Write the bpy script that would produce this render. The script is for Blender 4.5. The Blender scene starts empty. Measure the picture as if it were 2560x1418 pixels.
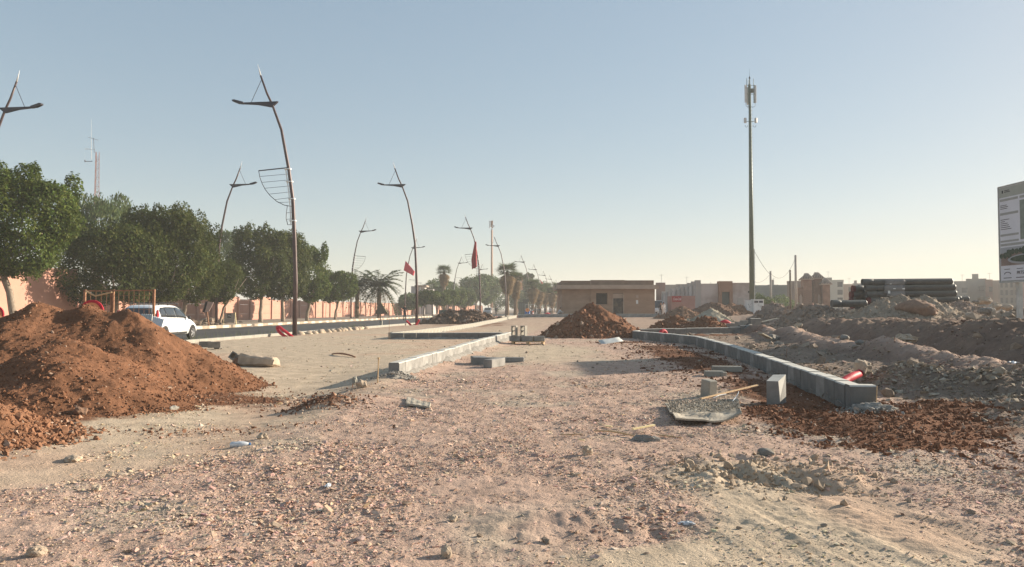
import bpy, bmesh, math, random
import numpy as np
from mathutils import Vector, Matrix

random.seed(7)
rng = np.random.default_rng(11)
SC = bpy.context.scene
COL = SC.collection
R = math.radians

# ------------------------------------------------------------------ camera
F = 1850.0            # focal length in photograph pixels
CAMH = 1.4
PITCH = math.atan(63 / F)
cam_d = bpy.data.cameras.new('camera')
cam_d.sensor_width = 36
cam_d.lens = F / 2560 * 36
cam_d.clip_start = 0.05
cam_d.clip_end = 6000
cam = bpy.data.objects.new('camera', cam_d)
COL.objects.link(cam)
cam.location = (0, 0, CAMH)
cam.rotation_euler = (R(90) + PITCH, 0, 0)
SC.camera = cam

# ------------------------------------------------------------------ light
SUN_AZ, SUN_EL = 66.0, 18.2      # azimuth clockwise from +Y
world = bpy.data.worlds.new('World')
SC.world = world
world.use_nodes = True
wn = world.node_tree
bgn = wn.nodes['Background']
sky = wn.nodes.new('ShaderNodeTexSky')
sky.sky_type = 'NISHITA'
sky.sun_disc = False
sky.sun_elevation = R(SUN_EL)
sky.sun_rotation = R(SUN_AZ)
sky.altitude = 500
sky.air_density = 1.0
sky.dust_density = 0.8
sky.ozone_density = 0.7
gam = wn.nodes.new('ShaderNodeGamma'); gam.inputs[1].default_value = 0.42     # softer range, as the hazy air gives
hsv = wn.nodes.new('ShaderNodeHueSaturation'); hsv.inputs['Saturation'].default_value = 1.5; hsv.inputs['Hue'].default_value = 0.495
wn.links.new(sky.outputs[0], gam.inputs[0]); wn.links.new(gam.outputs[0], hsv.inputs['Color']); wn.links.new(hsv.outputs[0], bgn.inputs[0])
bgn.inputs[1].default_value = 0.15
sd = bpy.data.lights.new('sun', 'SUN')
sd.energy = 4.7
sd.angle = R(0.6)
sd.color = (1.0, 0.87, 0.70)
sun = bpy.data.objects.new('sun', sd)
COL.objects.link(sun)
_d = Vector((math.sin(R(SUN_AZ)) * math.cos(R(SUN_EL)), math.cos(R(SUN_AZ)) * math.cos(R(SUN_EL)), math.sin(R(SUN_EL))))
sun.rotation_euler = _d.to_track_quat('Z', 'Y').to_euler()
sun.location = (30, 10, 40)
SC.view_settings.view_transform = 'Standard'
SC.view_settings.look = 'None'
SC.view_settings.gamma = 1
SC.view_settings.use_curve_mapping = False
SC.view_settings.exposure = 1.17
SC.render.engine = 'CYCLES'
SC.cycles.max_bounces = 5
SC.cycles.diffuse_bounces = 3
SC.cycles.glossy_bounces = 2
SC.cycles.transmission_bounces = 3
SC.cycles.volume_bounces = 1
SC.cycles.transparent_max_bounces = 8
SC.cycles.use_denoising = True

# ------------------------------------------------------------------ placing helpers
CP, SP = math.cos(PITCH), math.sin(PITCH)
def ray(px, py):
    u, v = (px - 1280) / F, (709 - py) / F
    return (u, CP - v * SP, SP + v * CP)
def W(px, py, D):
    """point seen at a photograph pixel, D metres ahead"""
    a = ray(px, py); t = D / a[1]
    return Vector((a[0] * t, D, CAMH + a[2] * t))
def G(px, py, z=0.0):
    a = ray(px, py); t = (z - CAMH) / a[2]
    return Vector((a[0] * t, a[1] * t, z))
def RD(lat, Y, z=0.0):
    """road frame: lateral offset from the road's vanishing line"""
    return Vector((lat + 0.1162 * Y, Y, z))
ROADANG = -math.atan(0.1162)       # rotation about z that turns +Y onto the road direction

# ------------------------------------------------------------------ numpy noise
def _h(ix, iy, s):
    n = (ix * 374761393 + iy * 668265263 + s * 982451653) & 0x7fffffff
    n = ((n ^ (n >> 13)) * 1274126177) & 0x7fffffff
    n = ((n ^ (n >> 16)) * 2246822519) & 0x7fffffff
    return (n & 0xffff) / 65535.0
def vn(x, y, s=0):
    x = np.asarray(x, float); y = np.asarray(y, float)
    ix = np.floor(x).astype(np.int64); iy = np.floor(y).astype(np.int64)
    fx = x - ix; fy = y - iy
    fx = fx * fx * fx * (fx * (fx * 6 - 15) + 10); fy = fy * fy * fy * (fy * (fy * 6 - 15) + 10)
    a = _h(ix, iy, s); b = _h(ix + 1, iy, s); c = _h(ix, iy + 1, s); d = _h(ix + 1, iy + 1, s)
    return (a + (b - a) * fx + (c - a) * fy + (a - b - c + d) * fx * fy) * 2 - 1
def fbm(x, y, o=4, s=0, g=0.5, l=2.03):
    r = 0; a = 1; t = 0
    c, sn = math.cos(0.6), math.sin(0.6)
    for i in range(o):
        r = r + a * vn(x, y, s + i * 17); t += a; a *= g
        x, y = (x * c - y * sn) * l + 3.1, (x * sn + y * c) * l - 1.7
    return r / t
def ss(a, b, x):
    t = np.clip((np.asarray(x, float) - a) / (b - a), 0, 1)
    return t * t * (3 - 2 * t)
def bump(x, y, cx, cy, sx, sy, ang=0.0):
    c, s = math.cos(ang), math.sin(ang)
    u = (x - cx) * c + (y - cy) * s; v = -(x - cx) * s + (y - cy) * c
    return np.exp(-(u / sx) ** 2 - (v / sy) ** 2)

# ------------------------------------------------------------------ object helpers
def tag(o, label=None, cat=None, group=None, kind=None):
    if label: o['label'] = label
    if cat: o['category'] = cat
    if group: o['group'] = group
    if kind: o['kind'] = kind
    return o
def empty(name, loc, label, cat, rz=0.0, group=None):
    o = bpy.data.objects.new(name, None); COL.objects.link(o)
    o.empty_display_size = 0.2
    o.location = loc; o.rotation_euler = (0, 0, rz)
    return tag(o, label, cat, group)
def link(name, me, parent=None, loc=(0, 0, 0), rot=(0, 0, 0), scl=(1, 1, 1)):
    o = bpy.data.objects.new(name, me); COL.objects.link(o)
    o.location = loc; o.rotation_euler = rot; o.scale = scl
    if parent: o.parent = parent
    return o
def mesh(name, vs, fs, m=None, smooth=False):
    me = bpy.data.meshes.new(name)
    me.from_pydata([tuple(v) for v in vs], [], fs)
    if m:
        for mm in (m if isinstance(m, (list, tuple)) else [m]): me.materials.append(mm)
    if smooth: me.shade_smooth()
    me.update()
    return me
def np_mesh(name, V, Q, m, smooth=True, col=None):
    """fast mesh from numpy arrays (quads or tris)"""
    me = bpy.data.meshes.new(name)
    V = np.asarray(V, np.float32); Q = np.asarray(Q, np.int32)
    k = Q.shape[1]
    me.vertices.add(len(V)); me.vertices.foreach_set('co', V.ravel())
    me.loops.add(Q.size); me.loops.foreach_set('vertex_index', Q.ravel())
    me.polygons.add(len(Q))
    me.polygons.foreach_set('loop_start', np.arange(0, Q.size, k, dtype=np.int32))
    me.polygons.foreach_set('loop_total', np.full(len(Q), k, np.int32))
    me.polygons.foreach_set('use_smooth', np.full(len(Q), smooth, bool))
    if col is not None:
        a = me.color_attributes.new('col', 'FLOAT_COLOR', 'POINT')
        c = np.ones((len(V), 4), np.float32); c[:, :3] = col
        a.data.foreach_set('color', c.ravel())
    me.materials.append(m)
    me.update(calc_edges=True); me.validate()
    return me
def copy_tree(o, parent=None):
    c = o.copy(); COL.objects.link(c)
    if parent: c.parent = parent
    for ch in o.children: copy_tree(ch, c)
    return c

class MB:
    """collects shapes into one mesh"""
    def __init__(s): s.v = []; s.f = []
    def add(s, vs, fs):
        n = len(s.v); s.v += [tuple(v) for v in vs]; s.f += [tuple(i + n for i in f) for f in fs]; return s
    def box(s, a, b):
        (x0, y0, z0), (x1, y1, z1) = a, b
        return s.add([(x0, y0, z0), (x1, y0, z0), (x1, y1, z0), (x0, y1, z0), (x0, y0, z1), (x1, y0, z1), (x1, y1, z1), (x0, y1, z1)],
              [(0, 3, 2, 1), (4, 5, 6, 7), (0, 1, 5, 4), (1, 2, 6, 5), (2, 3, 7, 6), (3, 0, 4, 7)])
    def tube(s, pts, r, n=8, cap=True):
        pts = [Vector(p) for p in pts]
        rs = r if isinstance(r, (list, tuple)) else [r] * len(pts)
        vs = []; fs = []
        up = None
        for i, p in enumerate(pts):
            t = (pts[min(i + 1, len(pts) - 1)] - pts[max(i - 1, 0)]).normalized()
            if up is None:
                up = Vector((0, 0, 1)) if abs(t.z) < 0.9 else Vector((0, 1, 0))
            a = t.cross(up)
            if a.length < 1e-5: a = t.cross(Vector((1, 0, 0)))
            a.normalize(); b = a.cross(t).normalized(); up = b
            for k in range(n):
                w = 2 * math.pi * k / n
                vs.append(p + (a * math.cos(w) + b * math.sin(w)) * rs[i])
        for i in range(len(pts) - 1):
            for k in range(n):
                k2 = (k + 1) % n
                fs.append((i * n + k, i * n + k2, (i + 1) * n + k2, (i + 1) * n + k))
        if cap:
            fs.append(tuple(range(n))[::-1]); fs.append(tuple(range((len(pts) - 1) * n, len(pts) * n)))
        return s.add(vs, fs)
    def bar(s, a, b, w, h=None):
        """square bar between two points"""
        a = Vector(a); b = Vector(b); h = h or w
        t = (b - a).normalized(); up = Vector((0, 0, 1)) if abs(t.z) < 0.95 else Vector((0, 1, 0))
        x = t.cross(up).normalized() * w / 2; y = x.cross(t).normalized() * h / 2
        vs = [a - x - y, a + x - y, a + x + y, a - x + y, b - x - y, b + x - y, b + x + y, b - x + y]
        return s.add(vs, [(0, 3, 2, 1), (4, 5, 6, 7), (0, 1, 5, 4), (1, 2, 6, 5), (2, 3, 7, 6), (3, 0, 4, 7)])
    def prism(s, poly, y0, y1):
        """poly in (x, z), extruded along y"""
        n = len(poly)
        vs = [(x, y0, z) for x, z in poly] + [(x, y1, z) for x, z in poly]
        fs = [tuple(range(n)), tuple(range(2 * n - 1, n - 1, -1))]
        fs += [(i + n, (i + 1) % n + n, (i + 1) % n, i) for i in range(n)]
        return s.add(vs, fs)
    def me(s, name, m, smooth=False): return mesh(name, s.v, s.f, m, smooth)
    def obj(s, name, m, parent=None, smooth=False, **k): return link(name, s.me(name, m, smooth), parent, **k)

def bevel(me, w, seg=1):
    bm = bmesh.new(); bm.from_mesh(me)
    bmesh.ops.bevel(bm, geom=list(bm.edges), offset=w, segments=seg, affect='EDGES')
    bm.to_mesh(me); bm.free(); return me

# ------------------------------------------------------------------ materials
def mat(name, c1, c2=None, scale=4.0, rough=0.85, bump_s=0.0, bump_scale=40.0, metal=0.0, spec=0.3, detail=5.0, sharp=(0.35, 0.65), coat=0.0, vcol=False, stretch=None):
    m = bpy.data.materials.new(name); m.use_nodes = True
    nt = m.node_tree; N = nt.nodes; L = nt.links
    p = N['Principled BSDF']
    p.inputs['Roughness'].default_value = rough
    p.inputs['Metallic'].default_value = metal
    p.inputs['Specular IOR Level'].default_value = spec
    p.inputs['Coat Weight'].default_value = coat
    tc = N.new('ShaderNodeTexCoord')
    src = tc.outputs['Object']
    if stretch:
        mp = N.new('ShaderNodeMapping'); mp.inputs['Scale'].default_value = stretch
        L.new(src, mp.inputs[0]); src = mp.outputs[0]
    c2 = c2 or c1
    nz = N.new('ShaderNodeTexNoise'); nz.inputs['Scale'].default_value = scale; nz.inputs['Detail'].default_value = detail
    nz.inputs['Roughness'].default_value = 0.6
    L.new(src, nz.inputs['Vector'])
    rmp = N.new('ShaderNodeMapRange'); rmp.inputs[1].default_value = sharp[0]; rmp.inputs[2].default_value = sharp[1]
    L.new(nz.outputs[0], rmp.inputs[0])
    mx = N.new('ShaderNodeMix'); mx.data_type = 'RGBA'
    mx.inputs[6].default_value = (*c1, 1); mx.inputs[7].default_value = (*c2, 1)
    L.new(rmp.outputs[0], mx.inputs[0])
    out = mx.outputs[2]
    if vcol:
        at = N.new('ShaderNodeAttribute'); at.attribute_name = 'col'
        if vcol == 'inst': at.attribute_type = 'INSTANCER'
        mm = N.new('ShaderNodeMix'); mm.data_type = 'RGBA'; mm.blend_type = 'MULTIPLY'; mm.inputs[0].default_value = 1
        L.new(out, mm.inputs[6]); L.new(at.outputs['Color'], mm.inputs[7]); out = mm.outputs[2]
    L.new(out, p.inputs['Base Color'])
    if bump_s > 0:
        n2 = N.new('ShaderNodeTexNoise'); n2.inputs['Scale'].default_value = bump_scale; n2.inputs['Detail'].default_value = 6
        n2.inputs['Roughness'].default_value = 0.65
        L.new(src, n2.inputs['Vector'])
        b = N.new('ShaderNodeBump'); b.inputs['Strength'].default_value = min(1.0, bump_s); b.inputs['Distance'].default_value = 0.02 if bump_s <= 1 else 0.02 * bump_s
        L.new(n2.outputs[0], b.inputs['Height']); L.new(b.outputs[0], p.inputs['Normal'])
    return m

def leafmat(name, c1, c2):
    m = mat(name, c1, c2, scale=0.9, rough=0.6, spec=0.12, vcol=True)
    nt = m.node_tree; p = nt.nodes['Principled BSDF']
    t = nt.nodes.new('ShaderNodeBsdfTranslucent'); t.inputs[0].default_value = (*[c * 1.6 for c in c2], 1)
    ms = nt.nodes.new('ShaderNodeMixShader'); ms.inputs[0].default_value = 0.22
    out = [n for n in nt.nodes if n.type == 'OUTPUT_MATERIAL'][0]
    nt.links.new(p.outputs[0], ms.inputs[1]); nt.links.new(t.outputs[0], ms.inputs[2]); nt.links.new(ms.outputs[0], out.inputs[0])
    return m

M = {}
M['ground'] = mat('earth', (0.80, 0.80, 0.80), (1.12, 1.12, 1.12), scale=3.0, rough=0.95, bump_s=0.8, bump_scale=38, spec=0.1, vcol=True, detail=9)
M['soil'] = mat('red_soil', (0.78, 0.78, 0.78), (1.15, 1.15, 1.15), scale=2.2, rough=0.95, bump_s=1.0, bump_scale=22, spec=0.08, vcol=True, detail=9)
M['stone'] = mat('stone', (0.85, 0.85, 0.85), (1.15, 1.15, 1.15), scale=5, rough=0.9, spec=0.15, vcol='inst')
M['rock'] = mat('pale_rock', (0.34, 0.265, 0.195), (0.48, 0.39, 0.295), scale=4, rough=0.9, bump_s=0.7, bump_scale=14)
M['rock_grey'] = mat('grey_rock', (0.17, 0.155, 0.135), (0.26, 0.235, 0.205), scale=5, rough=0.85, bump_s=0.5, bump_scale=16)
M['rock_red'] = mat('brown_rock', (0.19, 0.115, 0.075), (0.27, 0.165, 0.11), scale=4, rough=0.9, bump_s=0.8, bump_scale=12)
M['concrete'] = mat('kerb_concrete', (0.185, 0.18, 0.168), (0.31, 0.30, 0.28), scale=2.6, rough=0.9, bump_s=0.35, bump_scale=55, detail=8)
M['concrete_w'] = mat('pale_concrete', (0.26, 0.245, 0.21), (0.37, 0.35, 0.30), scale=2.4, rough=0.9, bump_s=0.4, bump_scale=40, detail=8)
M['concrete_b'] = mat('kerb_concrete_light', (0.235, 0.23, 0.215), (0.37, 0.36, 0.335), scale=3.1, rough=0.9, bump_s=0.35, bump_scale=55, detail=8)
M['concrete_shade'] = mat('kerb_concrete_shaded', (0.115, 0.115, 0.11), (0.205, 0.20, 0.188), scale=2.2, rough=0.9, bump_s=0.4, bump_scale=40, detail=8)  # darker kerb concrete: shade of the unlit faces put into the colour
M['concrete_top'] = mat('lit_dusty_concrete', (0.44, 0.43, 0.39), (0.60, 0.585, 0.53), scale=3, rough=0.95)  # dust, with light painted in, on kerb tops and the notched stone
M['mortar'] = mat('mortar', (0.20, 0.185, 0.165), (0.33, 0.31, 0.275), scale=6, rough=0.95, bump_s=1.0, bump_scale=18)
M['asphalt'] = mat('asphalt', (0.045, 0.045, 0.048), (0.075, 0.073, 0.07), scale=0.8, rough=0.85, bump_s=0.3, bump_scale=90, stretch=(1, 0.15, 1))
M['pave'] = mat('pavement', (0.24, 0.19, 0.145), (0.33, 0.265, 0.205), scale=0.7, rough=0.95, bump_s=0.5, bump_scale=9)
M['pink'] = mat('pink_render', (0.45, 0.235, 0.175), (0.55, 0.31, 0.235), scale=0.45, rough=0.92, bump_s=0.2, bump_scale=12, detail=8, sharp=(0.25, 0.75))
M['pink_edge'] = mat('pink_post', (0.50, 0.28, 0.215), (0.58, 0.35, 0.275), scale=0.8, rough=0.92)
M['kerb_white'] = mat('kerb_white_paint', (0.46, 0.43, 0.35), (0.60, 0.57, 0.48), scale=3, rough=0.7)
M['kerb_pink'] = mat('kerb_worn_paint', (0.31, 0.24, 0.18), (0.42, 0.33, 0.25), scale=3, rough=0.8)
M['steel'] = mat('lamp_bronze', (0.075, 0.05, 0.05), (0.12, 0.085, 0.08), scale=1.5, rough=0.45, metal=0.2, spec=0.4)
M['steel_dark'] = mat('lamp_dark', (0.045, 0.04, 0.05), None, rough=0.4, spec=0.4)
M['white_paint'] = mat('white_paint', (0.78, 0.78, 0.76), (0.85, 0.85, 0.83), rough=0.5)
M['car_white'] = mat('car_white', (0.80, 0.80, 0.79), (0.84, 0.84, 0.83), rough=0.22, spec=0.5, coat=0.5)
M['glass'] = mat('dark_glass', (0.02, 0.025, 0.03), (0.05, 0.055, 0.06), scale=2, rough=0.06, spec=0.8)
M['black'] = mat('black_plastic', (0.02, 0.02, 0.02), (0.035, 0.035, 0.035), rough=0.55)
M['rubber'] = mat('tyre_rubber', (0.025, 0.024, 0.023), (0.05, 0.045, 0.04), rough=0.85)
M['alloy'] = mat('alloy', (0.5, 0.5, 0.5), (0.6, 0.6, 0.6), rough=0.35, metal=0.7)
M['red_light'] = mat('tail_light', (0.35, 0.01, 0.02), None, rough=0.2, spec=0.6)
M['red_pipe'] = mat('red_conduit', (0.45, 0.015, 0.035), (0.55, 0.03, 0.05), scale=6, rough=0.6, spec=0.25)
M['rust'] = mat('rusty_iron', (0.20, 0.10, 0.06), (0.36, 0.20, 0.12), scale=9, rough=0.85, bump_s=0.3, bump_scale=60)
M['galv'] = mat('galvanised', (0.42, 0.43, 0.41), (0.58, 0.58, 0.55), scale=3, rough=0.55, metal=0.2)
M['wood'] = mat('pale_wood', (0.42, 0.28, 0.15), (0.62, 0.45, 0.27), scale=3, rough=0.8, bump_s=0.4, bump_scale=20, stretch=(0.4, 8, 8))
M['wood_y'] = mat('yellow_wood', (0.72, 0.58, 0.30), (0.82, 0.70, 0.42), scale=4, rough=0.75)
M['board'] = mat('weathered_board', (0.27, 0.235, 0.185), (0.44, 0.395, 0.32), scale=3, rough=0.9, bump_s=0.6, bump_scale=14)
M['tan'] = mat('tan_render', (0.27, 0.175, 0.12), (0.37, 0.25, 0.175), scale=0.55, rough=0.95, bump_s=0.5, bump_scale=5, detail=9, stretch=(1, 1, 2.6))
M['tan_dark'] = mat('tan_parapet', (0.20, 0.135, 0.095), (0.28, 0.19, 0.14), scale=0.8, rough=0.95)
M['tan_pale'] = mat('tan_trim', (0.36, 0.27, 0.21), (0.43, 0.33, 0.26), scale=1.2, rough=0.95)
M['dark_void'] = mat('dark_interior', (0.03, 0.028, 0.026), (0.05, 0.045, 0.04), rough=0.95)
M['wall_grey'] = mat('grey_pink_render', (0.36, 0.29, 0.26), (0.50, 0.44, 0.41), scale=0.16, rough=0.95, detail=4, sharp=(0.46, 0.54))
M['wall_grey2'] = mat('grey_render', (0.34, 0.31, 0.29), (0.42, 0.39, 0.36), scale=0.3, rough=0.95)
M['door_green'] = mat('door_green', (0.07, 0.09, 0.085), (0.10, 0.12, 0.11), scale=1, rough=0.6)
M['brown'] = mat('brown_render', (0.26, 0.15, 0.10), (0.32, 0.19, 0.13), scale=0.5, rough=0.95)
M['tower'] = mat('tower_green', (0.085, 0.115, 0.085), (0.12, 0.15, 0.11), scale=0.7, rough=0.5, metal=0.1)
M['antenna'] = mat('antenna_grey', (0.50, 0.50, 0.49), (0.60, 0.60, 0.58), rough=0.5)
M['mast_tan'] = mat('mast_tan', (0.42, 0.25, 0.17), (0.50, 0.32, 0.22), rough=0.7)
M['mast_red'] = mat('mast_brown_red', (0.22, 0.09, 0.07), (0.30, 0.14, 0.10), rough=0.7)
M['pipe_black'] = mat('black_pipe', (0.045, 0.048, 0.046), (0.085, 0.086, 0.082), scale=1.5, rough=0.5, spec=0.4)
def dusty(m, c):  # paler tone on upward faces: top light put into the colour, with dust
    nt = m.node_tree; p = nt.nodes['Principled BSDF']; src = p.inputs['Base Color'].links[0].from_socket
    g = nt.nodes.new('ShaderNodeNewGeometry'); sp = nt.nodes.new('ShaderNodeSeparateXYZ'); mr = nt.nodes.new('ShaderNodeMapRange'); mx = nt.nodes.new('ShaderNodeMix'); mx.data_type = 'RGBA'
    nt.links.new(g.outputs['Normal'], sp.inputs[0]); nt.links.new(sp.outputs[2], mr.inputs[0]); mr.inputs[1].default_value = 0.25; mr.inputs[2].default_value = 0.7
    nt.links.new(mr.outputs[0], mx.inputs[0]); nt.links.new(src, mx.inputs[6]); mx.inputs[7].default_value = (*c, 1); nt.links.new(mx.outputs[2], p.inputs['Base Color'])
dusty(M['pipe_black'], (0.17, 0.165, 0.14))      # lit upper sides of the pipes painted paler, with settled dust
M['tarp_grey'] = mat('grey_wrap', (0.16, 0.16, 0.165), (0.24, 0.235, 0.23), scale=1.5, rough=0.6)
M['cap_red'] = mat('dull_red_cap', (0.09, 0.02, 0.02), (0.14, 0.03, 0.03), rough=0.7)
M['flag'] = mat('flag_red', (0.60, 0.03, 0.06), (0.68, 0.05, 0.08), rough=0.8)
M['flag_dark'] = mat('flag_dark_red', (0.30, 0.015, 0.03), (0.36, 0.03, 0.04), rough=0.8)
M['cabinet'] = mat('cabinet_white', (0.62, 0.63, 0.62), (0.72, 0.73, 0.72), scale=1.5, rough=0.6)
M['ink'] = mat('dark_ink', (0.04, 0.04, 0.05), None, rough=0.7)
M['blue_p'] = mat('blue_plastic', (0.03, 0.16, 0.42), (0.10, 0.30, 0.60), scale=6, rough=0.35)
M['clear_p'] = mat('clear_plastic', (0.48, 0.51, 0.54), (0.60, 0.63, 0.66), scale=10, rough=0.15, spec=0.7)
M['bark'] = mat('bark', (0.20, 0.15, 0.11), (0.38, 0.31, 0.24), scale=5, rough=0.95, bump_s=0.8, bump_scale=12, stretch=(3, 3, 0.6))
M['palm_bark'] = mat('palm_bark', (0.13, 0.09, 0.06), (0.26, 0.19, 0.13), scale=6, rough=0.95, bump_s=1, bump_scale=10)
M['leaf_a'] = leafmat('ficus_leaves', (0.038, 0.064, 0.012), (0.088, 0.122, 0.026))
M['leaf_b'] = leafmat('dark_leaves', (0.027, 0.043, 0.010), (0.072, 0.090, 0.022))
M['leaf_c'] = leafmat('pepper_leaves', (0.055, 0.085, 0.03), (0.10, 0.14, 0.055))
M['leaf_p'] = leafmat('palm_leaves', (0.05, 0.075, 0.03), (0.10, 0.13, 0.06))
M['leaf_dead'] = leafmat('dead_palm_leaves', (0.16, 0.11, 0.06), (0.26, 0.19, 0.11))
M['weed'] = leafmat('weeds', (0.07, 0.10, 0.04), (0.16, 0.17, 0.08))
M['skin'] = mat('skin', (0.28, 0.15, 0.09), None, rough=0.6)
# ------------------------------------------------------------------ the ground
BY = np.array([2, 5, 8, 12.8, 15.5, 18, 23, 32, 45, 70]); BX = np.array([6.9, 7.4, 7.9, 8.6, 9.5, 9.8, 10.6, 12.1, 14.0, 18])
def berm_x(y): return np.interp(y, BY, BX)
def plateau(x, y):
    e = berm_x(y) + 4.0 + 0.5 * fbm(x * 0.25, y * 0.25, 3, 91)
    return ss(-1.5, 1.0, x - e)
def hz(x, y, fine=True):
    x = np.asarray(x, float); y = np.asarray(y, float)
    lat = x - 0.1162 * y
    D = np.hypot(x, y)
    z = 0.03 * fbm(x * 0.12, y * 0.12, 2, 5)
    z = z + 0.5 * ss(48, 84, y) * ss(-14, -7, lat)
    # right side: trench, berm and plateau
    bx = berm_x(y)
    near = ss(4, 9, y) * (1 - ss(40, 50, y))
    w = 0.45 * fbm(x * 0.5, y * 0.5, 2, 33)
    pl = plateau(x, y) * (1 - 0.4 * ss(60, 90, y)) * ss(3, 12, y)
    z = z + 0.76 * pl * (1 - 0.45 * ss(48, 80, y)) * (1 - 0.5 * ss(120, 200, y))
    z = z + 0.50 * near * np.exp(-((x - bx + w) / 0.68) ** 2) * (0.85 + 0.3 * vn(y * 0.4, 0 * y, 3))
    z = z - 0.40 * near * np.exp(-((x - bx - 2.2 + w) / 0.95) ** 2) * (1 - pl)
    z = z + 0.12 * pl * fbm(x * 0.35, y * 0.35, 3, 41)
    z = z + 0.24 * bump(x, y, 15.4, 23.6, 1.1, 1.8) + 0.08 * bump(x, y, 16.5, 30, 1.5, 2.5)
    # rubble between the right kerb and the berm
    rub = ss(5.5, 6.4, x - (y - 10) * 0.055) * (1 - ss(44, 50, y)) * ss(5.5, 7.5, y)
    z = z + rub * (0.05 * fbm(x * 1.1, y * 1.1, 3, 7) + 0.02)
    z = z + 0.42 * bump(x, y, 6.95, 12.9, 0.75, 1.0, 0.3) + 0.26 * bump(x, y, 7.35, 11.6, 0.6, 0.6) + 0.16 * bump(x, y, 6.9, 10.0, 1.1, 0.7, 0.2)
    z = z + 0.22 * bump(x, y, 8.3, 22.0, 0.9, 2.6, 0.15)
    # red earth under the end of the right kerb
    z = z + 0.02 * bump(x, y, 3.9, 9.6, 0.8, 0.6) + 0.03 * bump(x, y, 5.9, 8.6, 0.9, 0.5)
    z = z + 0.04 * bump(x, y, 4.6, 20.0, 0.9, 6.5, -0.02)
    # path on the left lies lower than the kerb bed
    z = z - 0.16 * bump(x, y, -4.0, 13.0, 1.5, 5.5, 0.05) * (1 - np.exp(-((x + 2.2) / 0.7) ** 2))
    z = z + 0.08 * np.exp(-((x - (-2.44 + (y - 14.8) * 0.124)) / 0.5) ** 2) * ss(12.5, 14.0, y) * (1 - ss(33, 35, y))
    # small clod hump with its stones
    z = z + 0.15 * bump(x, y, -2.75, 10.9, 0.42, 0.30, 0.3) + 0.08 * bump(x, y, -2.1, 11.3, 0.5, 0.3)
    # dug hole and ruts in the foreground right
    wx = x + 0.30 * fbm(x * 2.3, y * 2.3, 3, 501); wy = y + 0.30 * fbm(x * 2.3, y * 2.3, 3, 502)
    z = z - 0.07 * bump(wx, wy, 2.0, 6.4, 0.30, 0.40, 0.4) - 0.05 * bump(wx, wy, 2.45, 6.15, 0.22, 0.22) + 0.03 * bump(wx, wy, 1.55, 6.35, 0.14, 0.5) + 0.045 * bump(wx, wy, 2.25, 6.55, 0.10, 0.3) + 0.05 * bump(wx, wy, 2.75, 6.35, 0.25, 0.2) + 0.03 * bump(wx, wy, 1.4, 6.9, 0.3, 0.15)
    z = z - 0.10 * bump(x, y, 4.4, 6.9, 1.2, 0.35, 0.5) - 0.06 * bump(x, y, 2.7, 5.9, 0.5, 0.25)
    z = z + 0.05 * bump(x, y, 0.55, 5.1, 0.7, 0.4, 0.4) - 0.05 * bump(x, y, 0.9, 4.75, 0.5, 0.18, 0.4)
    # tyre grooves
    rr = np.hypot(x - 1.6, y - 3.1)
    tz = ss(1.3, 1.7, x) * (1 - ss(2.3, 2.7, x)) * ss(4.2, 4.5, y) * (1 - ss(5.2, 5.5, y))
    z = z + tz * 0.004 * np.sin(rr * 55)
    # scraped streaks in the pale dust at lower right
    su, sv = x * 0.965 + y * 0.26, y * 0.965 - x * 0.26
    z = z + 0.020 * bump(x, y, 2.3, 4.8, 1.3, 1.2) * fbm(su * 8, sv * 1.6, 3, 611) + 0.010 * bump(x, y, 2.0, 4.6, 1.0, 0.9) * np.abs(vn(su * 16, sv * 3.0, 613))
    # road bed
    rd = ss(-16.9, -16.65, lat)
    road = (1 - rd) * ss(-29.5, -29.3, lat)
    flat = 1 - np.maximum(road, 0)
    z = z * np.where(lat < -16.8, 0.0, 1.0) - 0.16 * road + np.where(lat < -29.4, 0.0, 0)
    # relief at three scales, rougher in rubble
    sandy = path_w(x, y)
    amp = (0.020 + 0.05 * rub + 0.09 * pl + 0.05 * near * ss(-1.2, 0.2, x - bx)) * (1 - 0.55 * sandy) * flat * np.where(lat < -29.4, 0.3, 1)
    amp = amp + 0.045 * bump(x, y, 2.1, 6.4, 0.8, 0.55) + 0.010 * bump(x, y, 0.7, 4.9, 0.9, 0.35)
    if fine:
        z = z + amp * fbm(x * 2.6, y * 2.6, 3, 61)
        z = z + amp * 0.6 * fbm(x * 8, y * 8, 2, 71) * (1 - ss(11, 24, D))
        z = z + amp * 0.30 * np.abs(vn(x * 15, y * 15, 81)) * (1 - ss(5.5, 11, D))
    return z
def path_w(x, y):
    """1 where the ground is smooth pale dust (paths worn by vehicles)"""
    n = 0.5 * fbm(x * 0.6, y * 0.6, 3, 21)
    lat = x - 0.1162 * y
    a = ss(-0.25, 0.45, (np.interp(y, [0, 5.3, 5.85, 6.2, 7.4, 9.7, 14], [-14, -7, -4.05, -3.3, -2.6, -2.2, -2.35]) + n * 0.9) - x + np.where(y > 14, (y - 14) * 0.12, 0)) * ss(-17, -16, lat)
    b = bump(x, y, 2.0, 4.7, 0.95, 0.95, -0.2) * 1.2 + 0.7 * bump(x, y, 0.6, 4.2, 0.9, 0.4) + bump(x, y, 2.1, 6.3, 0.9, 0.7)
    c = bump(x, y, 1.0, 24, 2.2, 6.0)
    return np.clip(a + ss(0.35, 0.75, b + n * 0.5) + ss(0.3, 0.8, c + n * 0.4), 0, 1)
PINK = np.array((0.475, 0.338, 0.262)); SAND = np.array((0.490, 0.395, 0.290)); GREY = np.array((0.245, 0.185, 0.14))
REDS = np.array((0.180, 0.088, 0.050)); DUST = np.array((0.400, 0.300, 0.235)); BROWN = np.array((0.165, 0.108, 0.082))
def lerp(a, b, t): return a + (b - a) * t[..., None]
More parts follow.
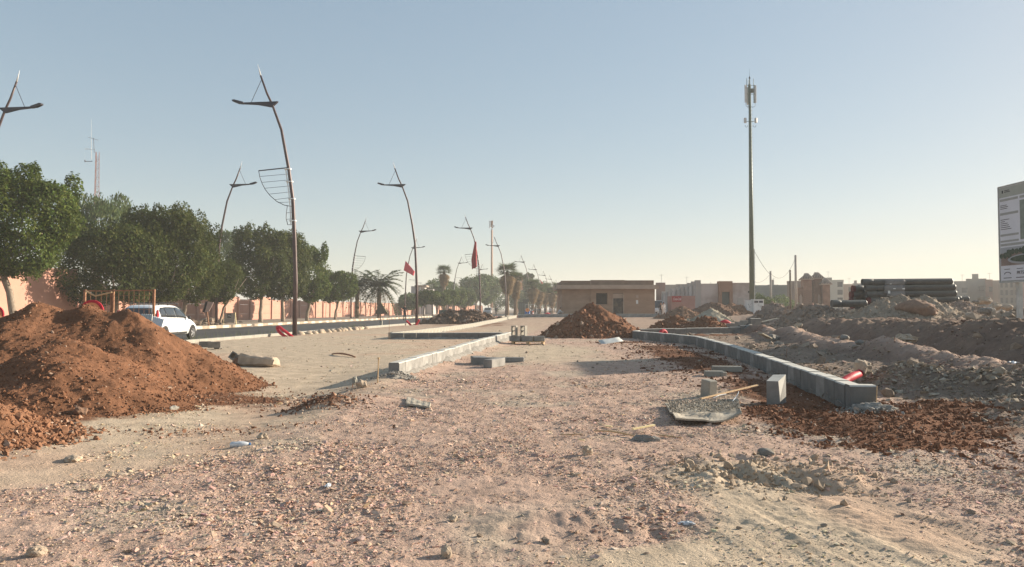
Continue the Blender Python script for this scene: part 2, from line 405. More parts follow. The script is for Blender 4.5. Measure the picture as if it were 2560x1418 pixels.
def ground_col(x, y):
    lat = x - 0.1162 * y
    n1 = fbm(x * 0.8, y * 0.8, 4, 101); n2 = fbm(x * 2.5, y * 2.5, 4, 111); n3 = fbm(x * 0.3, y * 0.3, 3, 121)
    c = np.broadcast_to(PINK, x.shape + (3,)) * (1 + 0.10 * n2[..., None])
    c = lerp(c, np.array((0.43, 0.37, 0.285)), ss(0.1, 0.5, n1) * 0.6)
    c = lerp(c, SAND, path_w(x, y))
    c = lerp(c, np.array((0.52, 0.33, 0.235)), path_w(x, y) * ss(0.1, 0.6, n3 + 0.3 * n1) * 0.5)
    bx = berm_x(y)
    rub = ss(5.4, 6.2, x - (y - 10) * 0.055 + 0.3 * n1) * ss(5.8, 7.5, y)
    c = lerp(c, GREY, rub * 0.9)
    trench = ss(-1.5, -0.3, x - bx + 0.4 * n1) * ss(4, 8, y)
    c = lerp(c, BROWN, trench * 0.85)
    top = np.exp(-((x - bx + 0.45 * fbm(x * 0.5, y * 0.5, 2, 33)) / 0.5) ** 2) * ss(8, 11, y) * (1 - ss(36, 44, y))  # crest stripe: sunlight on the berm top put into the ground colour
    c = lerp(c, np.array((0.44, 0.315, 0.245)), top * 0.9)
    pl = plateau(x, y) * ss(5, 10, y)
    c = lerp(c, np.array((0.235, 0.170, 0.125)), pl * ss(-0.2, 0.4, n1 + 0.2) * 0.9)
    c = lerp(c, GREY * 0.9, ss(6.3, 6.9, x) * (1 - ss(8.2, 8.9, x)) * ss(8.8, 9.6, y) * (1 - ss(13.5, 14.5, y)))
    far = ss(40, 60, y) * (lat > -16.8)
    c = lerp(c, np.array((0.40, 0.285, 0.215)), far * 0.7)
    # red earth spills
    c = lerp(c, REDS * 1.05, red_w(x, y, n1, n2))
    side = (lat < -29.4)
    c = np.where(side[..., None], np.array((0.30, 0.235, 0.18)) * (1 + 0.15 * n1[..., None]), c)
    return np.clip(c, 0.01, 0.9)
def red_w(x, y, n1, n2):
    r = bump(x, y, 4.6, 8.9, 1.0, 1.1, -0.35) + bump(x, y, 3.9, 9.9, 0.9, 0.8) + 1.3 * bump(x, y, 4.9, 21, 0.75, 6.5, -0.05) + bump(x, y, 4.5, 12.0, 0.8, 1.6)
    r = r + bump(x, y, -2.8, 10.9, 0.5, 0.4) + 0.75 * bump(x, y, -4.2, 12.6, 1.1, 0.9) + 0.8 * bump(x, y, -5.8, 11.2, 1.3, 2.2) + 0.8 * bump(x, y, 10, 39, 4, 1.6) + 0.7 * bump(x, y, 5, 38, 3.5, 3.0) + 0.8 * bump(x, y, -3.2, 62, 3, 8)
    return ss(0.30, 0.66, r + 0.30 * n2 + 0.30 * n1)

def build_ground():
    th_f = np.linspace(R(-43), R(43), 860)
    th_b = np.linspace(R(43), R(317), 64)[1:-1]
    th = np.concatenate([th_f, th_b])
    r1 = np.linspace(0.25, 3.4, 26)
    r2 = 3.4 * np.power(1.0052, np.arange(1, 565))
    r3 = r2[-1] * np.power(1.055, np.arange(1, 62))
    rr = np.concatenate([r1, r2, r3])
    TH, RR = np.meshgrid(th, rr)
    X = np.sin(TH) * RR; Y = np.cos(TH) * RR
    Z = hz(X, Y)
    C = ground_col(X, Y)
    nr, nt = X.shape
    V = np.stack([X, Y, Z], -1).reshape(-1, 3)
    V = np.vstack([V, [[0, 0, float(hz(0, 0))]]])
    C = np.vstack([C.reshape(-1, 3), [PINK]])
    i, j = np.meshgrid(np.arange(nr - 1), np.arange(nt), indexing='ij')
    j2 = (j + 1) % nt
    Q = np.stack([i * nt + j, i * nt + j2, (i + 1) * nt + j2, (i + 1) * nt + j], -1).reshape(-1, 4)[:, ::-1]
    me = np_mesh('ground', V, Q, M['ground'], True, C)
    bm = None
    o = link('ground', me); tag(o, kind='structure')
    return o, rr[-1]
ground, GR = build_ground()

# the hole at the camera's feet: a small disc under the innermost ring
_n = 40
mbd = MB(); mbd.add([(0.27 * math.cos(2 * math.pi * k / _n), 0.27 * math.sin(2 * math.pi * k / _n), float(hz(0.27, 0)) - 0.02) for k in range(_n)], [tuple(range(_n))])
tag(mbd.obj('ground_patch', M['pave']), kind='structure')

# ------------------------------------------------------------------ stones (geometry nodes instances on points)
def stone_group(name, m, flat, nvar=4, rough=0.34, leaf=False):
    ng = bpy.data.node_groups.new(name, 'GeometryNodeTree')
    ng.interface.new_socket('Geometry', in_out='INPUT', socket_type='NodeSocketGeometry')
    ng.interface.new_socket('Geometry', in_out='OUTPUT', socket_type='NodeSocketGeometry')
    N, L = ng.nodes, ng.links
    gi = N.new('NodeGroupInput'); go = N.new('NodeGroupOutput')
    jn = N.new('GeometryNodeJoinGeometry')
    for k in range(nvar):
        ic = N.new('GeometryNodeMeshIcoSphere'); ic.inputs['Radius'].default_value = 0.5; ic.inputs['Subdivisions'].default_value = 1
        rv = N.new('FunctionNodeRandomValue'); rv.data_type = 'FLOAT_VECTOR'
        rv.inputs[0].default_value = (-rough,) * 3; rv.inputs[1].default_value = (rough,) * 3
        rv.inputs['Seed'].default_value = 31 + k * 7
        sp = N.new('GeometryNodeSetPosition'); L.new(ic.outputs['Mesh'], sp.inputs['Geometry']); L.new(rv.outputs[0], sp.inputs['Offset'])
        tr = N.new('GeometryNodeTransform'); L.new(sp.outputs[0], tr.inputs['Geometry'])
        tr.inputs['Scale'].default_value = (1.0, 0.55 + 0.12 * k, flat)
        g2 = N.new('GeometryNodeGeometryToInstance'); L.new(tr.outputs[0], g2.inputs[0]); L.new(g2.outputs[0], jn.inputs[0])
    ip = N.new('GeometryNodeInstanceOnPoints')
    L.new(gi.outputs[0], ip.inputs['Points']); L.new(jn.outputs[0], ip.inputs['Instance'])
    ip.inputs['Pick Instance'].default_value = True
    for nm, sock, dt in (('vi', 'Instance Index', 'INT'), ('rot', 'Rotation', 'FLOAT_VECTOR'), ('scl', 'Scale', 'FLOAT_VECTOR')):
        a = N.new('GeometryNodeInputNamedAttribute'); a.data_type = dt; a.inputs[0].default_value = nm
        L.new(a.outputs[0], ip.inputs[sock])
    sm = N.new('GeometryNodeSetMaterial'); sm.inputs['Material'].default_value = m
    L.new(ip.outputs[0], sm.inputs[0]); L.new(sm.outputs[0], go.inputs[0])
    return ng
NG_FLAT = stone_group('flat_stones', M['stone'], 0.42)
NG_LUMP = stone_group('lumpy_stones', M['stone'], 0.75, rough=0.24)
def scatter(name, P, size, col, ng=None, parent=None, tilt=0.45, label=None, cat=None):
    n = len(P)
    me = bpy.data.meshes.new(name)
    me.vertices.add(n); me.vertices.foreach_set('co', np.asarray(P, np.float32).ravel())
    a = me.attributes.new('scl', 'FLOAT_VECTOR', 'POINT')
    s = np.stack([size * rng.uniform(0.8, 1.4, n), size * rng.uniform(0.7, 1.1, n), size * rng.uniform(0.6, 1.1, n)], -1).astype(np.float32)
    a.data.foreach_set('vector', s.ravel())
    a = me.attributes.new('rot', 'FLOAT_VECTOR', 'POINT')
    r = np.stack([rng.normal(0, tilt, n), rng.normal(0, tilt, n), rng.uniform(0, 6.283, n)], -1).astype(np.float32)
    a.data.foreach_set('vector', r.ravel())
    a = me.attributes.new('vi', 'INT', 'POINT'); a.data.foreach_set('value', rng.integers(0, 4, n).astype(np.int32))
    a = me.attributes.new('col', 'FLOAT_COLOR', 'POINT')
    c = np.ones((n, 4), np.float32); c[:, :3] = col; a.data.foreach_set('color', c.ravel())
    me.materials.append(M['stone'])
    o = link(name, me, parent)
    md = o.modifiers.new('scatter', 'NODES'); md.node_group = ng or NG_FLAT
    tag(o, label, cat, kind='stuff')
    return o

def ground_stones():
    # uniform in area near the camera, thinning with distance
    n = 800000
    D = np.exp(rng.uniform(math.log(3.2), math.log(48), n))
    # keep probability so that density ~ min(1, (8/D)^1.1)
    th = rng.uniform(R(-40), R(40), n)
    dens = D * D; keep = rng.uniform(0, 1, n) < np.minimum(1, (dens / 40.0)) * np.minimum(1, (9.0 / D) ** 0.9)
    X = np.sin(th) * D; Y = np.cos(th) * D
    sandy = path_w(X, Y); lat = X - 0.1162 * Y
    cl = fbm(X * 0.7, Y * 0.7, 3, 141); cl2 = fbm(X * 2.2, Y * 2.2, 2, 151)
    prob = np.clip(0.55 + 0.75 * cl + 0.5 * cl2, 0.06, 1) * (1 - 0.62 * sandy - 0.3 * sandy * (cl2 < 0.1))
    prob = np.maximum(prob, red_w(X, Y, cl, cl2) * 0.95)
    rub = ss(5.4, 6.2, X - (Y - 10) * 0.055)
    prob = np.maximum(prob, rub * 0.6)
    keep &= rng.uniform(0, 1, n) < prob
    keep &= (lat > -16.4)
    X, Y, D, th = X[keep], Y[keep], D[keep], th[keep]
    n = len(X)
    s = np.clip(rng.lognormal(math.log(0.0098), 0.55, n), 0.005, 0.06) * (1 + 0.045 * np.clip(D - 6, 0, 40)) * np.where(rub[keep] > 0.5, 1.35, 1)
    s = s * (1 + 0.40 * ss(0.05, 0.4, cl[keep]) * ss(-0.2, 0.4, cl2[keep]))
    Z = hz(X, Y) + s * rng.uniform(-0.12, 0.12, n)
    c = ground_col(X, Y) * rng.uniform(0.82, 1.22, (n, 1))
    c = c * (1 + rng.normal(0, 0.05, (n, 3)))
    pale = rng.uniform(0, 1, n) < 0.025
    c[pale] = np.array((0.60, 0.50, 0.40)) * rng.uniform(0.8, 1.1, (pale.sum(), 1))
    scatter('gravel', np.stack([X, Y, Z], -1), s, np.clip(c, 0.02, 0.85), label='pinkish gravel and stone chips scattered over the open building site', cat='gravel', tilt=0.35)
    # sparse bigger stones
    n = 900
    D = np.exp(rng.uniform(math.log(4), math.log(45), n)); th = rng.uniform(R(-36), R(38), n)
    X = np.sin(th) * D; Y = np.cos(th) * D; lat = X - 0.1162 * Y
    k = (lat > -16.2) & (((X > 5.6) & (rng.uniform(0, 1, n) < 0.55)) | (rng.uniform(0, 1, n) < 0.06)); X, Y, D = X[k], Y[k], D[k]
    s = rng.uniform(0.06, 0.14, len(X)) * np.where(X > 5.6, 1.5, 0.55) * np.clip(D / 14, 0.8, 1.7)
    c = np.array((0.33, 0.26, 0.20)) * rng.uniform(0.6, 1.2, (len(X), 1))
    scatter('loose_rubble', np.stack([X, Y, hz(X, Y) + s * 0.12], -1), s, c, ng=NG_LUMP, label='larger stones and broken lumps lying about the rubble strip', cat='rubble')
ground_stones()
def hole_clods():
    n = 900; X = rng.normal(2.1, 0.55, n); Y = rng.normal(6.45, 0.38, n)
    s = np.clip(rng.lognormal(math.log(0.022), 0.6, n), 0.008, 0.09)
    scatter('dug_clods', np.stack([X, Y, hz(X, Y) + s * 0.1], -1), s, np.array((0.40, 0.31, 0.225)) * rng.uniform(0.75, 1.2, (n, 1)), ng=NG_LUMP, label='pale crumbled clods around the dug hole at lower right', cat='clods', tilt=1)
hole_clods()
def slates():
    P = []; S = []
    for cx, cy, sx, sy, n in ((6.95, 12.7, 0.5, 0.6, 900), (7.35, 11.6, 0.4, 0.4, 350), (6.9, 10.0, 0.8, 0.45, 550), (8.3, 22.0, 0.8, 2.4, 250), (6.6, 17, 0.6, 3.0, 150)):
        P.append(np.stack([rng.normal(cx, sx, n), rng.normal(cy, sy, n)], -1)); S.append(np.clip(rng.lognormal(math.log(0.032), 0.5, n), 0.012, 0.12) * (1 + 0.03 * cy))
    P = np.vstack(P); S = np.concatenate(S); k = P[:, 0] > 5.25 + (P[:, 1] - 10) * 0.14; P, S = P[k], S[k]
    scatter('slate_rubble', np.stack([P[:, 0], P[:, 1], hz(P[:, 0], P[:, 1]) + S * 0.1], -1), S, np.array((0.31, 0.26, 0.20)) * rng.uniform(0.6, 1.3, (len(P), 1)), label='flat greyish slates heaped between the right kerb and the first earth ridge', cat='rubble', tilt=0.5)
slates()

# ------------------------------------------------------------------ heaps of soil
def heap(name, peaks, slope, res, col, label, cat='soil heap', group=None, seed=1, rough=0.07, clod=0.035, nclod=2500, pad=0.9, clodcol=None, rim=0.0):
    """peaks: list of (x, y, height above ground[, slope]); heightfield = smooth max of cones"""
    xs = [p[0] for p in peaks]; ys = [p[1] for p in peaks]
    Rm = max(p[2] / (p[3] if len(p) > 3 else slope) for p in peaks) + pad
    cx, cy = sum(xs) / len(xs), sum(ys) / len(ys)
    gx = np.arange(min(xs) - Rm, max(xs) + Rm, res); gy = np.arange(min(ys) - Rm, max(ys) + Rm, res)
    X, Y = np.meshgrid(gx, gy)
    def field(X, Y, fine=True):
        wx = X + 0.28 * fbm(X * 0.9, Y * 0.9, 3, seed + 200); wy = Y + 0.28 * fbm(X * 0.9, Y * 0.9, 3, seed + 300)
        h = None
        for p in peaks:
            s = p[3] if len(p) > 3 else slope
            a = np.arctan2(wy - p[1], wx - p[0])
            rad = np.hypot(wx - p[0], wy - p[1])
            top = 0.05 * p[2]
            c = p[2] - s * (np.sqrt(rad * rad + (top / s) ** 2) - top / s) * (1 + 0.10 * vn(a * 2.2 + 9, 0 * a, seed)) 
            h = c if h is None else np.log(np.exp(14 * h) + np.exp(14 * c)) / 14
        e = 0.06
        h0 = np.where(h > e, h, e * np.exp(np.clip((h - e) / (e * 2.5), -12, 0)))   # soft toe
        lump = rough * fbm(X * 1.8, Y * 1.8, 4, seed) + rough * 0.7 * np.abs(fbm(X * 5.5, Y * 5.5, 3, seed + 40))
        if fine: lump = lump + rough * 0.35 * fbm(X * 17, Y * 17, 2, seed + 50)
        return h0, lump * ss(0.0, 0.25, h0)
    h0, lump = field(X, Y)
    base = hz(X, Y, False)
    Z = base + h0 + lump - 0.045
    n1 = fbm(X * 1.3, Y * 1.3, 4, seed + 60)
    col = np.array(col)
    C = np.broadcast_to(col, X.shape + (3,)) * (1 + 0.22 * n1[..., None])
    ny, nx = X.shape
    keepv = (h0 > 0.018)
    kq = keepv[:-1, :-1] | keepv[1:, :-1] | keepv[:-1, 1:] | keepv[1:, 1:]
    i, j = np.nonzero(kq)
    Q = np.stack([i * nx + j, i * nx + j + 1, (i + 1) * nx + j + 1, (i + 1) * nx + j], -1)
    used, inv = np.unique(Q, return_inverse=True)
    V = np.stack([X.ravel() - cx, Y.ravel() - cy, Z.ravel()], -1)[used]
    root = empty(name, (cx, cy, 0), label, cat, group=group)
    link('soil', np_mesh('soil', V, inv.reshape(Q.shape), M['soil'], True, C.reshape(-1, 3)[used]), root)
    if nclod:
        m = nclod * 3
        px = rng.uniform(gx[0], gx[-1], m); py = rng.uniform(gy[0], gy[-1], m)
        a, b = field(px, py, False)
        k = (a > 0.02) & (rng.uniform(0, 1, m) < 0.35 + 0.9 * np.exp(-a / 0.35) + 0.5 * fbm(px, py, 2, seed + 5))
        px, py, a, b = px[k][:nclod], py[k][:nclod], a[k][:nclod], b[k][:nclod]
        s = np.clip(rng.lognormal(math.log(clod), 0.6, len(px)), clod * 0.4, clod * 3.5) * (1 + 0.8 * np.exp(-a / 0.25) * (rng.uniform(0, 1, len(px)) < 0.12))
        P = np.stack([px - cx, py - cy, hz(px, py, False) + a + b - 0.045 + s * 0.12], -1)
        cc = np.array(clodcol if clodcol is not None else col) * rng.uniform(0.88, 1.3, (len(px), 1))
        pale = rng.uniform(0, 1, len(px)) < 0.06
        cc[pale] = np.array((0.42, 0.30, 0.22)) * rng.uniform(0.7, 1.1, (pale.sum(), 1))
        scatter('clods', P, s, cc, ng=NG_LUMP, parent=root, tilt=1.0)
    return root
def pk(px, py, D, s=None, base=None):
    p = W(px, py, D); b = float(hz(p.x, p.y, False))
    h = p.z - b
    return (p.x, p.y, h) if s is None else (p.x, p.y, h, s)
RS = (0.190, 0.094, 0.053)
heap('soil_heap', [pk(95, 750, 13.8), pk(-60, 752, 14.2), pk(230, 758, 14.0), pk(320, 775, 13.9, 0.62), pk(150, 838, 11.7, 0.50), pk(190, 905, 11.0, 0.40), pk(40, 800, 13.0), pk(-120, 800, 12.4)],
     0.62, 0.032, RS, 'largest red soil heap at the left, in front of the white car', seed=3, rough=0.060, clod=0.016, nclod=30000)
heap('soil_heap', [(-6.35, 8.0, 0.62, 0.42), (-7.6, 8.6, 0.75, 0.45)], 0.42, 0.028, (0.225, 0.115, 0.066), 'small heap of reddish clods cut off by the left edge, nearest the viewer', seed=13, rough=0.04, clod=0.021, nclod=20000)
heap('soil_heap', [pk(1478, 757, 37.7), pk(1500, 764, 37.5), pk(1455, 768, 37.9)], 0.70, 0.07, (0.215, 0.108, 0.063), 'tall cone of red brown soil standing before the flat roofed tan building', seed=23, rough=0.07, clod=0.07, nclod=3500)
heap('soil_heap', [pk(1685, 786, 46.5), pk(1672, 792, 46.3)], 0.62, 0.08, RS, 'low red soil heap, left one of the joined pair behind the right kerb', seed=33, rough=0.06, clod=0.08, nclod=1200)
heap('soil_heap', [pk(1756, 788, 45.5), pk(1772, 791, 45.6)], 0.62, 0.08, RS, 'low red soil heap, right one of the joined pair behind the right kerb', seed=43, rough=0.07, clod=0.08, nclod=1200)
heap('soil_heap', [pk(1150, 773, 70), pk(1125, 779, 70.5), pk(1180, 777, 69.5), pk(1098, 790, 69)], 0.5, 0.12, (0.165, 0.11, 0.078), 'lumpy brown soil heap on the median beside the road', seed=53, rough=0.22, clod=0.16, nclod=1600)
heap('soil_heap', [pk(1706, 763, 74), pk(1690, 769, 74)], 0.55, 0.12, (0.21, 0.125, 0.08), 'red soil heap in front of the soft drink sign wall', seed=63, rough=0.12, clod=0.1, nclod=500)
heap('soil_heap', [pk(1780, 755, 78), pk(1795, 757, 77.5), pk(1765, 759, 78)], 0.55, 0.12, (0.165, 0.10, 0.068), 'wide dark brown soil heap in front of the brown portal', seed=73, rough=0.12, clod=0.1, nclod=600)
heap('soil_heap', [pk(1832, 756, 82), pk(1848, 761, 81)], 0.6, 0.12, (0.24, 0.135, 0.082), 'orange brown soil heap just left of the white cabinets', seed=83, rough=0.16, clod=0.1, nclod=500)
heap('soil_heap', [(5.45, 9.9, 0.15), (5.1, 9.3, 0.10), (4.6, 8.75, 0.10), (4.0, 9.5, 0.10), (3.6, 10.2, 0.08), (4.4, 8.1, 0.10), (4.0, 8.6, 0.09), (4.05, 7.7, 0.05)], 0.22, 0.022, (0.175, 0.083, 0.046), 'spread of dark red earth spilling from the near end of the right kerb', seed=163, rough=0.05, clod=0.018, nclod=9000, pad=0.5)
heap('soil_heap', [(4.2, 14.0, 0.06), (4.5, 16.5, 0.07), (4.9, 19.5, 0.08), (5.3, 23.0, 0.09), (5.4, 27, 0.09), (4.9, 31, 0.08)], 0.10, 0.05, (0.15, 0.075, 0.045), 'long low strip of dark red earth banked along the inner side of the right kerb', seed=173, rough=0.05, clod=0.025, nclod=5000, pad=0.3)
heap('sand_heap', [pk(1778, 771, 66), pk(1783, 777, 65.5)], 0.62, 0.1, (0.34, 0.30, 0.23), 'small pale grey heap of sand in front of the brown soil heaps', cat='sand heap', seed=93, rough=0.1, clod=0.08, nclod=400)
heap('rubble_heap', [pk(2215, 747, 44), pk(2250, 741, 44.5), pk(2320, 741, 45), pk(2285, 752, 43), pk(2180, 765, 43.5)], 0.55, 0.10, (0.30, 0.24, 0.18), 'big grey rubble heap in front of the stack of black pipes', cat='rubble heap', seed=103, rough=0.24, clod=0.06, nclod=5000, clodcol=(0.30, 0.245, 0.19))
heap('rubble_heap', [pk(2400, 752, 46), pk(2380, 755, 46), pk(2430, 765, 46)], 0.5, 0.10, (0.27, 0.20, 0.155), 'dark brown rubble heap at the right ends of the black pipes', cat='rubble heap', seed=113, rough=0.18, clod=0.06, nclod=2500)
heap('rubble_heap', [pk(1925, 758, 58), pk(1945, 762, 57)], 0.55, 0.10, (0.25, 0.19, 0.15), 'dark earth heap right beside the white cabinets', cat='rubble heap', seed=123, rough=0.16, clod=0.12, nclod=900)
heap('rubble_heap', [pk(2050, 760, 49), pk(2030, 764, 49.5), pk(2065, 764, 48.5), pk(1990, 768, 50)], 0.5, 0.10, (0.26, 0.20, 0.155), 'low dark earth heap left of the lone black pipe', cat='rubble heap', seed=133, rough=0.18, clod=0.12, nclod=1200)
heap('rubble_heap', [pk(2545, 775, 36), pk(2600, 770, 37)], 0.4, 0.10, (0.31, 0.24, 0.18), 'stony brown heap under the billboard at the right edge', cat='rubble heap', seed=143, rough=0.2, clod=0.14, nclod=900)
heap('rubble_heap', [pk(2120, 772, 46), pk(2140, 775, 45.5)], 0.4, 0.10, (0.27, 0.21, 0.16), 'low brown mound below the lone black pipe', cat='rubble heap', seed=153, rough=0.12, clod=0.1, nclod=600)

# ------------------------------------------------------------------ road, pavement
def strip(name, lat0, lat1, Y0, Y1, z, m, n=60, kind='structure'):
    vs = []; fs = []
    for i in range(n + 1):
        Y = Y0 * (Y1 / Y0) ** (i / n)
        vs += [RD(lat0, Y, z), RD(lat1, Y, z)]
    fs = [(2 * i, 2 * i + 1, 2 * i + 3, 2 * i + 2) for i in range(n)]
    fs = [f[::-1] for f in fs] if lat0 > lat1 else fs
    o = link(name, mesh(name, vs, fs, m)); tag(o, kind=kind); return o
strip('road', -29.35, -16.85, 8, 900, -0.10, M['asphalt'])
strip('pavement', -43.5, -29.5, 8, 900, 0.035, M['pave'])
strip('road_edge_line', -29.15, -29.0, 8, 300, -0.096, mat('edge_line_paint', (0.55, 0.42, 0.12), (0.65, 0.5, 0.2), rough=0.8))

# ------------------------------------------------------------------ kerbs
def kerb_block(L, w, h, ch, m, name='kerb_block'):
    """x along, y across (0..w), z -0.12..h"""
    y0, w = (w, -w) if w < 0 else (0, w)
    prof = [(y0, -0.12), (y0 + w, -0.12), (y0 + w, h - ch), (y0 + w - ch * 0.8, h), (y0 + ch * 0.8, h), (y0, h - ch)]
    vs = [(0.006, y, z) for y, z in prof] + [(L - 0.006, y, z) for y, z in prof]
    n = 6
    fs = [tuple(range(n)), tuple(range(2 * n - 1, n - 1, -1))] + [(i + n, (i + 1) % n + n, (i + 1) % n, i) for i in range(n)]
    me = mesh(name, vs, fs, [m, M['concrete_top'] if m in (M['concrete'], M['concrete_b'], M['concrete_shade']) else m])
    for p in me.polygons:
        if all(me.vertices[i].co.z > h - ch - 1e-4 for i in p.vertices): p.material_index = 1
    return me
def kerb_run(name, pts, L, w, h, m, label='', ch=0.02, jit=0.004, zoff=0.0, mats=None, maxb=300, z=None, bed=0.0, bed_side=-1, group=None):
    """pts: polyline (x, y) of the left lower edge"""
    root = empty(name, (*pts[0], 0), label, 'kerb', group=group)
    ox, oy = pts[0]
    mes = [kerb_block(L, w, h, ch, mm) for mm in (mats or [m])]
    cnt = 0
    for (x0, y0), (x1, y1) in zip(pts[:-1], pts[1:]):
        d = math.hypot(x1 - x0, y1 - y0); n = max(1, round(d / L)); a = math.atan2(y1 - y0, x1 - x0); sc = d / n / L
        for k in range(n):
            if cnt >= maxb: break
            t = k / n
            x, y = x0 + (x1 - x0) * t, y0 + (y1 - y0) * t
            zz = float(hz(x, y, False)) if z is None else z
            o = link('kerb_block', mes[cnt % len(mes)], root, (x - ox, y - oy, zz + zoff + random.uniform(-jit, jit)), (random.uniform(-jit, jit), 0, a + random.uniform(-jit, jit)), (sc, 1, 1))
            cnt += 1
    if bed > 0:
        vs = []; fs = []; nn = 0
        for (x0, y0), (x1, y1) in zip(pts[:-1], pts[1:]):
            d = math.hypot(x1 - x0, y1 - y0); n = int(d / 0.07); ux, uy = (x1 - x0) / d, (y1 - y0) / d
            for side in (-1, 1):
                s0 = nn
                for k in range(n + 1):
                    x, y = x0 + ux * d * k / n, y0 + uy * d * k / n
                    off = -0.01 if side < 0 else w + 0.01
                    hh = bed * (0.25 + 1.1 * max(0, float(fbm(x * 1.7, y * 1.7, 3, 77 + side)) + 0.35)); ww = hh * 1.7 + 0.03
                    for q, (a_, b_) in enumerate(((0, 1), (0.35, 0.8), (0.7, 0.42), (1.0, -0.1))):
                        jx = random.uniform(-0.012, 0.012)
                        o_ = off - side * 0.02 + side * (ww * a_ + jx)
                        px_, py_ = x - uy * o_, y + ux * o_
                        vs.append((px_ - ox, py_ - oy, float(hz(px_, py_, False)) + hh * b_ + random.uniform(-0.012, 0.012))); nn += 1
                for k in range(n):
                    for q in range(3):
                        i = s0 + k * 4 + q
                        f = (i, i + 1, i + 5, i + 4)
                        fs.append(f if side > 0 else f[::-1])
        link('mortar_bed', mesh('mortar_bed', vs, fs, M['mortar'], True), root)
    return root
# left island: near arm, cross piece, long arm, far cross piece
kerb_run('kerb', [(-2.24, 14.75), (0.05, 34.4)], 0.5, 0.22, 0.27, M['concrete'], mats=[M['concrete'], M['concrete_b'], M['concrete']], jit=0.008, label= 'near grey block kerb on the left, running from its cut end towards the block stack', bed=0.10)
kerb_run('kerb', [(-5.55, 34.05), (-0.45, 34.75)], 0.6, 0.2, 0.30, M['concrete_shade'], 'dark faced kerb crossing between the near kerb and the open ground on the left', bed=0.09)
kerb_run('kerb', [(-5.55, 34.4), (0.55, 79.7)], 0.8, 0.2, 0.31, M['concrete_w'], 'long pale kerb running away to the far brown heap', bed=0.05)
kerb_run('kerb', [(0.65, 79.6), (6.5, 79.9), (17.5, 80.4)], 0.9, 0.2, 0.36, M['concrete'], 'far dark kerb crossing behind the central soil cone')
kerb_run('kerb', [(21, 62.5), (29, 64.5)], 0.9, 0.2, 0.2, M['concrete_w'], 'far pale kerb in front of the brown soil heaps')
# right island
rk = [(6.05, 36.2), (5.75, 35.4), (7.0, 28.5), (6.2, 21.0), (4.66, 10.42)]
rk = rk[::-1]
kerb_run('kerb', rk, 0.5, -0.22, 0.36, M['concrete'], mats=[M['concrete_shade'], M['concrete_shade'], M['concrete'], M['concrete_shade']], jit=0.007, label= 'long grey kerb on the right that bends and ends on the red earth', ch=0.018, bed=0.09, z=-0.01)
kerb_run('kerb', [(6.6, 38.1), (13.9, 41.4)], 0.7, 0.2, 0.36, M['concrete_shade'], 'dark faced kerb crossing in front of the pair of low red heaps', ch=0.018, bed=0.07)
kerb_run('kerb', [(14.1, 41.5), (13.4, 49.5)], 0.7, 0.2, 0.30, M['concrete_w'], 'short kerb returning from the right end of the crossing kerb')
kerb_run('end_kerb', [(4.62, 10.18), (4.97, 10.12)], 0.36, 0.22, 0.36, M['concrete_shade'], 'single angled end block closing the long right kerb', z=-0.01)
# mortar lump at the end of the right kerb
def lumpy(name, c, r, m, seed, label=None, cat=None, sub=3, amp=0.35, parent=None, freq=2.2, flat=False, group=None):
    bm = bmesh.new(); bmesh.ops.create_icosphere(bm, subdivisions=sub, radius=1)
    from mathutils import noise
    for v in bm.verts:
        n = noise.noise(v.co * freq + Vector((seed * 3.7, seed * 1.3, 0))) + 0.5 * noise.noise(v.co * freq * 2.6 + Vector((seed, 0, seed)))
        v.co = v.co * (1 + amp * n)
        v.co.x *= r[0]; v.co.y *= r[1]; v.co.z *= r[2]
    me = bpy.data.meshes.new(name); bm.to_mesh(me); bm.free(); me.materials.append(m)
    if not flat: me.shade_smooth()
    o = link(name, me, parent, c, (0, 0, seed * 1.7))
    return tag(o, label, cat, group)
_r = lumpy('mortar_lump', (4.80, 9.86, 0.02), (0.30, 0.20, 0.13), M['mortar'], 5, 'rough mound of grey mortar spilling from the end of the right kerb', 'mortar', sub=4, amp=0.35, freq=4.5)
_r = lumpy('mortar_lump', (-2.25, 14.55, 0.0), (0.42, 0.24, 0.10), M['mortar'], 6, 'low crust of grey mortar under the cut end of the left kerb', 'mortar', sub=4, amp=0.35, freq=4.5)

n_ = 900
_a = np.concatenate([rng.normal((4.75, 9.8), (0.30, 0.16), (500, 2)), rng.normal((-2.3, 14.5), (0.35, 0.16), (400, 2))])
_s = np.clip(rng.lognormal(math.log(0.022), 0.5, n_), 0.01, 0.07)
scatter('mortar_crumbs', np.stack([_a[:, 0], _a[:, 1], hz(_a[:, 0], _a[:, 1]) + 0.09 * np.exp(-(((_a[:, 0] - np.where(_a[:, 0] > 0, 4.8, -2.25)) / 0.3) ** 2)) + _s * 0.1], -1), _s, np.array((0.30, 0.28, 0.25)) * rng.uniform(0.7, 1.3, (n_, 1)), ng=NG_LUMP, label='grey mortar crumbs around the cut ends of the kerbs', cat='rubble', tilt=1)
n_ = 2600
_a = np.concatenate([rng.normal((-2.75, 10.9), (0.34, 0.24), (900, 2)), rng.normal((-4.2, 12.6), (0.9, 0.7), (1000, 2)), rng.normal((-3.2, 12.2), (0.3, 0.25), (300, 2)), rng.normal((-4.0, 9.0), (0.9, 0.25), (400, 2))])
_s = np.clip(rng.lognormal(math.log(0.020), 0.55, n_), 0.008, 0.08)
scatter('red_clods', np.stack([_a[:, 0], _a[:, 1], hz(_a[:, 0], _a[:, 1]) + _s * 0.1], -1), _s, np.where(rng.uniform(0, 1, (n_, 1)) < 0.72, np.array((0.20, 0.105, 0.065)), np.array((0.42, 0.33, 0.25))) * rng.uniform(0.7, 1.3, (n_, 1)), ng=NG_LUMP, label='small red clods and stones strewn over the dusty path between the heap and the near kerb', cat='clods', tilt=1)

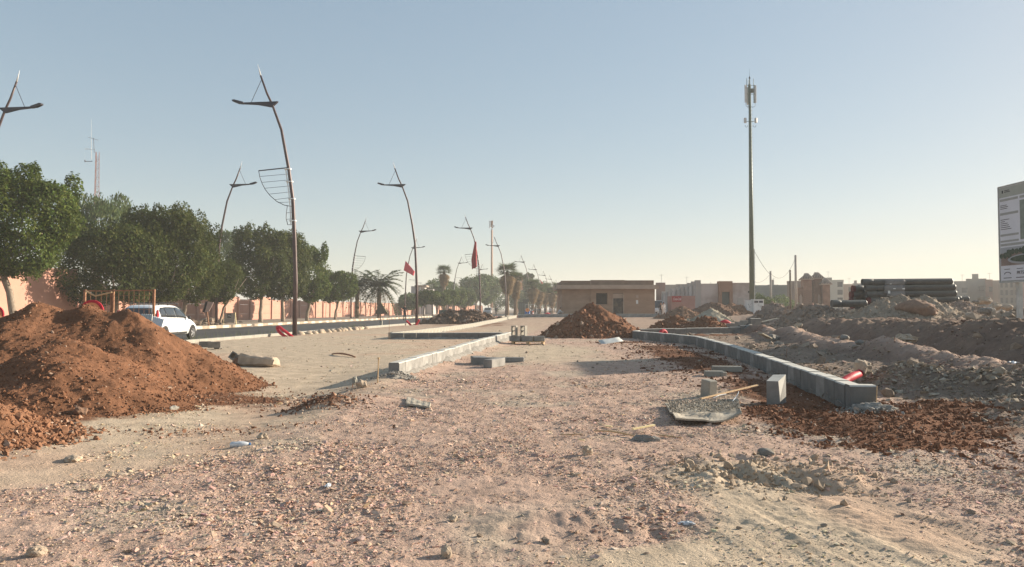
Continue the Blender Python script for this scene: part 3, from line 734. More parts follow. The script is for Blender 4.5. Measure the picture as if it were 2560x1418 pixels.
# median kerb and painted far kerb
def run_lat(lat, Y0, Y1): return [tuple(RD(lat, Y0))[:2], tuple(RD(lat, Y1))[:2]]
kerb_run('kerb', run_lat(-16.9, 12, 150), 1.0, -0.32, 0.13, M['concrete_w'], 'low white concrete kerb along the near side of the asphalt road', zoff=-0.0, z=0.0)
kerb_run('kerb', run_lat(-29.3, 36, 190), 1.0, 0.24, 0.12, None, 'striped kerb of pale and worn blocks along the far side of the road', zoff=-0.0, z=0.0, mats=[M['kerb_white'], M['kerb_pink']])
# ------------------------------------------------------------------ pink walls
def near_wall():
    a, b = RD(-38, 40), RD(-38, 54)
    root = empty('wall', a, 'tall plain pink wall behind the tree at the left edge', 'wall', rz=0)
    d = b - a
    L = d.length; ang = math.atan2(d.y, d.x)
    m = MB(); m.add([(0, 0, 0), (L, 0, 0), (L, 0.25, 0), (0, 0.25, 0), (0, 0, 3.85), (L, 0, 4.2), (L, 0.25, 4.2), (0, 0.25, 3.85)],
        [(0, 3, 2, 1), (4, 5, 6, 7), (0, 1, 5, 4), (1, 2, 6, 5), (2, 3, 7, 6), (3, 0, 4, 7)])
    m.obj('wall_face', M['pink'], root, rot=(0, 0, ang))
    m = MB(); m.add([(0, -0.05, 3.85), (L, -0.05, 4.2), (L, 0.3, 4.2), (0, 0.3, 3.85), (0, -0.05, 3.93), (L, -0.05, 4.28), (L, 0.3, 4.28), (0, 0.3, 3.93)],
        [(0, 3, 2, 1), (4, 5, 6, 7), (0, 1, 5, 4), (1, 2, 6, 5), (2, 3, 7, 6), (3, 0, 4, 7)])
    m.obj('coping', M['pink_edge'], root, rot=(0, 0, ang))
near_wall()
def panel_wall():
    Y0 = 52.0; bay = 3.05; a = RD(-43, Y0)
    root = empty('panel_wall', a, 'long pink boundary wall of stacked panels between posts, behind the street trees', 'wall', rz=ROADANG)
    post = MB().box((-0.22, -0.14, 0), (0.10, 0.14, 2.62)).me('post', M['pink_edge'])
    lo = MB().box((-0.06, 0.15, 0), (0.02, bay - 0.15, 0.78)).me('panel', M['pink'])
    mi = MB().box((-0.06, 0.15, 0), (0.02, bay - 0.15, 1.10)).me('panel', M['pink'])
    up = MB().box((-0.06, 0.15, 0), (0.02, bay - 0.15, 0.52)).me('panel', M['pink'])
    cp = MB().box((-0.12, 0.10, 2.455), (0.06, bay - 0.10, 2.53)).me('coping', M['pink_edge'])
    rr = random.Random(4)
    for k in range(74):
        y = k * bay
        # rotated by ROADANG: local y runs along the road, local -x away from the road... x positive faces the road
        link('post', post, root, (0.10, y, 0))
        j = lambda: rr.uniform(-0.008, 0.008)
        link('panel', lo, root, (j(), y, 0.0)); link('panel', mi, root, (j(), y, 0.80)); link('panel', up, root, (j(), y, 1.92))
        if k < 72: link('coping', cp, root, (j(), y, 0))
    # higher back blocks over some bays, seen through the trees
    for k, (y, w, h) in enumerate([(30, 2.6, 2.95), (36, 1.6, 2.85), (42, 4.2, 2.9), (52, 2.0, 2.8)]):
        MB().box((-0.5, y, 0), (-0.3, y + w, h)).obj('back_panel', M['pink'], root)
panel_wall()

# ------------------------------------------------------------------ foliage
def leaf_cloud(name, lobes, n, size, m, seed, droop=0.0, flat=0.0, shell=(0.72, 1.06)):
    """lobes: (cx,cy,cz,rx,ry,rz); leaf shaped faces spread through the lobes"""
    r = np.random.default_rng(seed)
    L = np.array(lobes)
    area = (L[:, 3] * L[:, 4] + L[:, 3] * L[:, 5] + L[:, 4] * L[:, 5]); pr = area / area.sum()
    k = r.choice(len(L), size=int(n * 1.7), p=pr)
    d = r.normal(size=(len(k), 3)); d /= np.linalg.norm(d, axis=1)[:, None]
    rad = r.uniform(*shell, len(k)) * (1 + 0.16 * vn(d[:, 0] * 4 + k * 7, d[:, 1] * 4 + d[:, 2] * 5, seed))
    P = L[k, :3] + d * L[k, 3:] * rad[:, None]
    inside = np.zeros(len(P), bool)
    for q in range(len(L)):
        e = ((P - L[q, :3]) / L[q, 3:]); inside |= ((e * e).sum(1) < 0.45) & (k != q)
    ok = ~inside; P, d, k = P[ok][:n], d[ok][:n], k[ok][:n]
    n = len(P)
    nrm = d + r.normal(0, 0.75, (n, 3)); nrm[:, 2] += 0.25; nrm /= np.linalg.norm(nrm, axis=1)[:, None]
    t = np.cross(nrm, r.normal(size=(n, 3))); t /= np.linalg.norm(t, axis=1)[:, None] + 1e-9
    if droop: t = t * (1 - droop) + np.array((0, 0, -1.0)) * droop; t /= np.linalg.norm(t, axis=1)[:, None]
    b = np.cross(nrm, t); b /= np.linalg.norm(b, axis=1)[:, None] + 1e-9
    s = size * r.uniform(0.6, 1.4, n)[:, None]
    asp = 0.30 if droop else 0.55
    V = np.stack([P - t * s * 0.5, P + b * s * asp * 0.5 + t * s * 0.05, P + t * s * 0.6, P - b * s * asp * 0.5 + t * s * 0.05], 1).reshape(-1, 3)
    Q = np.arange(4 * n).reshape(n, 4)
    lt = r.uniform(0.75, 1.25, len(L))[k] * r.uniform(0.75, 1.3, n)
    col = np.stack([lt * r.uniform(0.85, 1.3, n), lt, lt * r.uniform(0.7, 1.1, n)], -1)
    return np_mesh(name, V, Q, m, False, np.repeat(col, 4, 0))
def trunk_mesh(h, r0, r1, seed, limbs=5, spread=1.5, lean=(0, 0), m=None, limb_h=1.5):
    rr = random.Random(seed); mb = MB()
    pts = [(lean[0] * (i / 5) ** 1.5 + rr.uniform(-.06, .06) * (i > 0), lean[1] * (i / 5) ** 1.5 + rr.uniform(-.06, .06) * (i > 0), -0.15 + (h + 0.15) * i / 5) for i in range(6)]
    mb.tube(pts, [r0 * 1.25] + [r0 + (r1 - r0) * i / 5 for i in range(1, 6)], 9)
    top = Vector(pts[-1])
    for k in range(limbs):
        a = 2 * math.pi * (k + rr.random() * 0.6) / limbs
        e = top + Vector((math.cos(a) * spread, math.sin(a) * spread, limb_h * rr.uniform(0.7, 1.3)))
        mid = top.lerp(e, 0.5) + Vector((0, 0, -0.1 * spread))
        mb.tube([top - Vector((0, 0, 0.15)), mid, e], [r1 * 0.75, r1 * 0.5, r1 * 0.2], 6)
    return mb.me('trunk', m or M['bark'], True)
def tree(label, lat, D, h, base, w, lobes_n, nleaf, leaf, m, seed, group=None, trunk_r=0.2, spire=0.0, lean=(0, 0), droop=0.0, flatness=1.0, name='street_tree', px=None, dens=None, wy=None):
    """base = height of crown underside; w = crown width"""
    loc = RD(lat, D, 0.03) if px is None else Vector(((px - 1280) / F * D, D, 0.03))
    root = empty(name, loc, label, 'tree', group=group)
    rr = random.Random(seed); cz = (h + base) / 2; hz_ = (h - base) / 2; lob = []
    for k in range(lobes_n):
        a = rr.uniform(0, 6.283); u = rr.uniform(-1, 1); q = max(0.0, 1 - abs(u) ** 5) ** 0.5 * (1.0 if u > -0.3 else 0.95)
        rad = rr.uniform(0.45, 1.0) ** 0.6
        lr = w * rr.uniform(0.11, 0.24)
        x, y, z = math.cos(a) * q * (w / 2 - lr * 0.9) * rad, math.sin(a) * q * ((wy or w) / 2 - lr * 0.9) * rad, cz + u * (hz_ - lr * 0.85)
        lob.append((x, y, z, lr, lr, lr * rr.uniform(0.8, 1.15) * flatness))
    for k in range(int(spire * 16)):
        a = rr.uniform(0, 6.283); q = rr.uniform(0.1, 0.85) * w / 2
        lob.append((math.cos(a) * q, math.sin(a) * q, cz + hz_ * (0.86 + 0.12 * (1 - q / w * 2)) + rr.uniform(-.35, .15), w * rr.uniform(.045, .08), w * 0.06, hz_ * rr.uniform(0.18, 0.36)))
    core = (0, 0, cz, w * 0.37, w * 0.37, hz_ * 0.80)
    link('crown', leaf_cloud('crown', lob + [core], nleaf, leaf, m, seed, droop), root)
    if lean == (0, 0): lean = (rr.uniform(-.4, .4), rr.uniform(-.2, .2))
    link('trunk', trunk_mesh(base + 0.5, trunk_r, trunk_r * 0.7, seed, spread=w * 0.28, lean=lean, limb_h=hz_), root)
    return root
G1 = 'clipped dark trees along the pink wall'
tree('leafy tree with a pale leaning trunk at the left edge, before the tall pink wall', -34.6, 44, 9.3, 3.5, 7.2, 44, 60000, 0.17, M['leaf_a'], 1, lean=(-0.9, 0), trunk_r=0.24, spire=0.7, wy=6)
tree('very dark dense tree right behind the rusty mesh fence', -35.5, 54.5, 7.4, 1.7, 8.4, 44, 44000, 0.18, M['leaf_b'], 2, spire=0.9, px=292)
tree('dark dense tree with ragged upright shoots above the white car', -35, 58, 8.9, 1.9, 8.0, 44, 44000, 0.18, M['leaf_b'], 3, spire=1.2, px=400)
tree('browner dense tree with a rounded right side, nearest right of the white car roof', -34.5, 61, 8.2, 1.8, 6.4, 30, 24000, 0.18, M['leaf_b'], 4, spire=0.8, px=458)
tree('small low tree on a slanting trunk behind the leaning lamp post', -34.5, 67, 5.9, 2.0, 4.8, 20, 13000, 0.18, M['leaf_b'], 5, px=548, lean=(1.0, 0), trunk_r=0.13)
tree('tall dark tree with many upright points left of the nearest median lamp', -34.6, 77, 9.3, 2.2, 7.4, 36, 26000, 0.22, M['leaf_b'], 6, px=652, spire=1.7, trunk_r=0.22)
tree('dark pointed tree directly behind the nearest median lamp', -34.3, 80, 8.9, 2.3, 6.4, 30, 20000, 0.22, M['leaf_b'], 7, px=708, spire=1.2)
tree('mid green tree with a feathery top just right of the nearest median lamp', -33.9, 85, 8.3, 2.2, 6.4, 26, 17000, 0.23, M['leaf_a'], 8, px=768, spire=0.6)
tree('smaller rounded tree with a bent trunk at the pink wall, left of the palms', -34.3, 94, 6.4, 2.2, 5.8, 22, 13000, 0.24, M['leaf_a'], 9, px=838, trunk_r=0.16, lean=(0.5, 0))
tree('grey green feathery pepper tree towering behind the tall pink wall', -48, 74, 13.4, 4.0, 8.6, 20, 20000, 0.30, M['leaf_c'], 10, px=268, droop=0.72, name='pepper_tree')
tree('pale drooping pepper tree behind the leaning lamp post', -50, 99, 11.7, 3.5, 6.2, 14, 11000, 0.32, M['leaf_c'], 11, px=556, droop=0.75, name='pepper_tree')
# far rounded trees
FT = [(1060, 132, 4.9, 4.4), (1082, 140, 5.0, 4.6), (1104, 148, 5.1, 4.6), (1128, 156, 5.4, 4.6), (1150, 166, 5.6, 4.4), (1170, 178, 5.8, 4.2)]
FTL = ['clipped round tree seen just right of the second median lamp', 'clipped round tree second right of the second median lamp', 'clipped round tree below the shaggy fan palm', 'clipped round tree above the left end of the brown median heap', 'clipped round tree above the middle of the brown median heap', 'bright green clipped tree just left of the lamp with the dark red flag']
for i, (px, D, h, w) in enumerate(FT):
    tree(FTL[i], 0, D, h, 2.0, w, 9, 3600, 0.30, M['leaf_a'], 30 + i, group='far clipped round trees', px=px, trunk_r=0.13)
tree('hazy big tree left of the lamp with the dark red flag', 0, 200, 11.0, 2.5, 10.5, 14, 7000, 0.5, M['leaf_c'], 41, px=1190, name='far_tree')
tree('hazy round tree between the dark red flag lamp and the tall fan palm', 0, 215, 12.0, 2.5, 9.5, 14, 7000, 0.5, M['leaf_c'], 42, px=1222, name='far_tree')
tree('hazy pale tree behind the shaggy fan palm', 0, 185, 9.0, 2.0, 10.5, 12, 6000, 0.5, M['leaf_c'], 43, px=1105, name='far_tree')
tree('low hazy tree behind the row of clipped trees', 0, 190, 7.2, 2.0, 9.0, 12, 5000, 0.5, M['leaf_c'], 44, px=1150, name='far_tree')
tree('dark conifer beside the distant red brick building', 0, 230, 13.0, 3.0, 5.0, 10, 4000, 0.5, M['leaf_b'], 45, px=1322, name='far_tree')
tree('hazy shrub tree behind the green kiosk', 0, 240, 8.0, 1.0, 9.0, 10, 4000, 0.5, M['leaf_c'], 46, px=1300, name='far_tree')
tree('sparse dusty shrub at the foot of the telecom tower, right side', 0, 100, 3.3, 0.6, 4.4, 8, 2600, 0.25, M['leaf_c'], 47, px=1905, name='shrub', trunk_r=0.06)
tree('sparse dusty shrub between the tower and the wooden poles', 0, 112, 3.2, 0.6, 5.6, 8, 2600, 0.25, M['leaf_c'], 48, px=1955, name='shrub', trunk_r=0.06)

for i, (px, D, h, w, lb) in enumerate(((1245, 270, 12, 13, 'pale hazy tree between the two nearest fan palms and the tan mast'), (1345, 290, 13, 14, 'hazy tree mass behind the small fan palms'), (1385, 270, 10, 12, 'hazy dull green tree behind the left corner of the tan building'), (1072, 230, 8.5, 11, 'hazy tree in front of the pale balcony house'), (1030, 160, 5.0, 6, 'low clipped tree behind the second median lamp pole'))):
    tree(lb, 0, D, h, 1.0, w, 12, 4200, 0.55, M['leaf_c'], 140 + i, px=px, name='far_tree')

# palms
def frond_mesh(L, lift, droop_, n, m, leaf, seed, fan=False):
    """one feather frond from the origin along +x, arching"""
    rr = random.Random(seed); vs = []; fs = []
    def P(t): return Vector((L * t * (1 - 0.12 * t), 0, lift * t * L - droop_ * L * t * t))
    def q(a, b, w):
        nrm = (b - a).cross(Vector((0, 0, 1)));
        if nrm.length < 1e-6: nrm = Vector((0, 1, 0))
        nrm.normalize(); k = len(vs)
        vs.extend([a - nrm * w, a + nrm * w, b]); fs.append((k, k + 1, k + 2))
    for i in range(n):
        q(P(i / n), P((i + 1.3) / n), 0.03 * L / 3)
    for i in range(n):
        t = 0.12 + 0.88 * i / n; p = P(t); ll = leaf * math.sin(math.pi * (0.12 + 0.82 * t)) ** 0.6
        for s in (-1, 1):
            e = p + Vector((ll * 0.55, s * ll * 0.72, ll * rr.uniform(-0.30, 0.25)))
            q(p, e, 0.085 * L / 3 * 1.3)
    return vs, fs
def fan_blade(L, lift, droop_, n, seed, w=0.55):
    rr = random.Random(seed); vs = []; fs = []
    st = Vector((L * 0.42, 0, lift * L * 0.45))
    def q(a, b, wd):
        k = len(vs); nrm = (b - a).cross(Vector((0.1, 0, 1))).normalized()
        vs.extend([a - nrm * wd, a + nrm * wd, b]); fs.append((k, k + 1, k + 2))
    q(Vector((0, 0, 0)), st, 0.05)
    for i in range(n):
        a = (i / (n - 1) - 0.5) * 2.5 * w / 0.55
        e = st + Vector((math.cos(a) * L * 0.55, math.sin(a) * L * 0.55, -droop_ * L * 0.4 - rr.uniform(0, 0.25) * L * 0.4))
        q(st.lerp(Vector((0, 0, 0)), 0.05), e, 0.045 * L)
    return vs, fs
def crown_of(fr, m, name, parent, z, seed):
    V = []; Fs = []; cols = []
    rr = random.Random(seed)
    for (vs, fs, a, tilt, *dz) in fr:
        mt = Matrix.Translation((0, 0, dz[0] if dz else 0)) @ Matrix.Rotation(a, 4, 'Z') @ Matrix.Rotation(tilt, 4, 'Y')
        k = len(V); t = rr.uniform(0.7, 1.3)
        V += [tuple(mt @ v) for v in vs]; Fs += [tuple(i + k for i in f) for f in fs]; cols += [(t * 1.05, t, t * 0.9)] * len(vs)
    me = np_mesh(name, np.array(V), np.array(Fs), m, False, np.array(cols))
    return link(name, me, parent, (0, 0, z))
def date_palm(label, px, D, h, L, nf, seed, trunk_r=0.3):
    root = empty('date_palm', Vector(((px - 1280) / F * D, D, 0.03)), label, 'palm')
    rr = random.Random(seed); fr = []
    for k in range(nf):
        u = (k + 0.5) / nf; a = k * 2.39996; lift = 1.25 * (1 - u) ** 1.2 + 0.1 - 0.5 * (u > 0.8)
        vs, fs = frond_mesh(L * rr.uniform(0.85, 1.1), lift, 0.62 + 0.3 * u, 26, None, L * 0.22, seed + k)
        fr.append((vs, fs, a, 0))
    crown_of(fr, M['leaf_p'], 'crown', root, h, seed)
    fr = []
    for k in range(nf // 3):
        vs, fs = frond_mesh(L * 0.62, -0.75, 0.25, 16, None, L * 0.16, seed + 100 + k); fr.append((vs, fs, k * 2.39996, 0))
    crown_of(fr, M['leaf_dead'], 'dead_fronds', root, h - 0.1, seed + 1)
    mb = MB(); n = 14; mb.tube([(0, 0, -0.1 + h * i / n) for i in range(n + 1)], [trunk_r * (1.15 if i % 2 else 0.95) for i in range(n + 1)], 10); mb.obj('trunk', M['palm_bark'], root)
    return root
def fan_palm(label, px, D, top, w, seed, skirt=2.6, group=None, trunk_r=0.33, z0=0.0):
    root = empty('fan_palm', Vector(((px - 1280) / F * D, D, z0)), label, 'palm', group=group)
    rr = random.Random(seed); L = w / 2 * 1.05; h = top - z0 - L * 0.7; fr = []
    for k in range(44):
        u = (k + 0.5) / 44; el = 1.3 * (1 - u) - 0.15
        vs, fs = fan_blade(L * rr.uniform(0.85, 1.1), 0, 0.35, 11, seed + k)
        fr.append((vs, fs, k * 2.39996, -el))
    crown_of(fr, M['leaf_p'], 'crown', root, h, seed)
    fr = []
    for k in range(int(skirt * 44)):
        u = rr.random()
        vs, fs = fan_blade(L * 0.98, 0, 0.1, 8, seed + 200 + k, w=0.4)
        fr.append((vs, fs, k * 2.39996, 0.62 + 0.74 * min(1, u * 1.3) + rr.uniform(-.1, .1), -u * max(0, skirt - L * 0.5)))
    crown_of(fr, M['leaf_dead'], 'dead_skirt', root, h, seed + 1)
    mb = MB(); n = 12; mb.tube([(0, 0, -0.1 + (h + 0.1) * i / n) for i in range(n + 1)], [trunk_r * (1.25 - 0.35 * i / n) * (1.06 if i % 2 else 0.96) for i in range(n + 1)], 9); mb.obj('trunk', M['palm_bark'], root)
    return root
date_palm('broad feathery date palm in front of the pink wall', 948, 110, 4.6, 3.9, 72, 60)
date_palm('darker date palm half hidden behind the slim left lamp', 893, 112, 4.8, 3.4, 60, 61)
fan_palm('shaggy fan palm with a drooping brown skirt above the clipped trees', 1110, 160, 11.0, 4.2, 70, skirt=2.6)
fan_palm('tall fan palm with a thick brown skirt, left of the pair near the green kiosk', 1268, 138, 10.1, 5.0, 71, skirt=3.6)
fan_palm('slightly smaller fan palm, right of the pair near the green kiosk', 1289, 146, 8.8, 4.2, 72, skirt=3.4)
FP = [(1332, 168, 8.3, 4.6), (1348, 178, 7.6, 4.4), (1364, 190, 8.2, 4.8), (1380, 182, 7.2, 4.2), (1394, 205, 8.9, 4.4), (1404, 200, 7.4, 4.0)]
FPL = ['fan palm directly right of the thin lamp near the kiosk', 'small fan palm second right of the thin lamp near the kiosk', 'fan palm beneath the little red flag', 'short bushy fan palm behind the standing people', 'fan palm topping the group left of the tan building', 'last fan palm touching the left corner of the tan building']
for i, (px, D, t, w) in enumerate(FP):
    fan_palm(FPL[i], px, D, t, w, 80 + i, skirt=3.2, group='fan palms left of the tan building')

# ------------------------------------------------------------------ sail shaped street lamps
POLE = [(0, 0), (0.02, 2.9), (-0.06, 5.04), (-0.17, 7.16), (-0.42, 8.85), (-0.85, 10.97), (-1.38, 12.35), (-1.69, 12.98), (-2.05, 13.94)]
def lamp_meshes(frame):
    o = {}
    pts = [(x, 0, z) for x, z in POLE]
    o['pole'] = MB().tube(pts, [0.125, 0.115, 0.105, 0.095, 0.085, 0.072, 0.062, 0.058, 0.05], 12).me('pole', M['steel'], True)
    o['base_plate'] = MB().box((-0.24, -0.24, -0.02), (0.24, 0.24, 0.05)).me('base_plate', M['steel'])
    o['tip'] = MB().tube([(-2.05, 0, 13.93), (-2.22, 0, 14.57)], [0.045, 0.006], 8).me('tip', M['white_paint'], True)
    arm = MB().prism([(-2.95, 12.50), (-1.05, 12.50), (-1.12, 12.42), (-1.40, 12.20), (-1.52, 12.22), (-2.2, 12.36), (-2.95, 12.42)], -0.07, 0.07)
    o['arm'] = arm.me('arm', M['steel_dark'])
    o['lantern'] = MB().prism([(-3.62, 12.66), (-3.50, 12.68), (-2.98, 12.53), (-2.98, 12.42), (-3.3, 12.46), (-3.60, 12.58)], -0.10, 0.10).me('lantern', M['steel_dark'])
    o['stay_cable'] = MB().tube([(-2.0, 0, 13.72), (-2.58, 0, 12.48)], 0.016, 6).me('stay_cable', M['steel_dark'])
    if frame:
        fm = MB(); fm.tube([(-0.47, 0, 8.92), (-2.10, 0, 8.79)], 0.032, 6)
        cv = [(-2.10, 8.79), (-2.03, 8.45), (-1.90, 8.11), (-1.72, 7.78), (-1.45, 7.45), (-1.06, 7.12), (-0.65, 6.92), (-0.25, 6.84)]
        fm.tube([(x, 0, z) for x, z in cv], 0.018, 6)
        def cx(z): return float(np.interp(z, [c[1] for c in cv][::-1], [c[0] for c in cv][::-1]))
        def px_(z): return float(np.interp(z, [p[1] for p in POLE], [p[0] for p in POLE]))
        for z in (8.48, 8.16, 7.84, 7.52, 7.22): fm.tube([(cx(z), 0, z), (px_(z + .1) - 0.06, 0, z + 0.10)], 0.011, 5)
        fm.tube([(-1.0, 0, 7.06), (-0.25, 0, 7.08)], 0.011, 5)
        cv2 = [(-0.48, 6.87), (-0.53, 6.4), (-0.53, 6.2), (-0.44, 5.86)]
        fm.tube([(x, 0, z) for x, z in cv2], 0.018, 6)
        for z, x in ((6.50, -0.52), (6.16, -0.52), (5.86, -0.44)): fm.tube([(x, 0, z), (px_(z) - 0.08, 0, z + 0.02)], 0.012, 5)
        o['sail_frame'] = fm.me('sail_frame', M['steel_dark'], True)
        st = MB(); st.tube([(px_(z) - 0.17 + 0.0 * z, 0, z) for z in (5.85, 6.6, 7.4, 8.2, 8.9)], 0.028, 6)
        o['white_rail'] = st.me('white_rail', M['white_paint'])
        for z in (8.85, 8.17, 7.25, 6.08):
            o['bracket%d' % int(z * 100)] = MB().box((px_(z) - 0.22, -0.1, z - 0.03), (px_(z) + 0.12, 0.1, z + 0.03)).me('bracket', M['white_paint'])
    return o
LM = {False: lamp_meshes(False), True: lamp_meshes(True)}
def lamp(lat, D, label, mirror=False, frame=False, z=0.0, lean=0.0):
    root = empty('street_lamp', RD(lat, D, z), label, 'street lamp', rz=ROADANG + (math.pi if mirror else 0), group='tall curved sail shaped lamps along the road')
    for k, me in LM[frame].items():
        link('bracket' if k.startswith('bracket') else k, me, root, rot=(0, lean, 0))
    return root
RL = [(39.2, 'nearest curved lamp on the median, with a ladder like sail frame on its pole', True), (65.5, 'second median lamp, rising beside the brown soil heap', False), (100.8, 'third median lamp, carrying the drooping dark red flag', True), (129, 'median lamp whose head crosses the tan telecom mast', False),
      (174, 'fifth median lamp, behind the small fan palms', False), (208, 'sixth median lamp, holding a small red flag', False), (244, 'seventh median lamp in the distance', False), (276, 'eighth median lamp in the distance', False), (318, 'ninth and faintest median lamp beside the tan building roof', False)]
for D, lb, fr in RL: lamp(-16.05, D, lb, frame=fr)
LL = [(40.8, -34.2, 'lamp cut off by the left edge, only its head in view', False), (66, -34.0, 'leaning lamp among the dark trees across the road', False), (105.5, -35.2, 'slim lamp across the road beside the date palms, with a sail frame', True), (134, -34.9, 'lamp across the road flying the bright red flag', False),
      (179, -35.0, 'lamp across the road right of the shaggy fan palm, with a sail frame', True), (208, -34.5, 'far lamp across the road seen behind the dark red flag lamp', False)]
for D, lt, lb, fr in LL: lamp(lt, D, lb, mirror=True, frame=fr, z=0.03)

def cloth(name, top, bot_w, L, m, label, seed, skew=0.0, folds=4, ang=ROADANG, pinch=0.3):
    """a flag hanging from its hoist; top = point, widening downward"""
    n, k = 14, 10; vs = []
    for i in range(n + 1):
        t = i / n; w = bot_w * (pinch + (1 - pinch) * min(1, t * 1.6)) * (1 - 0.35 * max(0, t - 0.7))
        for j in range(k + 1):
            u = j / k
            vs.append((-w * u + skew * t * L, 0.12 * math.sin(u * folds * math.pi + seed + t * 2) * (0.3 + t), -L * t + 0.12 * L * u * (0.3 - t) + 0.05 * math.sin(u * 9 + seed)))
    fs = [(i * (k + 1) + j, i * (k + 1) + j + 1, (i + 1) * (k + 1) + j + 1, (i + 1) * (k + 1) + j) for i in range(n) for j in range(k)]
    me = mesh(name, vs, fs, m, True)
    o = link(name, me, None, top, (0, 0, ang)); md = o.modifiers.new('thick', 'SOLIDIFY'); md.thickness = 0.01
    return tag(o, label, 'flag')
cloth('flag', W(1191, 605, 100.6), 0.75, 3.45, M['flag_dark'], 'long dark red flag hanging limp from the third median lamp', 1, skew=0.02)
# bright flag: triangular drift to the lower right
def tri_flag(P, m, label, seed):
    P = [Vector(p) for p in P]; n = 12; vs = []; c = P[0]
    for i in range(n + 1):
        a = P[0].lerp(P[2], i / n); b = P[1].lerp(P[3], i / n)
        for j in range(9):
            q = a.lerp(b, j / 8); q.y += 0.18 * math.sin(i * 0.9 + seed) * (i / n); vs.append(q - c)
    fs = [(i * 9 + j, i * 9 + j + 1, (i + 1) * 9 + j + 1, (i + 1) * 9 + j) for i in range(n) for j in range(8)]
    o = link('flag', mesh('flag', vs, fs, m, True), None, c); o.modifiers.new('thick', 'SOLIDIFY').thickness = 0.012
    tag(o, label, 'flag')
D_ = 133.5
tri_flag([W(1014, 652, D_), W(1009, 676, D_), W(1037, 679, D_), W(1034, 690, D_)], M['flag'], 'bright red flag blowing from the lamp across the road', 2)
D_ = 207.5
tri_flag([W(1350, 698, D_), W(1352, 708, D_), W(1357, 708, D_), W(1356, 714, D_)], M['flag'], 'tiny red flag on the sixth median lamp', 3)

# ------------------------------------------------------------------ telecom tower, masts, poles
def telecom():
    D = 85; X = 600 / F * D; z0 = float(hz(X, D, False))
    root = empty('telecom_tower', (X, D, z0), 'tall green monopole tower with grey antennas above the white cabinets', 'telecom tower')
    H = W(1880, 212, D).z - z0
    MB().tube([(0, 0, -0.1), (0, 0, H)], [0.31, 0.13], 20).obj('pole', M['tower'], root, True)
    MB().tube([(0.0, 0, H), (0, 0, H + 0.75)], [0.07, 0.05], 8).obj('top_pipe', M['tower'], root)
    MB().tube([(0.0, 0, H + 0.75), (0, 0, H + 1.0)], [0.12, 0.02], 8).obj('beacon', M['black'], root)
    MB().tube([(0.0, 0, H + 1.0), (0, 0, H + 1.9)], [0.012, 0.006], 5).obj('lightning_rod', M['tower'], root)
    def zz(py): return W(1880, py, D).z - z0
    s = D / F
    pan = bevel(MB().box((-0.15, -0.07, 0), (0.15, 0.07, 2.05)).me('panel_antenna', M['antenna']), 0.03)
    for dx, dy, a in ((-12, -0.25, 0.6), (13, -0.1, -1.1), (0, 0.7, 3.1)):
        link('panel_antenna', pan, root, (dx * s, dy, zz(258)), (0, 0, a))
        MB().tube([(dx * s * 0.72, dy * 0.7, zz(258)), (dx * s * 0.72, dy * 0.7, zz(197))], 0.03, 6).obj('mount_pipe', M['tower'], root)
        for py in (214, 236): MB().bar((0, 0, zz(py)), (dx * s * 0.9, dy * 0.9, zz(py)), 0.04).obj('bracket', M['tower'], root)
        MB().tube([(dx * s, dy, zz(259)), (dx * s * 0.95, dy, zz(266)), (dx * s * 0.5, dy * 0.5, zz(269)), (0.1 * (1 if dx > 0 else -1), 0, zz(266))], 0.022, 6).obj('cable_loop', M['black'], root)
    box = bevel(MB().box((-0.14, -0.1, 0), (0.14, 0.1, 0.58)).me('radio_unit', M['antenna']), 0.02)
    for dx, a in ((-13, 0.5), (14, -0.9)):
        link('radio_unit', box, root, (dx * s, -0.1, zz(308)), (0, 0, a))
        MB().bar((0, 0, zz(304)), (dx * s * 0.8, -0.1, zz(304)), 0.05).obj('bracket', M['tower'], root)
        c = [(dx * s * (0.75 + 0.25 * math.cos(t)), -0.1, zz(314) - 0.22 * math.sin(t)) for t in np.linspace(0, math.pi, 7)]
        MB().tube(c, 0.022, 6).obj('cable_loop', M['black'], root)
    g = bevel(MB().box((0.12, -0.15, zz(232)), (0.42, 0.15, zz(222))).me('radio_box', M['door_green']), 0.02); link('radio_box', g, root)
    peg = MB().bar((0, 0, 0), (0.2, 0, 0), 0.03).me('step_peg', M['galv'])
    z = 2.0
    while z < H - 3:
        r = 0.31 + (0.13 - 0.31) * z / H
        link('step_peg', peg, root, (r - 0.02, -0.05, z)); z += 0.45
    MB().box((0.16, -0.37, 0.1), (0.24, -0.31, 7.5)).obj('cable_duct', M['galv'], root, rot=(0, 0, 0))
telecom()
def far_mast():
    D = 250; X = (1229.5 - 1280) / F * D
    root = empty('telecom_mast', (X, D, 0), 'slim tan telecom mast far off behind the median lamps', 'telecom mast')
    def zz(py): return W(1230, py, D).z
    MB().tube([(0, 0, 0), (0, 0, zz(575))], [0.42, 0.30], 12).obj('pole', M['mast_tan'], root, True)
    MB().tube([(0, 0, zz(575)), (0, 0, zz(551))], [0.12, 0.09], 8).obj('top_pipe', M['mast_red'], root)
    for dx, p0, p1, mm, w in ((-0.72, 570, 552, M['antenna'], 0.2), (0.25, 571, 552, M['mast_tan'], 0.36), (-0.15, 568, 553, M['mast_red'], 0.3)):
        link('panel_antenna', bevel(MB().box((dx - w, -0.3, zz(p0)), (dx + w * 0.4, -0.1, zz(p1))).me('panel_antenna', mm), 0.03), root)
    MB().tube([(0.5, -0.3, zz(566)), (0.5, -0.55, zz(566))], [0.35, 0.4], 12).obj('dish', M['white_paint'], root)
far_mast()
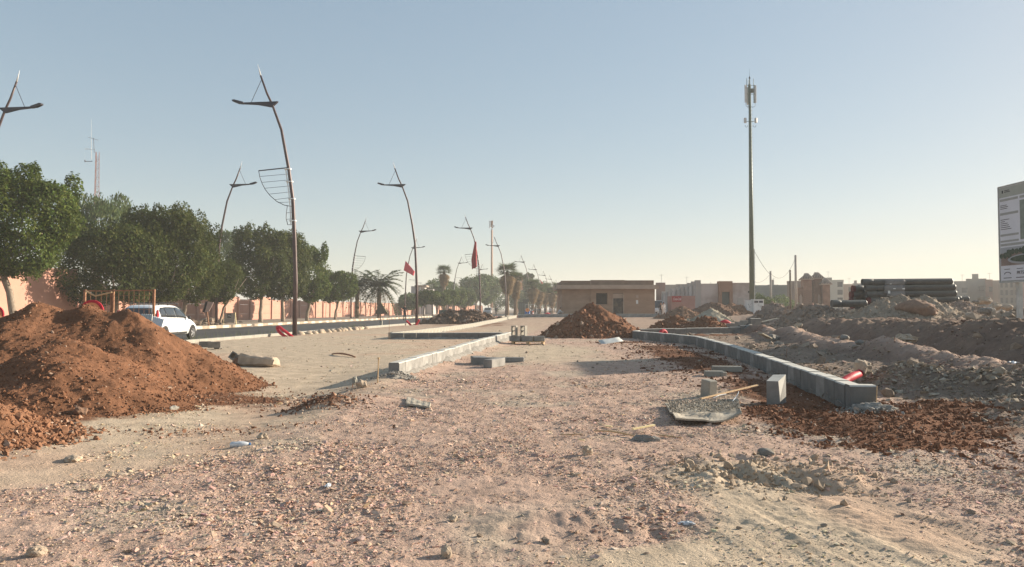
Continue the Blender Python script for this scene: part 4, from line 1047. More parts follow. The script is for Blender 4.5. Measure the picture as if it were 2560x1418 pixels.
def lattice():
    D = 100; bx = (236 - 1280) / F * D
    root = empty('lattice_mast', (bx, D, 0), 'slender three sided lattice mast with whip and bar antennas above the pepper tree', 'radio mast')
    def L(px, py): p = W(px, py, D); return (p.x - bx, 0, p.z)
    H = L(236, 380)[2]; legs = []
    def w(z): return 0.55 - 0.30 * z / H
    for k in range(3):
        a = k * 2.0944 + 0.3; p = lambda z, a=a: (math.cos(a) * w(z), math.sin(a) * w(z), z)
        legs.append(p); MB().tube([p(0), p(H)], 0.035, 6).obj('leg', M['mast_red'], root)
    br = MB(); z = 0; i = 0
    while z < H - 0.6:
        for k in range(3):
            a, b = legs[k], legs[(k + 1) % 3]
            if i % 2: a, b = b, a
            br.tube([a(z), b(z + 0.62)], 0.018, 4, cap=False)
            br.tube([legs[k](z), legs[(k + 1) % 3](z)], 0.014, 4, cap=False)
        z += 0.62; i += 1
    br.obj('bracing', M['mast_red'], root)
    MB().tube([L(229, 400), L(228, 298)], [0.03, 0.012], 6).obj('whip_antenna', M['galv'], root)
    MB().tube([L(235.5, 382), L(234, 345)], 0.035, 6).obj('top_pipe', M['steel_dark'], root)
    MB().tube([L(221, 343), L(246, 351)], 0.03, 6).obj('cross_bar', M['galv'], root)
    y = MB(); y.tube([L(212, 372.5), L(239, 374)], 0.02, 5)
    for px in (213, 216, 219, 222, 225): y.tube([L(px, 371), L(px, 374.5)], 0.012, 4)
    y.obj('bar_antenna', M['galv'], root)
    MB().tube([L(212, 403.5), L(231, 403.5)], 0.045, 6).tube([L(212.5, 400), L(212.5, 405)], 0.07, 6).obj('side_arm', M['steel_dark'], root)
    MB().tube([L(212, 372), L(212.5, 400)], 0.006, 4).tube([L(213, 406), L(226, 413)], 0.006, 4).obj('guy_wire', M['galv'], root)
lattice()
def wpole(px, py0, py1, D, r, label, m='wood_pole'):
    X = (px - 1280) / F * D; z0 = W(px, py1, D).z
    root = empty('utility_pole', (X, D, z0), label, 'pole')
    h = W(px, py0, D).z - z0
    MB().tube([(0, 0, -0.5), (0, 0, h)], [r, r * 0.8], 10).obj('shaft', M[m], root, True)
    MB().tube([(0.0, -r, h - 0.3), (0, -r - 0.15, h - 0.3)], 0.05, 6).obj('insulator', M['antenna'], root)
    return Vector((X, D, z0 + h))
M['wood_pole'] = mat('pole_wood', (0.13, 0.10, 0.08), (0.20, 0.16, 0.12), scale=3, rough=0.9)
M['conc_pole'] = mat('pole_concrete', (0.36, 0.32, 0.28), (0.44, 0.40, 0.35), scale=2, rough=0.9)
pA = wpole(1927, 678, 762, 100, 0.17, 'pale utility pole nearest the telecom tower', 'conc_pole')
pB = wpole(1976, 675, 764, 96, 0.14, 'thin dark pole in the middle of the three, left of the tallest', 'wood_pole')
pC = wpole(1990, 638, 762, 108, 0.20, 'tallest utility pole beside the stone gateway', 'conc_pole')
def wire(a, b, sag, label):
    pts = [a.lerp(b, t) + Vector((0, 0, -sag * 4 * t * (1 - t))) for t in np.linspace(0, 1, 14)]
    o = MB().tube([p - a for p in pts], 0.022, 5).obj('cable', M['black'], None, loc=a); tag(o, label, 'cable')
wire(pA + Vector((0, 0, -0.3)), pC + Vector((0, 0, -0.4)), 1.6, 'sagging black cable between the pale pole and the tallest pole')
wire(Vector((600 / F * 85 + 0.1, 85, 8.5)), pA + Vector((0, 0, -0.5)), 0.3, 'thin cable from the green tower to the pale utility pole')
wire(Vector((600 / F * 85 + 0.1, 85, 4.5)), pA + Vector((0, 0, -0.3)), 0.5, 'lower thin cable rising from the tower foot to the pale pole')
# ------------------------------------------------------------------ central flat roofed building
def centre_building():
    D = 85.0; s = D / F
    def X(px): return (px - 1280) * s
    def Z(py): return W(1500, py, D).z
    x0, x1 = X(1404), X(1637); z0 = 0.35
    root = empty('flat_roofed_building', (x0, D, z0), 'low flat roofed tan building with a wide roof slab behind the central soil cone', 'building')
    def L(px): return X(px) - x0
    def H(py): return Z(py) - z0
    dep = 8.0; m = M['tan']
    zt = H(722)
    # wall with the window and door left open: front skin 0.25 thick
    m1 = MB(); f0, f1 = 0.0, 0.25
    m1.box((0, f0, 0), (L(1476), f1, zt)); m1.box((L(1565), f0, 0), (x1 - x0, f1, zt))
    m1.box((0, f1, 0), (0.25, dep, zt)); m1.box((x1 - x0 - 0.25, f1, 0), (x1 - x0, dep, zt)); m1.box((0.25, dep - 0.25, 0), (x1 - x0 - 0.25, dep, zt))
    m1.obj('side_wall', m, root)
    p = -0.14   # middle bay stands proud
    m2 = MB()
    m2.box((L(1476), p, 0), (L(1490), f1, zt)); m2.box((L(1490), p, 0), (L(1518), f1, H(761))); m2.box((L(1490), p, H(733)), (L(1518), f1, zt))
    m2.box((L(1518), p, 0), (L(1532), f1, zt)); m2.box((L(1532), p, H(733)), (L(1558), f1, zt)); m2.box((L(1558), p, 0), (L(1565), f1, zt))
    m2.obj('front_bay', M['tan'], root)
    MB().box((L(1493), 0.5, H(760)), (L(1516), 0.52, H(733.5))).obj('window_opening', M['dark_void'], root)
    MB().box((0.3, 0.6, -0.1), (x1 - x0 - 0.3, dep - 0.3, zt - 0.05)).obj('interior', M['dark_void'], root)
    fr = MB(); fr.box((L(1490), p - 0.03, H(761.5)), (L(1518), p - 0.002, H(761))); fr.obj('window_sill', M['tan_pale'], root)
    MB().box((L(1532), 0.02, H(746)), (L(1558), 0.12, H(734))).obj('lintel_panel', M['tan_pale'], root)
    dm = mat('door_junk', (0.03, 0.035, 0.035), (0.16, 0.13, 0.10), scale=3.5, rough=0.9)
    MB().box((L(1532), 0.1, 0), (L(1558), 0.18, H(746.5))).obj('door', dm, root)
    MB().box((L(1531), p - 0.04, 0), (L(1532.5), p - 0.002, H(737))).obj('door_frame', M['tan_pale'], root)
    MB().box((L(1557.5), p - 0.04, 0), (L(1559), p - 0.002, H(737))).obj('door_frame', M['tan_pale'], root)
    MB().box((L(1392), -0.75, H(723)), (L(1641), dep + 0.3, H(713))).obj('roof_slab', M['tan_pale'], root)
    MB().box((L(1641), 0.8, H(721)), (L(1650), dep, H(714))).obj('side_slab', M['tan_pale'], root)
    pp = MB(); t = 0.2
    for a, b, y, h in ((1403, 1476.5, 0.25, 703), (1476.5, 1562, 0.0, 701.5), (1562, 1636, 0.3, 702)):
        pp.box((L(a), y, H(713)), (L(b), y + t, H(h)))
    pp.box((L(1403), 0.45, H(713)), (L(1403) + t, dep, H(703))); pp.box((L(1636) - t, 0.5, H(713)), (L(1636), dep, H(702)))
    pp.obj('parapet', M['tan_dark'], root)
    cp = MB()
    for a, b, y, h in ((1403, 1476.5, 0.22, 703), (1476.5, 1562, -0.03, 701.5), (1562, 1636, 0.27, 702)):
        cp.box((L(a), y, H(h)), (L(b), y + t + 0.06, H(h) + 0.06))
    cp.obj('coping', M['tan_pale'], root)
    MB().box((L(1404), -0.06, 0), (L(1413), -0.002, zt)).obj('corner_pilaster', M['tan'], root)
    for a, b, c, d in ((1589.5, 1596, 738, 745), (1590, 1595, 750.5, 760)):
        MB().box((L(a), -0.06, H(d)), (L(b), -0.003, H(c))).obj('meter_box', M['cabinet'] if c > 745 else M['tan_pale'], root)
    MB().box((L(1400), -0.5, -0.35), (L(1641), dep + 0.5, 0.0)).obj('plinth', M['tan'], root)
    # door threshold line
centre_building()

# ------------------------------------------------------------------ walled compound to the right
def compound():
    D = 100.0; s = D / F; x0 = (1740 - 1280) * s; z0 = 0.3
    root = empty('walled_building', (x0, D, z0), 'pale windowless building with a brown portal and dark green door', 'building')
    def L(px): return (px - 1280) * s - x0
    def H(py): return W(1800, py, D).z - z0
    MB().box((L(1747), 0, 0), (L(1796), 0.3, H(710))).box((L(1828), 0, 0), (L(1880), 0.3, H(708))).obj('front_wall', M['wall_grey'], root)
    MB().box((L(1795), -0.6, 0), (L(1802), 0.5, H(703.5))).box((L(1822), -0.6, 0), (L(1828.5), 0.5, H(703.5))).box((L(1802), -0.6, H(730)), (L(1822), 0.5, H(703.5))).obj('portal', M['brown'], root)
    MB().box((L(1802), -0.15, 0), (L(1822), -0.05, H(730))).obj('door', M['door_green'], root)
    MB().box((L(1843), -0.05, 0), (L(1858), -0.003, H(745))).obj('grey_patch', M['wall_grey2'], root)
    MB().box((L(1870), -0.06, H(732)), (L(1873.5), -0.003, H(728))).obj('wall_opening', M['dark_void'], root)
    MB().box((L(1747), -0.03, H(710)), (L(1796), 0.33, H(709.2))).box((L(1828), -0.03, H(708)), (L(1880), 0.33, H(707.2))).obj('coping', M['wall_grey2'], root)
    MB().tube([(L(1782), 1, H(712)), (L(1782), 1, H(704.5))], 0.03, 5).obj('roof_pipe', M['galv'], root)
    # side wall running back with pilasters
    Lw = 60.0; ax, ay = L(1743), 0.2; dx = 0.105
    hgt = H(711)
    m = MB(); m.add([(ax, ay, 0), (ax + dx * Lw, ay + Lw, 0), (ax + dx * Lw + 0.3, ay + Lw, 0), (ax + 0.3, ay, 0), (ax, ay, hgt), (ax + dx * Lw, ay + Lw, hgt * 0.92), (ax + dx * Lw + 0.3, ay + Lw, hgt * 0.92), (ax + 0.3, ay, hgt)],
         [(0, 1, 2, 3), (4, 7, 6, 5), (0, 4, 5, 1), (1, 5, 6, 2), (2, 6, 7, 3), (3, 7, 4, 0)])
    m.obj('side_wall', M['wall_grey'], root)
    pil = MB().box((-0.35, -0.3, 0), (0.35, 0.3, hgt + 0.55)).me('pilaster', M['wall_grey2'])
    for k, t in enumerate((0.0, 3.6, 8.2, 13.0, 18, 24, 31, 38, 46, 54)):
        link('pilaster', pil, root, (ax + dx * t + 0.1, ay + t - 0.1, 0), scl=(1, 1, 1 - 0.002 * t))
compound()
def soda_wall():
    D = 93.0; s = D / F; x0 = (1679 - 1280) * s; z0 = 0.35
    root = empty('kiosk_wall', (x0, D, z0), 'dull pink kiosk wall carrying a red soft drink sign', 'kiosk')
    def L(px): return (px - 1280) * s - x0
    def H(py): return W(1700, py, D).z - z0
    w = mat('dull_pink', (0.30, 0.17, 0.15), (0.36, 0.22, 0.19), scale=0.7, rough=0.95)
    MB().box((0, 0, 0), (L(1738), 2.5, H(740))).obj('wall_face', w, root)
    sg = MB().box((L(1680.5), -0.08, H(755)), (L(1703), -0.003, H(740.5))).obj('sign_panel', mat('sign_red', (0.30, 0.025, 0.03), None, rough=0.5), root)
    c = bpy.data.curves.new('lettering', 'FONT'); c.body = 'Coca-Cola'; c.size = 0.42; c.extrude = 0.01; c.shear = 0.35; c.align_x = 'CENTER'; c.align_y = 'CENTER'; c.offset = 0.012; c.space_character = 0.9
    o = bpy.data.objects.new('lettering', c); c.materials.append(mat('sign_letter', (0.55, 0.42, 0.42), None)); COL.objects.link(o)
    o.parent = sg; o.location = (L(1692), -0.10, H(748)); o.rotation_euler = (R(90), 0, 0); o.scale = (0.62, 1.05, 1)
soda_wall()

# ------------------------------------------------------------------ far town
TOWN = [  # px0, px1, ytop, D, colour, floors, columns, label
    (1640, 1663, 713, 150, (0.36, 0.22, 0.18), 0, 0, 'brown topped block just right of the tan building'),
    (1660, 1700, 717, 185, (0.42, 0.36, 0.31), 0, 0, 'pale far block behind the row of wall pilasters'),
    (1690, 1735, 716, 170, (0.33, 0.30, 0.28), 1, 2, 'grey building with a graffitied gable above the soft drink sign'),
    (1878, 1975, 719, 165, (0.27, 0.30, 0.28), 0, 0, 'long grey green shed right behind the telecom tower'),
    (1920, 1945, 717, 190, (0.33, 0.30, 0.27), 1, 3, 'dull roofline between the tower and the pale pole'),
    (1968, 2004, 709, 150, (0.26, 0.21, 0.18), 0, 0, 'brownish block behind the tallest utility pole'),
    (2058, 2080, 699, 200, (0.45, 0.40, 0.34), 2, 1, 'stepped cream block rising behind the stone gateway'),
    (2074, 2109, 705, 190, (0.60, 0.57, 0.48), 4, 1, 'cream apartment block with one column of framed windows'),
    (2107, 2134, 715, 205, (0.46, 0.36, 0.30), 3, 1, 'pinkish house left of the black pipes'),
    (2132, 2165, 713, 215, (0.36, 0.34, 0.31), 2, 1, 'grey house just behind the left end of the black pipes'),
    (2386, 2420, 708, 190, (0.34, 0.31, 0.27), 2, 1, 'grey brown house at the right end of the black pipes'),
    (2416, 2466, 702, 200, (0.38, 0.34, 0.29), 2, 1, 'broad grey house with roof clutter, right of the pipes'),
    (2464, 2482, 704, 190, (0.46, 0.27, 0.20), 2, 1, 'narrow orange pink house between two grey ones'),
    (2480, 2512, 706, 195, (0.37, 0.33, 0.29), 3, 1, 'grey house just left of the billboard edge'),
    (2498, 2548, 707, 180, (0.42, 0.37, 0.31), 4, 4, 'grey apartment block with paired windows beneath the billboard'),
    (2543, 2620, 704, 172, (0.50, 0.33, 0.27), 4, 4, 'pink apartment block cut off by the right edge'),
    (2150, 2250, 722, 240, (0.36, 0.32, 0.28), 0, 0, 'low far block hidden behind the left half of the pipes'),
    (2250, 2400, 720, 235, (0.34, 0.31, 0.28), 0, 0, 'low far block hidden behind the right half of the pipes'),
]
wm = mat('window_dark', (0.05, 0.05, 0.05), (0.09, 0.085, 0.08), scale=1, rough=0.4)
for i, (a, b, yt, D, c, fl, nc, lb) in enumerate(TOWN):
    s = D / F; x0, x1 = (a - 1280) * s, (b - 1280) * s; z0 = 0.3; w = x1 - x0; h = W(a, yt, D).z - z0
    ang_ = -math.atan2((x0 + x1) / 2, D); w = w * math.cos(ang_)
    root = empty('far_house', (x0, D, z0), lb, 'building', rz=ang_, group='far town houses')
    mm = mat('render_%d' % i, tuple(v * 0.66 for v in c), tuple(min(1, v * 0.80) for v in c), scale=0.3, rough=0.95)
    dep = 12
    MB().box((0, 0, -0.6), (w, dep, h)).obj('wall', mm, root)
    pr = MB(); t = 0.2
    pr.box((-0.05, -0.05, h), (w + 0.05, 0.2, h + 0.5)).box((-0.05, 0.2, h), (0.2, dep, h + 0.5)).box((w - 0.2, 0.2, h), (w + 0.05, dep, h + 0.5))
    if i in (4, 11): pr.box((w * 0.3, 3, h), (w * 0.62, 7, h + 1.9))
    if i in (9, 14): pr.box((w * 0.1, 4, h), (w * 0.32, 7, h + 1.5))
    pr.obj('parapet', mm, root)
    if fl:
        fh = h / fl; ww = min(1.2, w / nc * 0.5)
        wme = MB().box((-ww / 2, 0, 0), (ww / 2, 0.08, 1.25)).me('window', wm)
        fme = MB().box((-ww / 2 - 0.12, 0, -0.14), (ww / 2 + 0.12, 0.05, -0.02)).box((-ww / 2 - 0.12, 0, 1.27), (ww / 2 + 0.12, 0.05, 1.39)).me('window_frame', mm)
        for f in range(fl):
            for k in range(nc):
                x = w * (k + 0.5) / nc + (0.25 * w if nc == 1 else 0); z = fh * f + fh * 0.35
                wo = link('window', wme, root, (x, -0.03, z)); link('window_frame', fme, wo, (0, -0.06, 0))
    if i % 2 == 0: MB().tube([(w * 0.6, 2, h), (w * 0.6, 2, h + 2.3)], 0.04, 5).bar((w * 0.6 - 0.5, 2, h + 2.1), (w * 0.6 + 0.5, 2, h + 2.1), 0.04).obj('aerial', M['galv'], root)
# white roofed house with railing and brick building in the distance at left
def left_houses():
    D = 175; s = D / F; x0 = (1024 - 1280) * s
    root = empty('balcony_house', (x0, D, 0), 'pale house with a curved roof terrace and thin railings beyond the pink wall', 'building')
    L = lambda px: (px - 1280) * s - x0; H = lambda py: W(1060, py, D).z
    a = mat('house_pale', (0.45, 0.40, 0.38), (0.55, 0.50, 0.47), scale=0.4)
    MB().box((L(1040), 1, 0), (L(1060), 9, H(716))).obj('wall', a, root)
    MB().box((0, 2.5, 0), (L(1040), 10, H(715))).obj('wall', a, root)
    MB().box((L(1036), 0, H(717)), (L(1066), 10, H(713))).obj('roof_slab', M['tan_pale'], root)
    MB().box((L(1062), 3, 0), (L(1080), 10, H(722))).obj('wall', a, root)
    for px in (1041, 1048): MB().box((L(px), 0.6, 0), (L(px) + 0.25, 0.9, H(717))).obj('column', M['white_paint'], root)
    r = MB()
    for y0, y1, px0, px1 in ((706, 713, 1037, 1054), (711, 719, 1054, 1080), (699, 704, 1022, 1040)):
        r.tube([(L(px0), 0.3, H(y0)), (L(px1), 0.3, H(y0 + 2))], 0.05, 4)
        for k in range(6): q = px0 + (px1 - px0) * k / 5; r.tube([(L(q), 0.3, H(y0)), (L(q), 0.3, H(y1 + 1))], 0.035, 4)
    r.obj('railing', M['galv'], root)
    D = 300; s = D / F; x0 = (1287 - 1280) * s
    root = empty('brick_building', (x0, D, 0), 'distant red brick building with pale strips behind the fan palms', 'building')
    L = lambda px: (px - 1280) * s - x0; H = lambda py: W(1300, py, D).z
    b = mat('red_brick', (0.36, 0.13, 0.08), (0.44, 0.18, 0.11), scale=0.5)
    MB().box((L(1287), 0, 0), (L(1306), 8, H(683))).obj('wall', b, root); MB().box((L(1306), 2, 0), (L(1316), 9, H(688))).obj('wall', b, root)
    for px, y in ((1300, 683), (1309, 689)): MB().box((L(px), -0.4, H(y + 9)), (L(px + 5), -0.1, H(y))).obj('pale_strip', M['pink_edge'], root)
    for k in range(3): MB().box((L(1299), -0.6, H(706 + k * 6)), (L(1307), -0.1, H(704.5 + k * 6))).obj('balcony', M['pink_edge'], root)
    D = 260; s = D / F; x0 = (1150 - 1280) * s
    root = empty('low_house', (x0, D, 0), 'low pinkish house showing between the far trees', 'building')
    L = lambda px: (px - 1280) * s - x0; H = lambda py: W(1170, py, D).z
    MB().box((0, 0, 0), (L(1190), 8, H(714))).obj('wall', M['wall_grey2'], root)
    MB().box((L(1170), -0.3, H(715)), (L(1192), 8.3, H(711))).obj('roof_band', M['brown'], root)
left_houses()
# stone gateway
def gateway():
    D = 125; s = D / F; x0 = (1996 - 1280) * s; z0 = 0.3
    root = empty('stone_gateway', (x0, D, z0), 'brown stone gateway with tiled pyramid roofs and pointed arches', 'gateway', rz=R(-14))
    L = lambda px: (px - 1280) * s - x0; H = lambda py: W(2030, py, D).z - z0
    st = mat('gate_stone', (0.17, 0.09, 0.06), (0.30, 0.175, 0.12), scale=1.2, rough=0.95, bump_s=1, bump_scale=4)
    tile = mat('roof_tile', (0.07, 0.05, 0.035), (0.13, 0.095, 0.07), scale=2, rough=0.9)
    for a, b, yt, y in ((2008, 2028, 700, 0.0), (2034, 2056, 697, 1.5), (2052, 2068, 713, -0.8)):
        MB().box((L(a), y, 0), (L(b), y + 3, H(yt))).obj('tower', st, root)
        ov = 0.35; cx, cy = (L(a) + L(b)) / 2, y + 1.5; w = (L(b) - L(a)) / 2 + ov
        MB().box((cx - w, cy - 1.8, H(yt)), (cx + w, cy + 1.8, H(yt) + 0.18)).obj('cornice', M['tan_pale'], root)
        m = MB(); zb = H(yt) + 0.18; m.add([(cx - w, cy - 1.8, zb), (cx + w, cy - 1.8, zb), (cx + w, cy + 1.8, zb), (cx - w, cy + 1.8, zb), (cx, cy, zb + 1.0)], [(0, 1, 4), (1, 2, 4), (2, 3, 4), (3, 0, 4), (3, 2, 1, 0)])
        rf = m.obj('tiled_roof', tile, root)
        for k in range(-3, 4): MB().bar((cx + k * w / 3.5, cy - 1.82, zb + 0.03), (cx + k * w / 12, cy - 0.15, zb + 0.97), 0.09).obj('roof_rib', M['tan_pale'], rf)
    MB().box((L(1996), 0.5, 0), (L(2009), 2.5, H(719))).obj('wing_wall', st, root)
    for px in (2002.5, 2047.5):
        y = -0.06 if px < 2010 else 0.6
        y = 0.44 if px < 2010 else 1.44
        w = 0.21; MB().prism([(L(px) - w, H(762)), (L(px) + w, H(762)), (L(px) + w, H(742)), (L(px), H(734)), (L(px) - w, H(742))], y, y + 0.03).obj('pointed_arch', M['tan_pale'], root)
    bk = MB().box((0, 0, 0), (0.62, 0.07, 0.28)).me('stone', st)
    for r_ in range(12):
        for c_ in range(2):
            link('stone', bk, root, (L(2008.3) + c_ * 0.66 + (r_ % 2) * 0.05, -0.05, 0.15 + r_ * 0.34)); 
gateway()
def low_wall(px0, px1, D, y0, y1, m, label, name='low_wall'):
    s = D / F; x0 = (px0 - 1280) * s; x1 = (px1 - 1280) * s; zb = W(0, y1, D).z; zt = W(0, y0, D).z
    o = MB().box((0, 0, -0.4), (x1 - x0, 0.25, zt - zb)).obj(name, m, None, loc=(x0, D, zb)); tag(o, label, 'wall')
low_wall(1885, 1996, 118, 756, 765, M['wall_grey2'], 'long low grey wall running from the tower to the stone gateway')

# ------------------------------------------------------------------ cabinets
def cabinet(px0, px1, y0, y1, D, label, vents):
    s = D / F; x0 = (px0 - 1280) * s; w = (px1 - px0) * s; zb = W(0, y1, D).z; h = W(0, y0, D).z - zb
    root = empty('utility_cabinet', (x0, D, zb), label, 'cabinet', group='white cabinets at the tower foot')
    link('body', bevel(MB().box((0, 0, -0.5), (w, 0.8, h)).me('body', M['cabinet']), 0.02), root)
    MB().box((-0.03, -0.05, h), (w + 0.03, 0.85, h + 0.07)).obj('lid', M['cabinet'], root)
    if vents:
        for k in (0, 1): MB().box((w * (0.08 + 0.47 * k), -0.02, h * 0.76), (w * (0.46 + 0.47 * k), -0.003, h * 0.92)).obj('vent', M['ink'], root)
    g = MB(); rr = random.Random(int(px0))
    for k in range(6):
        x, z = rr.uniform(0.15, w - 0.35), rr.uniform(h * 0.35, h * 0.72)
        g.bar((x, -0.01, z), (x + rr.uniform(-.05, .2), -0.01, z + rr.uniform(-.15, .2)), 0.03, 0.008); g.bar((x + 0.1, -0.01, z), (x + rr.uniform(0.1, .3), -0.01, z + rr.uniform(-.1, .15)), 0.03, 0.008)
    g.obj('scribble', M['ink'], root)
cabinet(1866.5, 1883, 752, 780, 80, 'white cabinet with scribbles, left one at the foot of the tower', False)
cabinet(1883.5, 1909, 750, 780, 79.6, 'larger white cabinet with two dark vents, right one at the foot of the tower', True)
def kiosk():
    D = 165; s = D / F; x0 = (1297 - 1280) * s; z0 = -0.1
    root = empty('green_kiosk', (x0, D, z0), 'dark green kiosk between the pair of fan palms and the people', 'kiosk')
    L = lambda px: (px - 1280) * s - x0; H = lambda py: W(1300, py, D).z - z0
    m = mat('kiosk_green', (0.04, 0.055, 0.045), (0.06, 0.08, 0.065), rough=0.6)
    MB().box((0, 0, 0), (L(1320), 2.4, H(755))).obj('body', m, root); MB().box((L(1307), -0.2, H(755)), (L(1322), 2.6, H(748))).obj('roof', m, root)
    for k in range(4): MB().box((0.15 + k * 0.5, -0.04, 0.2), (0.55 + k * 0.5, -0.003, H(758))).obj('shutter', M['door_green'], root)
    D = 135; s = D / F; x0 = (1097 - 1280) * s
    o = MB().box((0, 0, 0), ((1125 - 1097) * s, 1.5, W(0, 775, D).z + 0.1)).obj('skip', mat('skip_green', (0.02, 0.05, 0.045), (0.03, 0.07, 0.06)), None, loc=(x0, D, -0.1)); tag(o, 'dark green rubbish skip half hidden by the brown median heap', 'skip')
    bevel(o.data, 0.08)
kiosk()

# ------------------------------------------------------------------ billboard
def billboard():
    a = Vector((0.661 * 26.6, 26.6, 0)); dirv = Vector((0.02, -1, 0)).normalized(); Wd = 3.8
    zb, zt = W(2503, 706, 26.6).z, W(2503, 470, 26.6).z
    ang = math.atan2(dirv.y, dirv.x)
    root = empty('billboard', a, 'large printed project billboard on posts at the right edge', 'billboard', rz=ang)
    hh = zt - zb
    paper = mat('billboard_paper', (0.62, 0.62, 0.66), (0.68, 0.68, 0.72), scale=1.2, rough=0.8)
    grey = mat('billboard_grey', (0.33, 0.33, 0.31), (0.37, 0.37, 0.35), rough=0.8)
    head = mat('billboard_header', (0.34, 0.35, 0.31), (0.38, 0.39, 0.35), rough=0.8)
    pho = mat('billboard_photo_path', (0.20, 0.15, 0.13), (0.27, 0.21, 0.18), scale=3, rough=0.8)
    grn = mat('billboard_photo_green', (0.05, 0.07, 0.05), (0.12, 0.14, 0.10), scale=7, rough=0.8)
    skyp = mat('billboard_photo_sky', (0.36, 0.37, 0.39), None, rough=0.8)
    MB().box((0, 0, zb), (Wd, 0.10, zt)).obj('board', M['galv'], root)
    def pr(x0, x1, t0, t1, m, name, lv=1, parent=None):
        # t measured from the top, 0..1 ; x in metres ; front face is y<0 side
        return MB().box((x0, -0.004 * lv - 0.002, zt - hh * t1), (x1, -0.004 * lv, zt - hh * t0)).obj(name, m, parent or root)
    fr = MB().box((-0.03, -0.03, zb - 0.03), (Wd + 0.03, 0.12, zb)).box((-0.03, -0.03, zt), (Wd + 0.03, 0.12, zt + 0.03)).box((-0.035, -0.03, zb), (-0.001, 0.12, zt)).box((Wd + 0.001, -0.03, zb), (Wd + 0.035, 0.12, zt)); fr.obj('frame', M['galv'], root)
    pr(0.02, Wd - 0.02, 0.005, 0.995, paper, 'poster', 1)
    pr(0.03, Wd - 0.03, 0.01, 0.115, head, 'header_band', 2)
    cw = 0.98
    for t0, t1 in ((0.13, 0.155), (0.275, 0.30), (0.50, 0.522), (0.565, 0.585)): pr(0.05, cw, t0, t1, grey, 'heading_bar', 2)
    pr(cw + 0.08, Wd - 0.05, 0.13, 0.155, grey, 'heading_bar', 2)
    pr(cw + 0.08, Wd - 0.05, 0.175, 0.575, mat('billboard_plan', (0.20, 0.22, 0.19), (0.27, 0.30, 0.26), scale=5), 'plan_picture', 2)
    pr(0.05, Wd - 0.05, 0.60, 0.625, grey, 'heading_bar', 2)
    pr(0.05, Wd - 0.05, 0.985, 0.997, grey, 'heading_bar', 2)
    # text lines
    tl = MB(); rr = random.Random(3)
    for t in (0.195, 0.212, 0.229): tl.box((0.08, -0.014, zt - hh * t - 0.02), (0.08 + rr.uniform(0.28, 0.5), -0.012, zt - hh * t))
    for k, t in enumerate((0.345, 0.365, 0.385, 0.405, 0.425, 0.445)): tl.box((0.08, -0.014, zt - hh * t - 0.02), (0.08 + (0.45, 0.22, 0.36, 0.42, 0.48, 0.55)[k], -0.012, zt - hh * t))
    for x in (0.22, 0.85, 1.6, 2.4):
        tl.box((x, -0.014, zt - hh * 0.865 - 0.02), (x + 0.3, -0.012, zt - hh * 0.865)); tl.box((x - 0.04, -0.014, zt - hh * 0.955 - 0.025), (x + 0.36, -0.012, zt - hh * 0.955))
    tl.box((0.30, -0.014, zt - hh * 0.05), (0.55, -0.012, zt - hh * 0.043)).box((0.30, -0.014, zt - hh * 0.065), (0.6, -0.012, zt - hh * 0.058)).box((0.17, -0.014, zt - hh * 0.07), (0.24, -0.012, zt - hh * 0.04))
    tl.obj('printed_text', M['ink'], root)
    arc = MB().tube([(0.38 + 0.17 * math.cos(t), -0.013, zt - hh * 0.925 + 0.09 * math.sin(t)) for t in np.linspace(0.25, 2.9, 9)], 0.012, 5); arc.obj('arc_logo', M['ink'], root)
    c = bpy.data.curves.new('logo_lettering', 'FONT'); c.body = 'PRTS'; c.size = 0.16; c.extrude = 0.002
    o = bpy.data.objects.new('logo_lettering', c); c.materials.append(M['ink']); COL.objects.link(o); o.parent = root; o.location = (0.85, -0.016, zt - hh * 0.925); o.rotation_euler = (R(90), 0, 0)
    # picture of a garden with a curving path
    p = pr(0.05, Wd - 0.05, 0.64, 0.83, pho, 'garden_picture', 2)
    pr(0.05, Wd - 0.05, 0.64, 0.70, skyp, 'picture_sky', 3)
    g = MB(); rr = random.Random(8)
    def pt(x, t): return (x, zt - hh * t)
    for k in range(18):
        x = 0.1 + k * 0.19; r_ = rr.uniform(0.09, 0.17); c_ = pt(x, rr.uniform(0.68, 0.73))
        g.prism([(c_[0] + r_ * math.cos(q) * rr.uniform(.7, 1.1), c_[1] + r_ * math.sin(q) * rr.uniform(.7, 1.1)) for q in np.linspace(0, 6.28, 9)[:-1]], -0.022 - 0.0002 * k, -0.014)
    el = [(1.6 + 1.05 * math.cos(q), zt - hh * 0.768 + 0.13 * math.sin(q)) for q in np.linspace(0, 6.28, 25)[:-1]]
    g.prism(el, -0.030, -0.014); g.obj('picture_planting', grn, root)
    MB().prism([(1.6 + 1.2 * math.cos(q), zt - hh * 0.772 + 0.19 * math.sin(q)) for q in np.linspace(0, 6.28, 25)[:-1]], -0.013, -0.0125).obj('picture_kerb', skyp, root)
    for x in (0.6, 1.8, 3.1): MB().box((x, 0.12, -0.5), (x + 0.14, 0.26, zt - 0.1)).obj('post', M['galv'], root)
billboard()

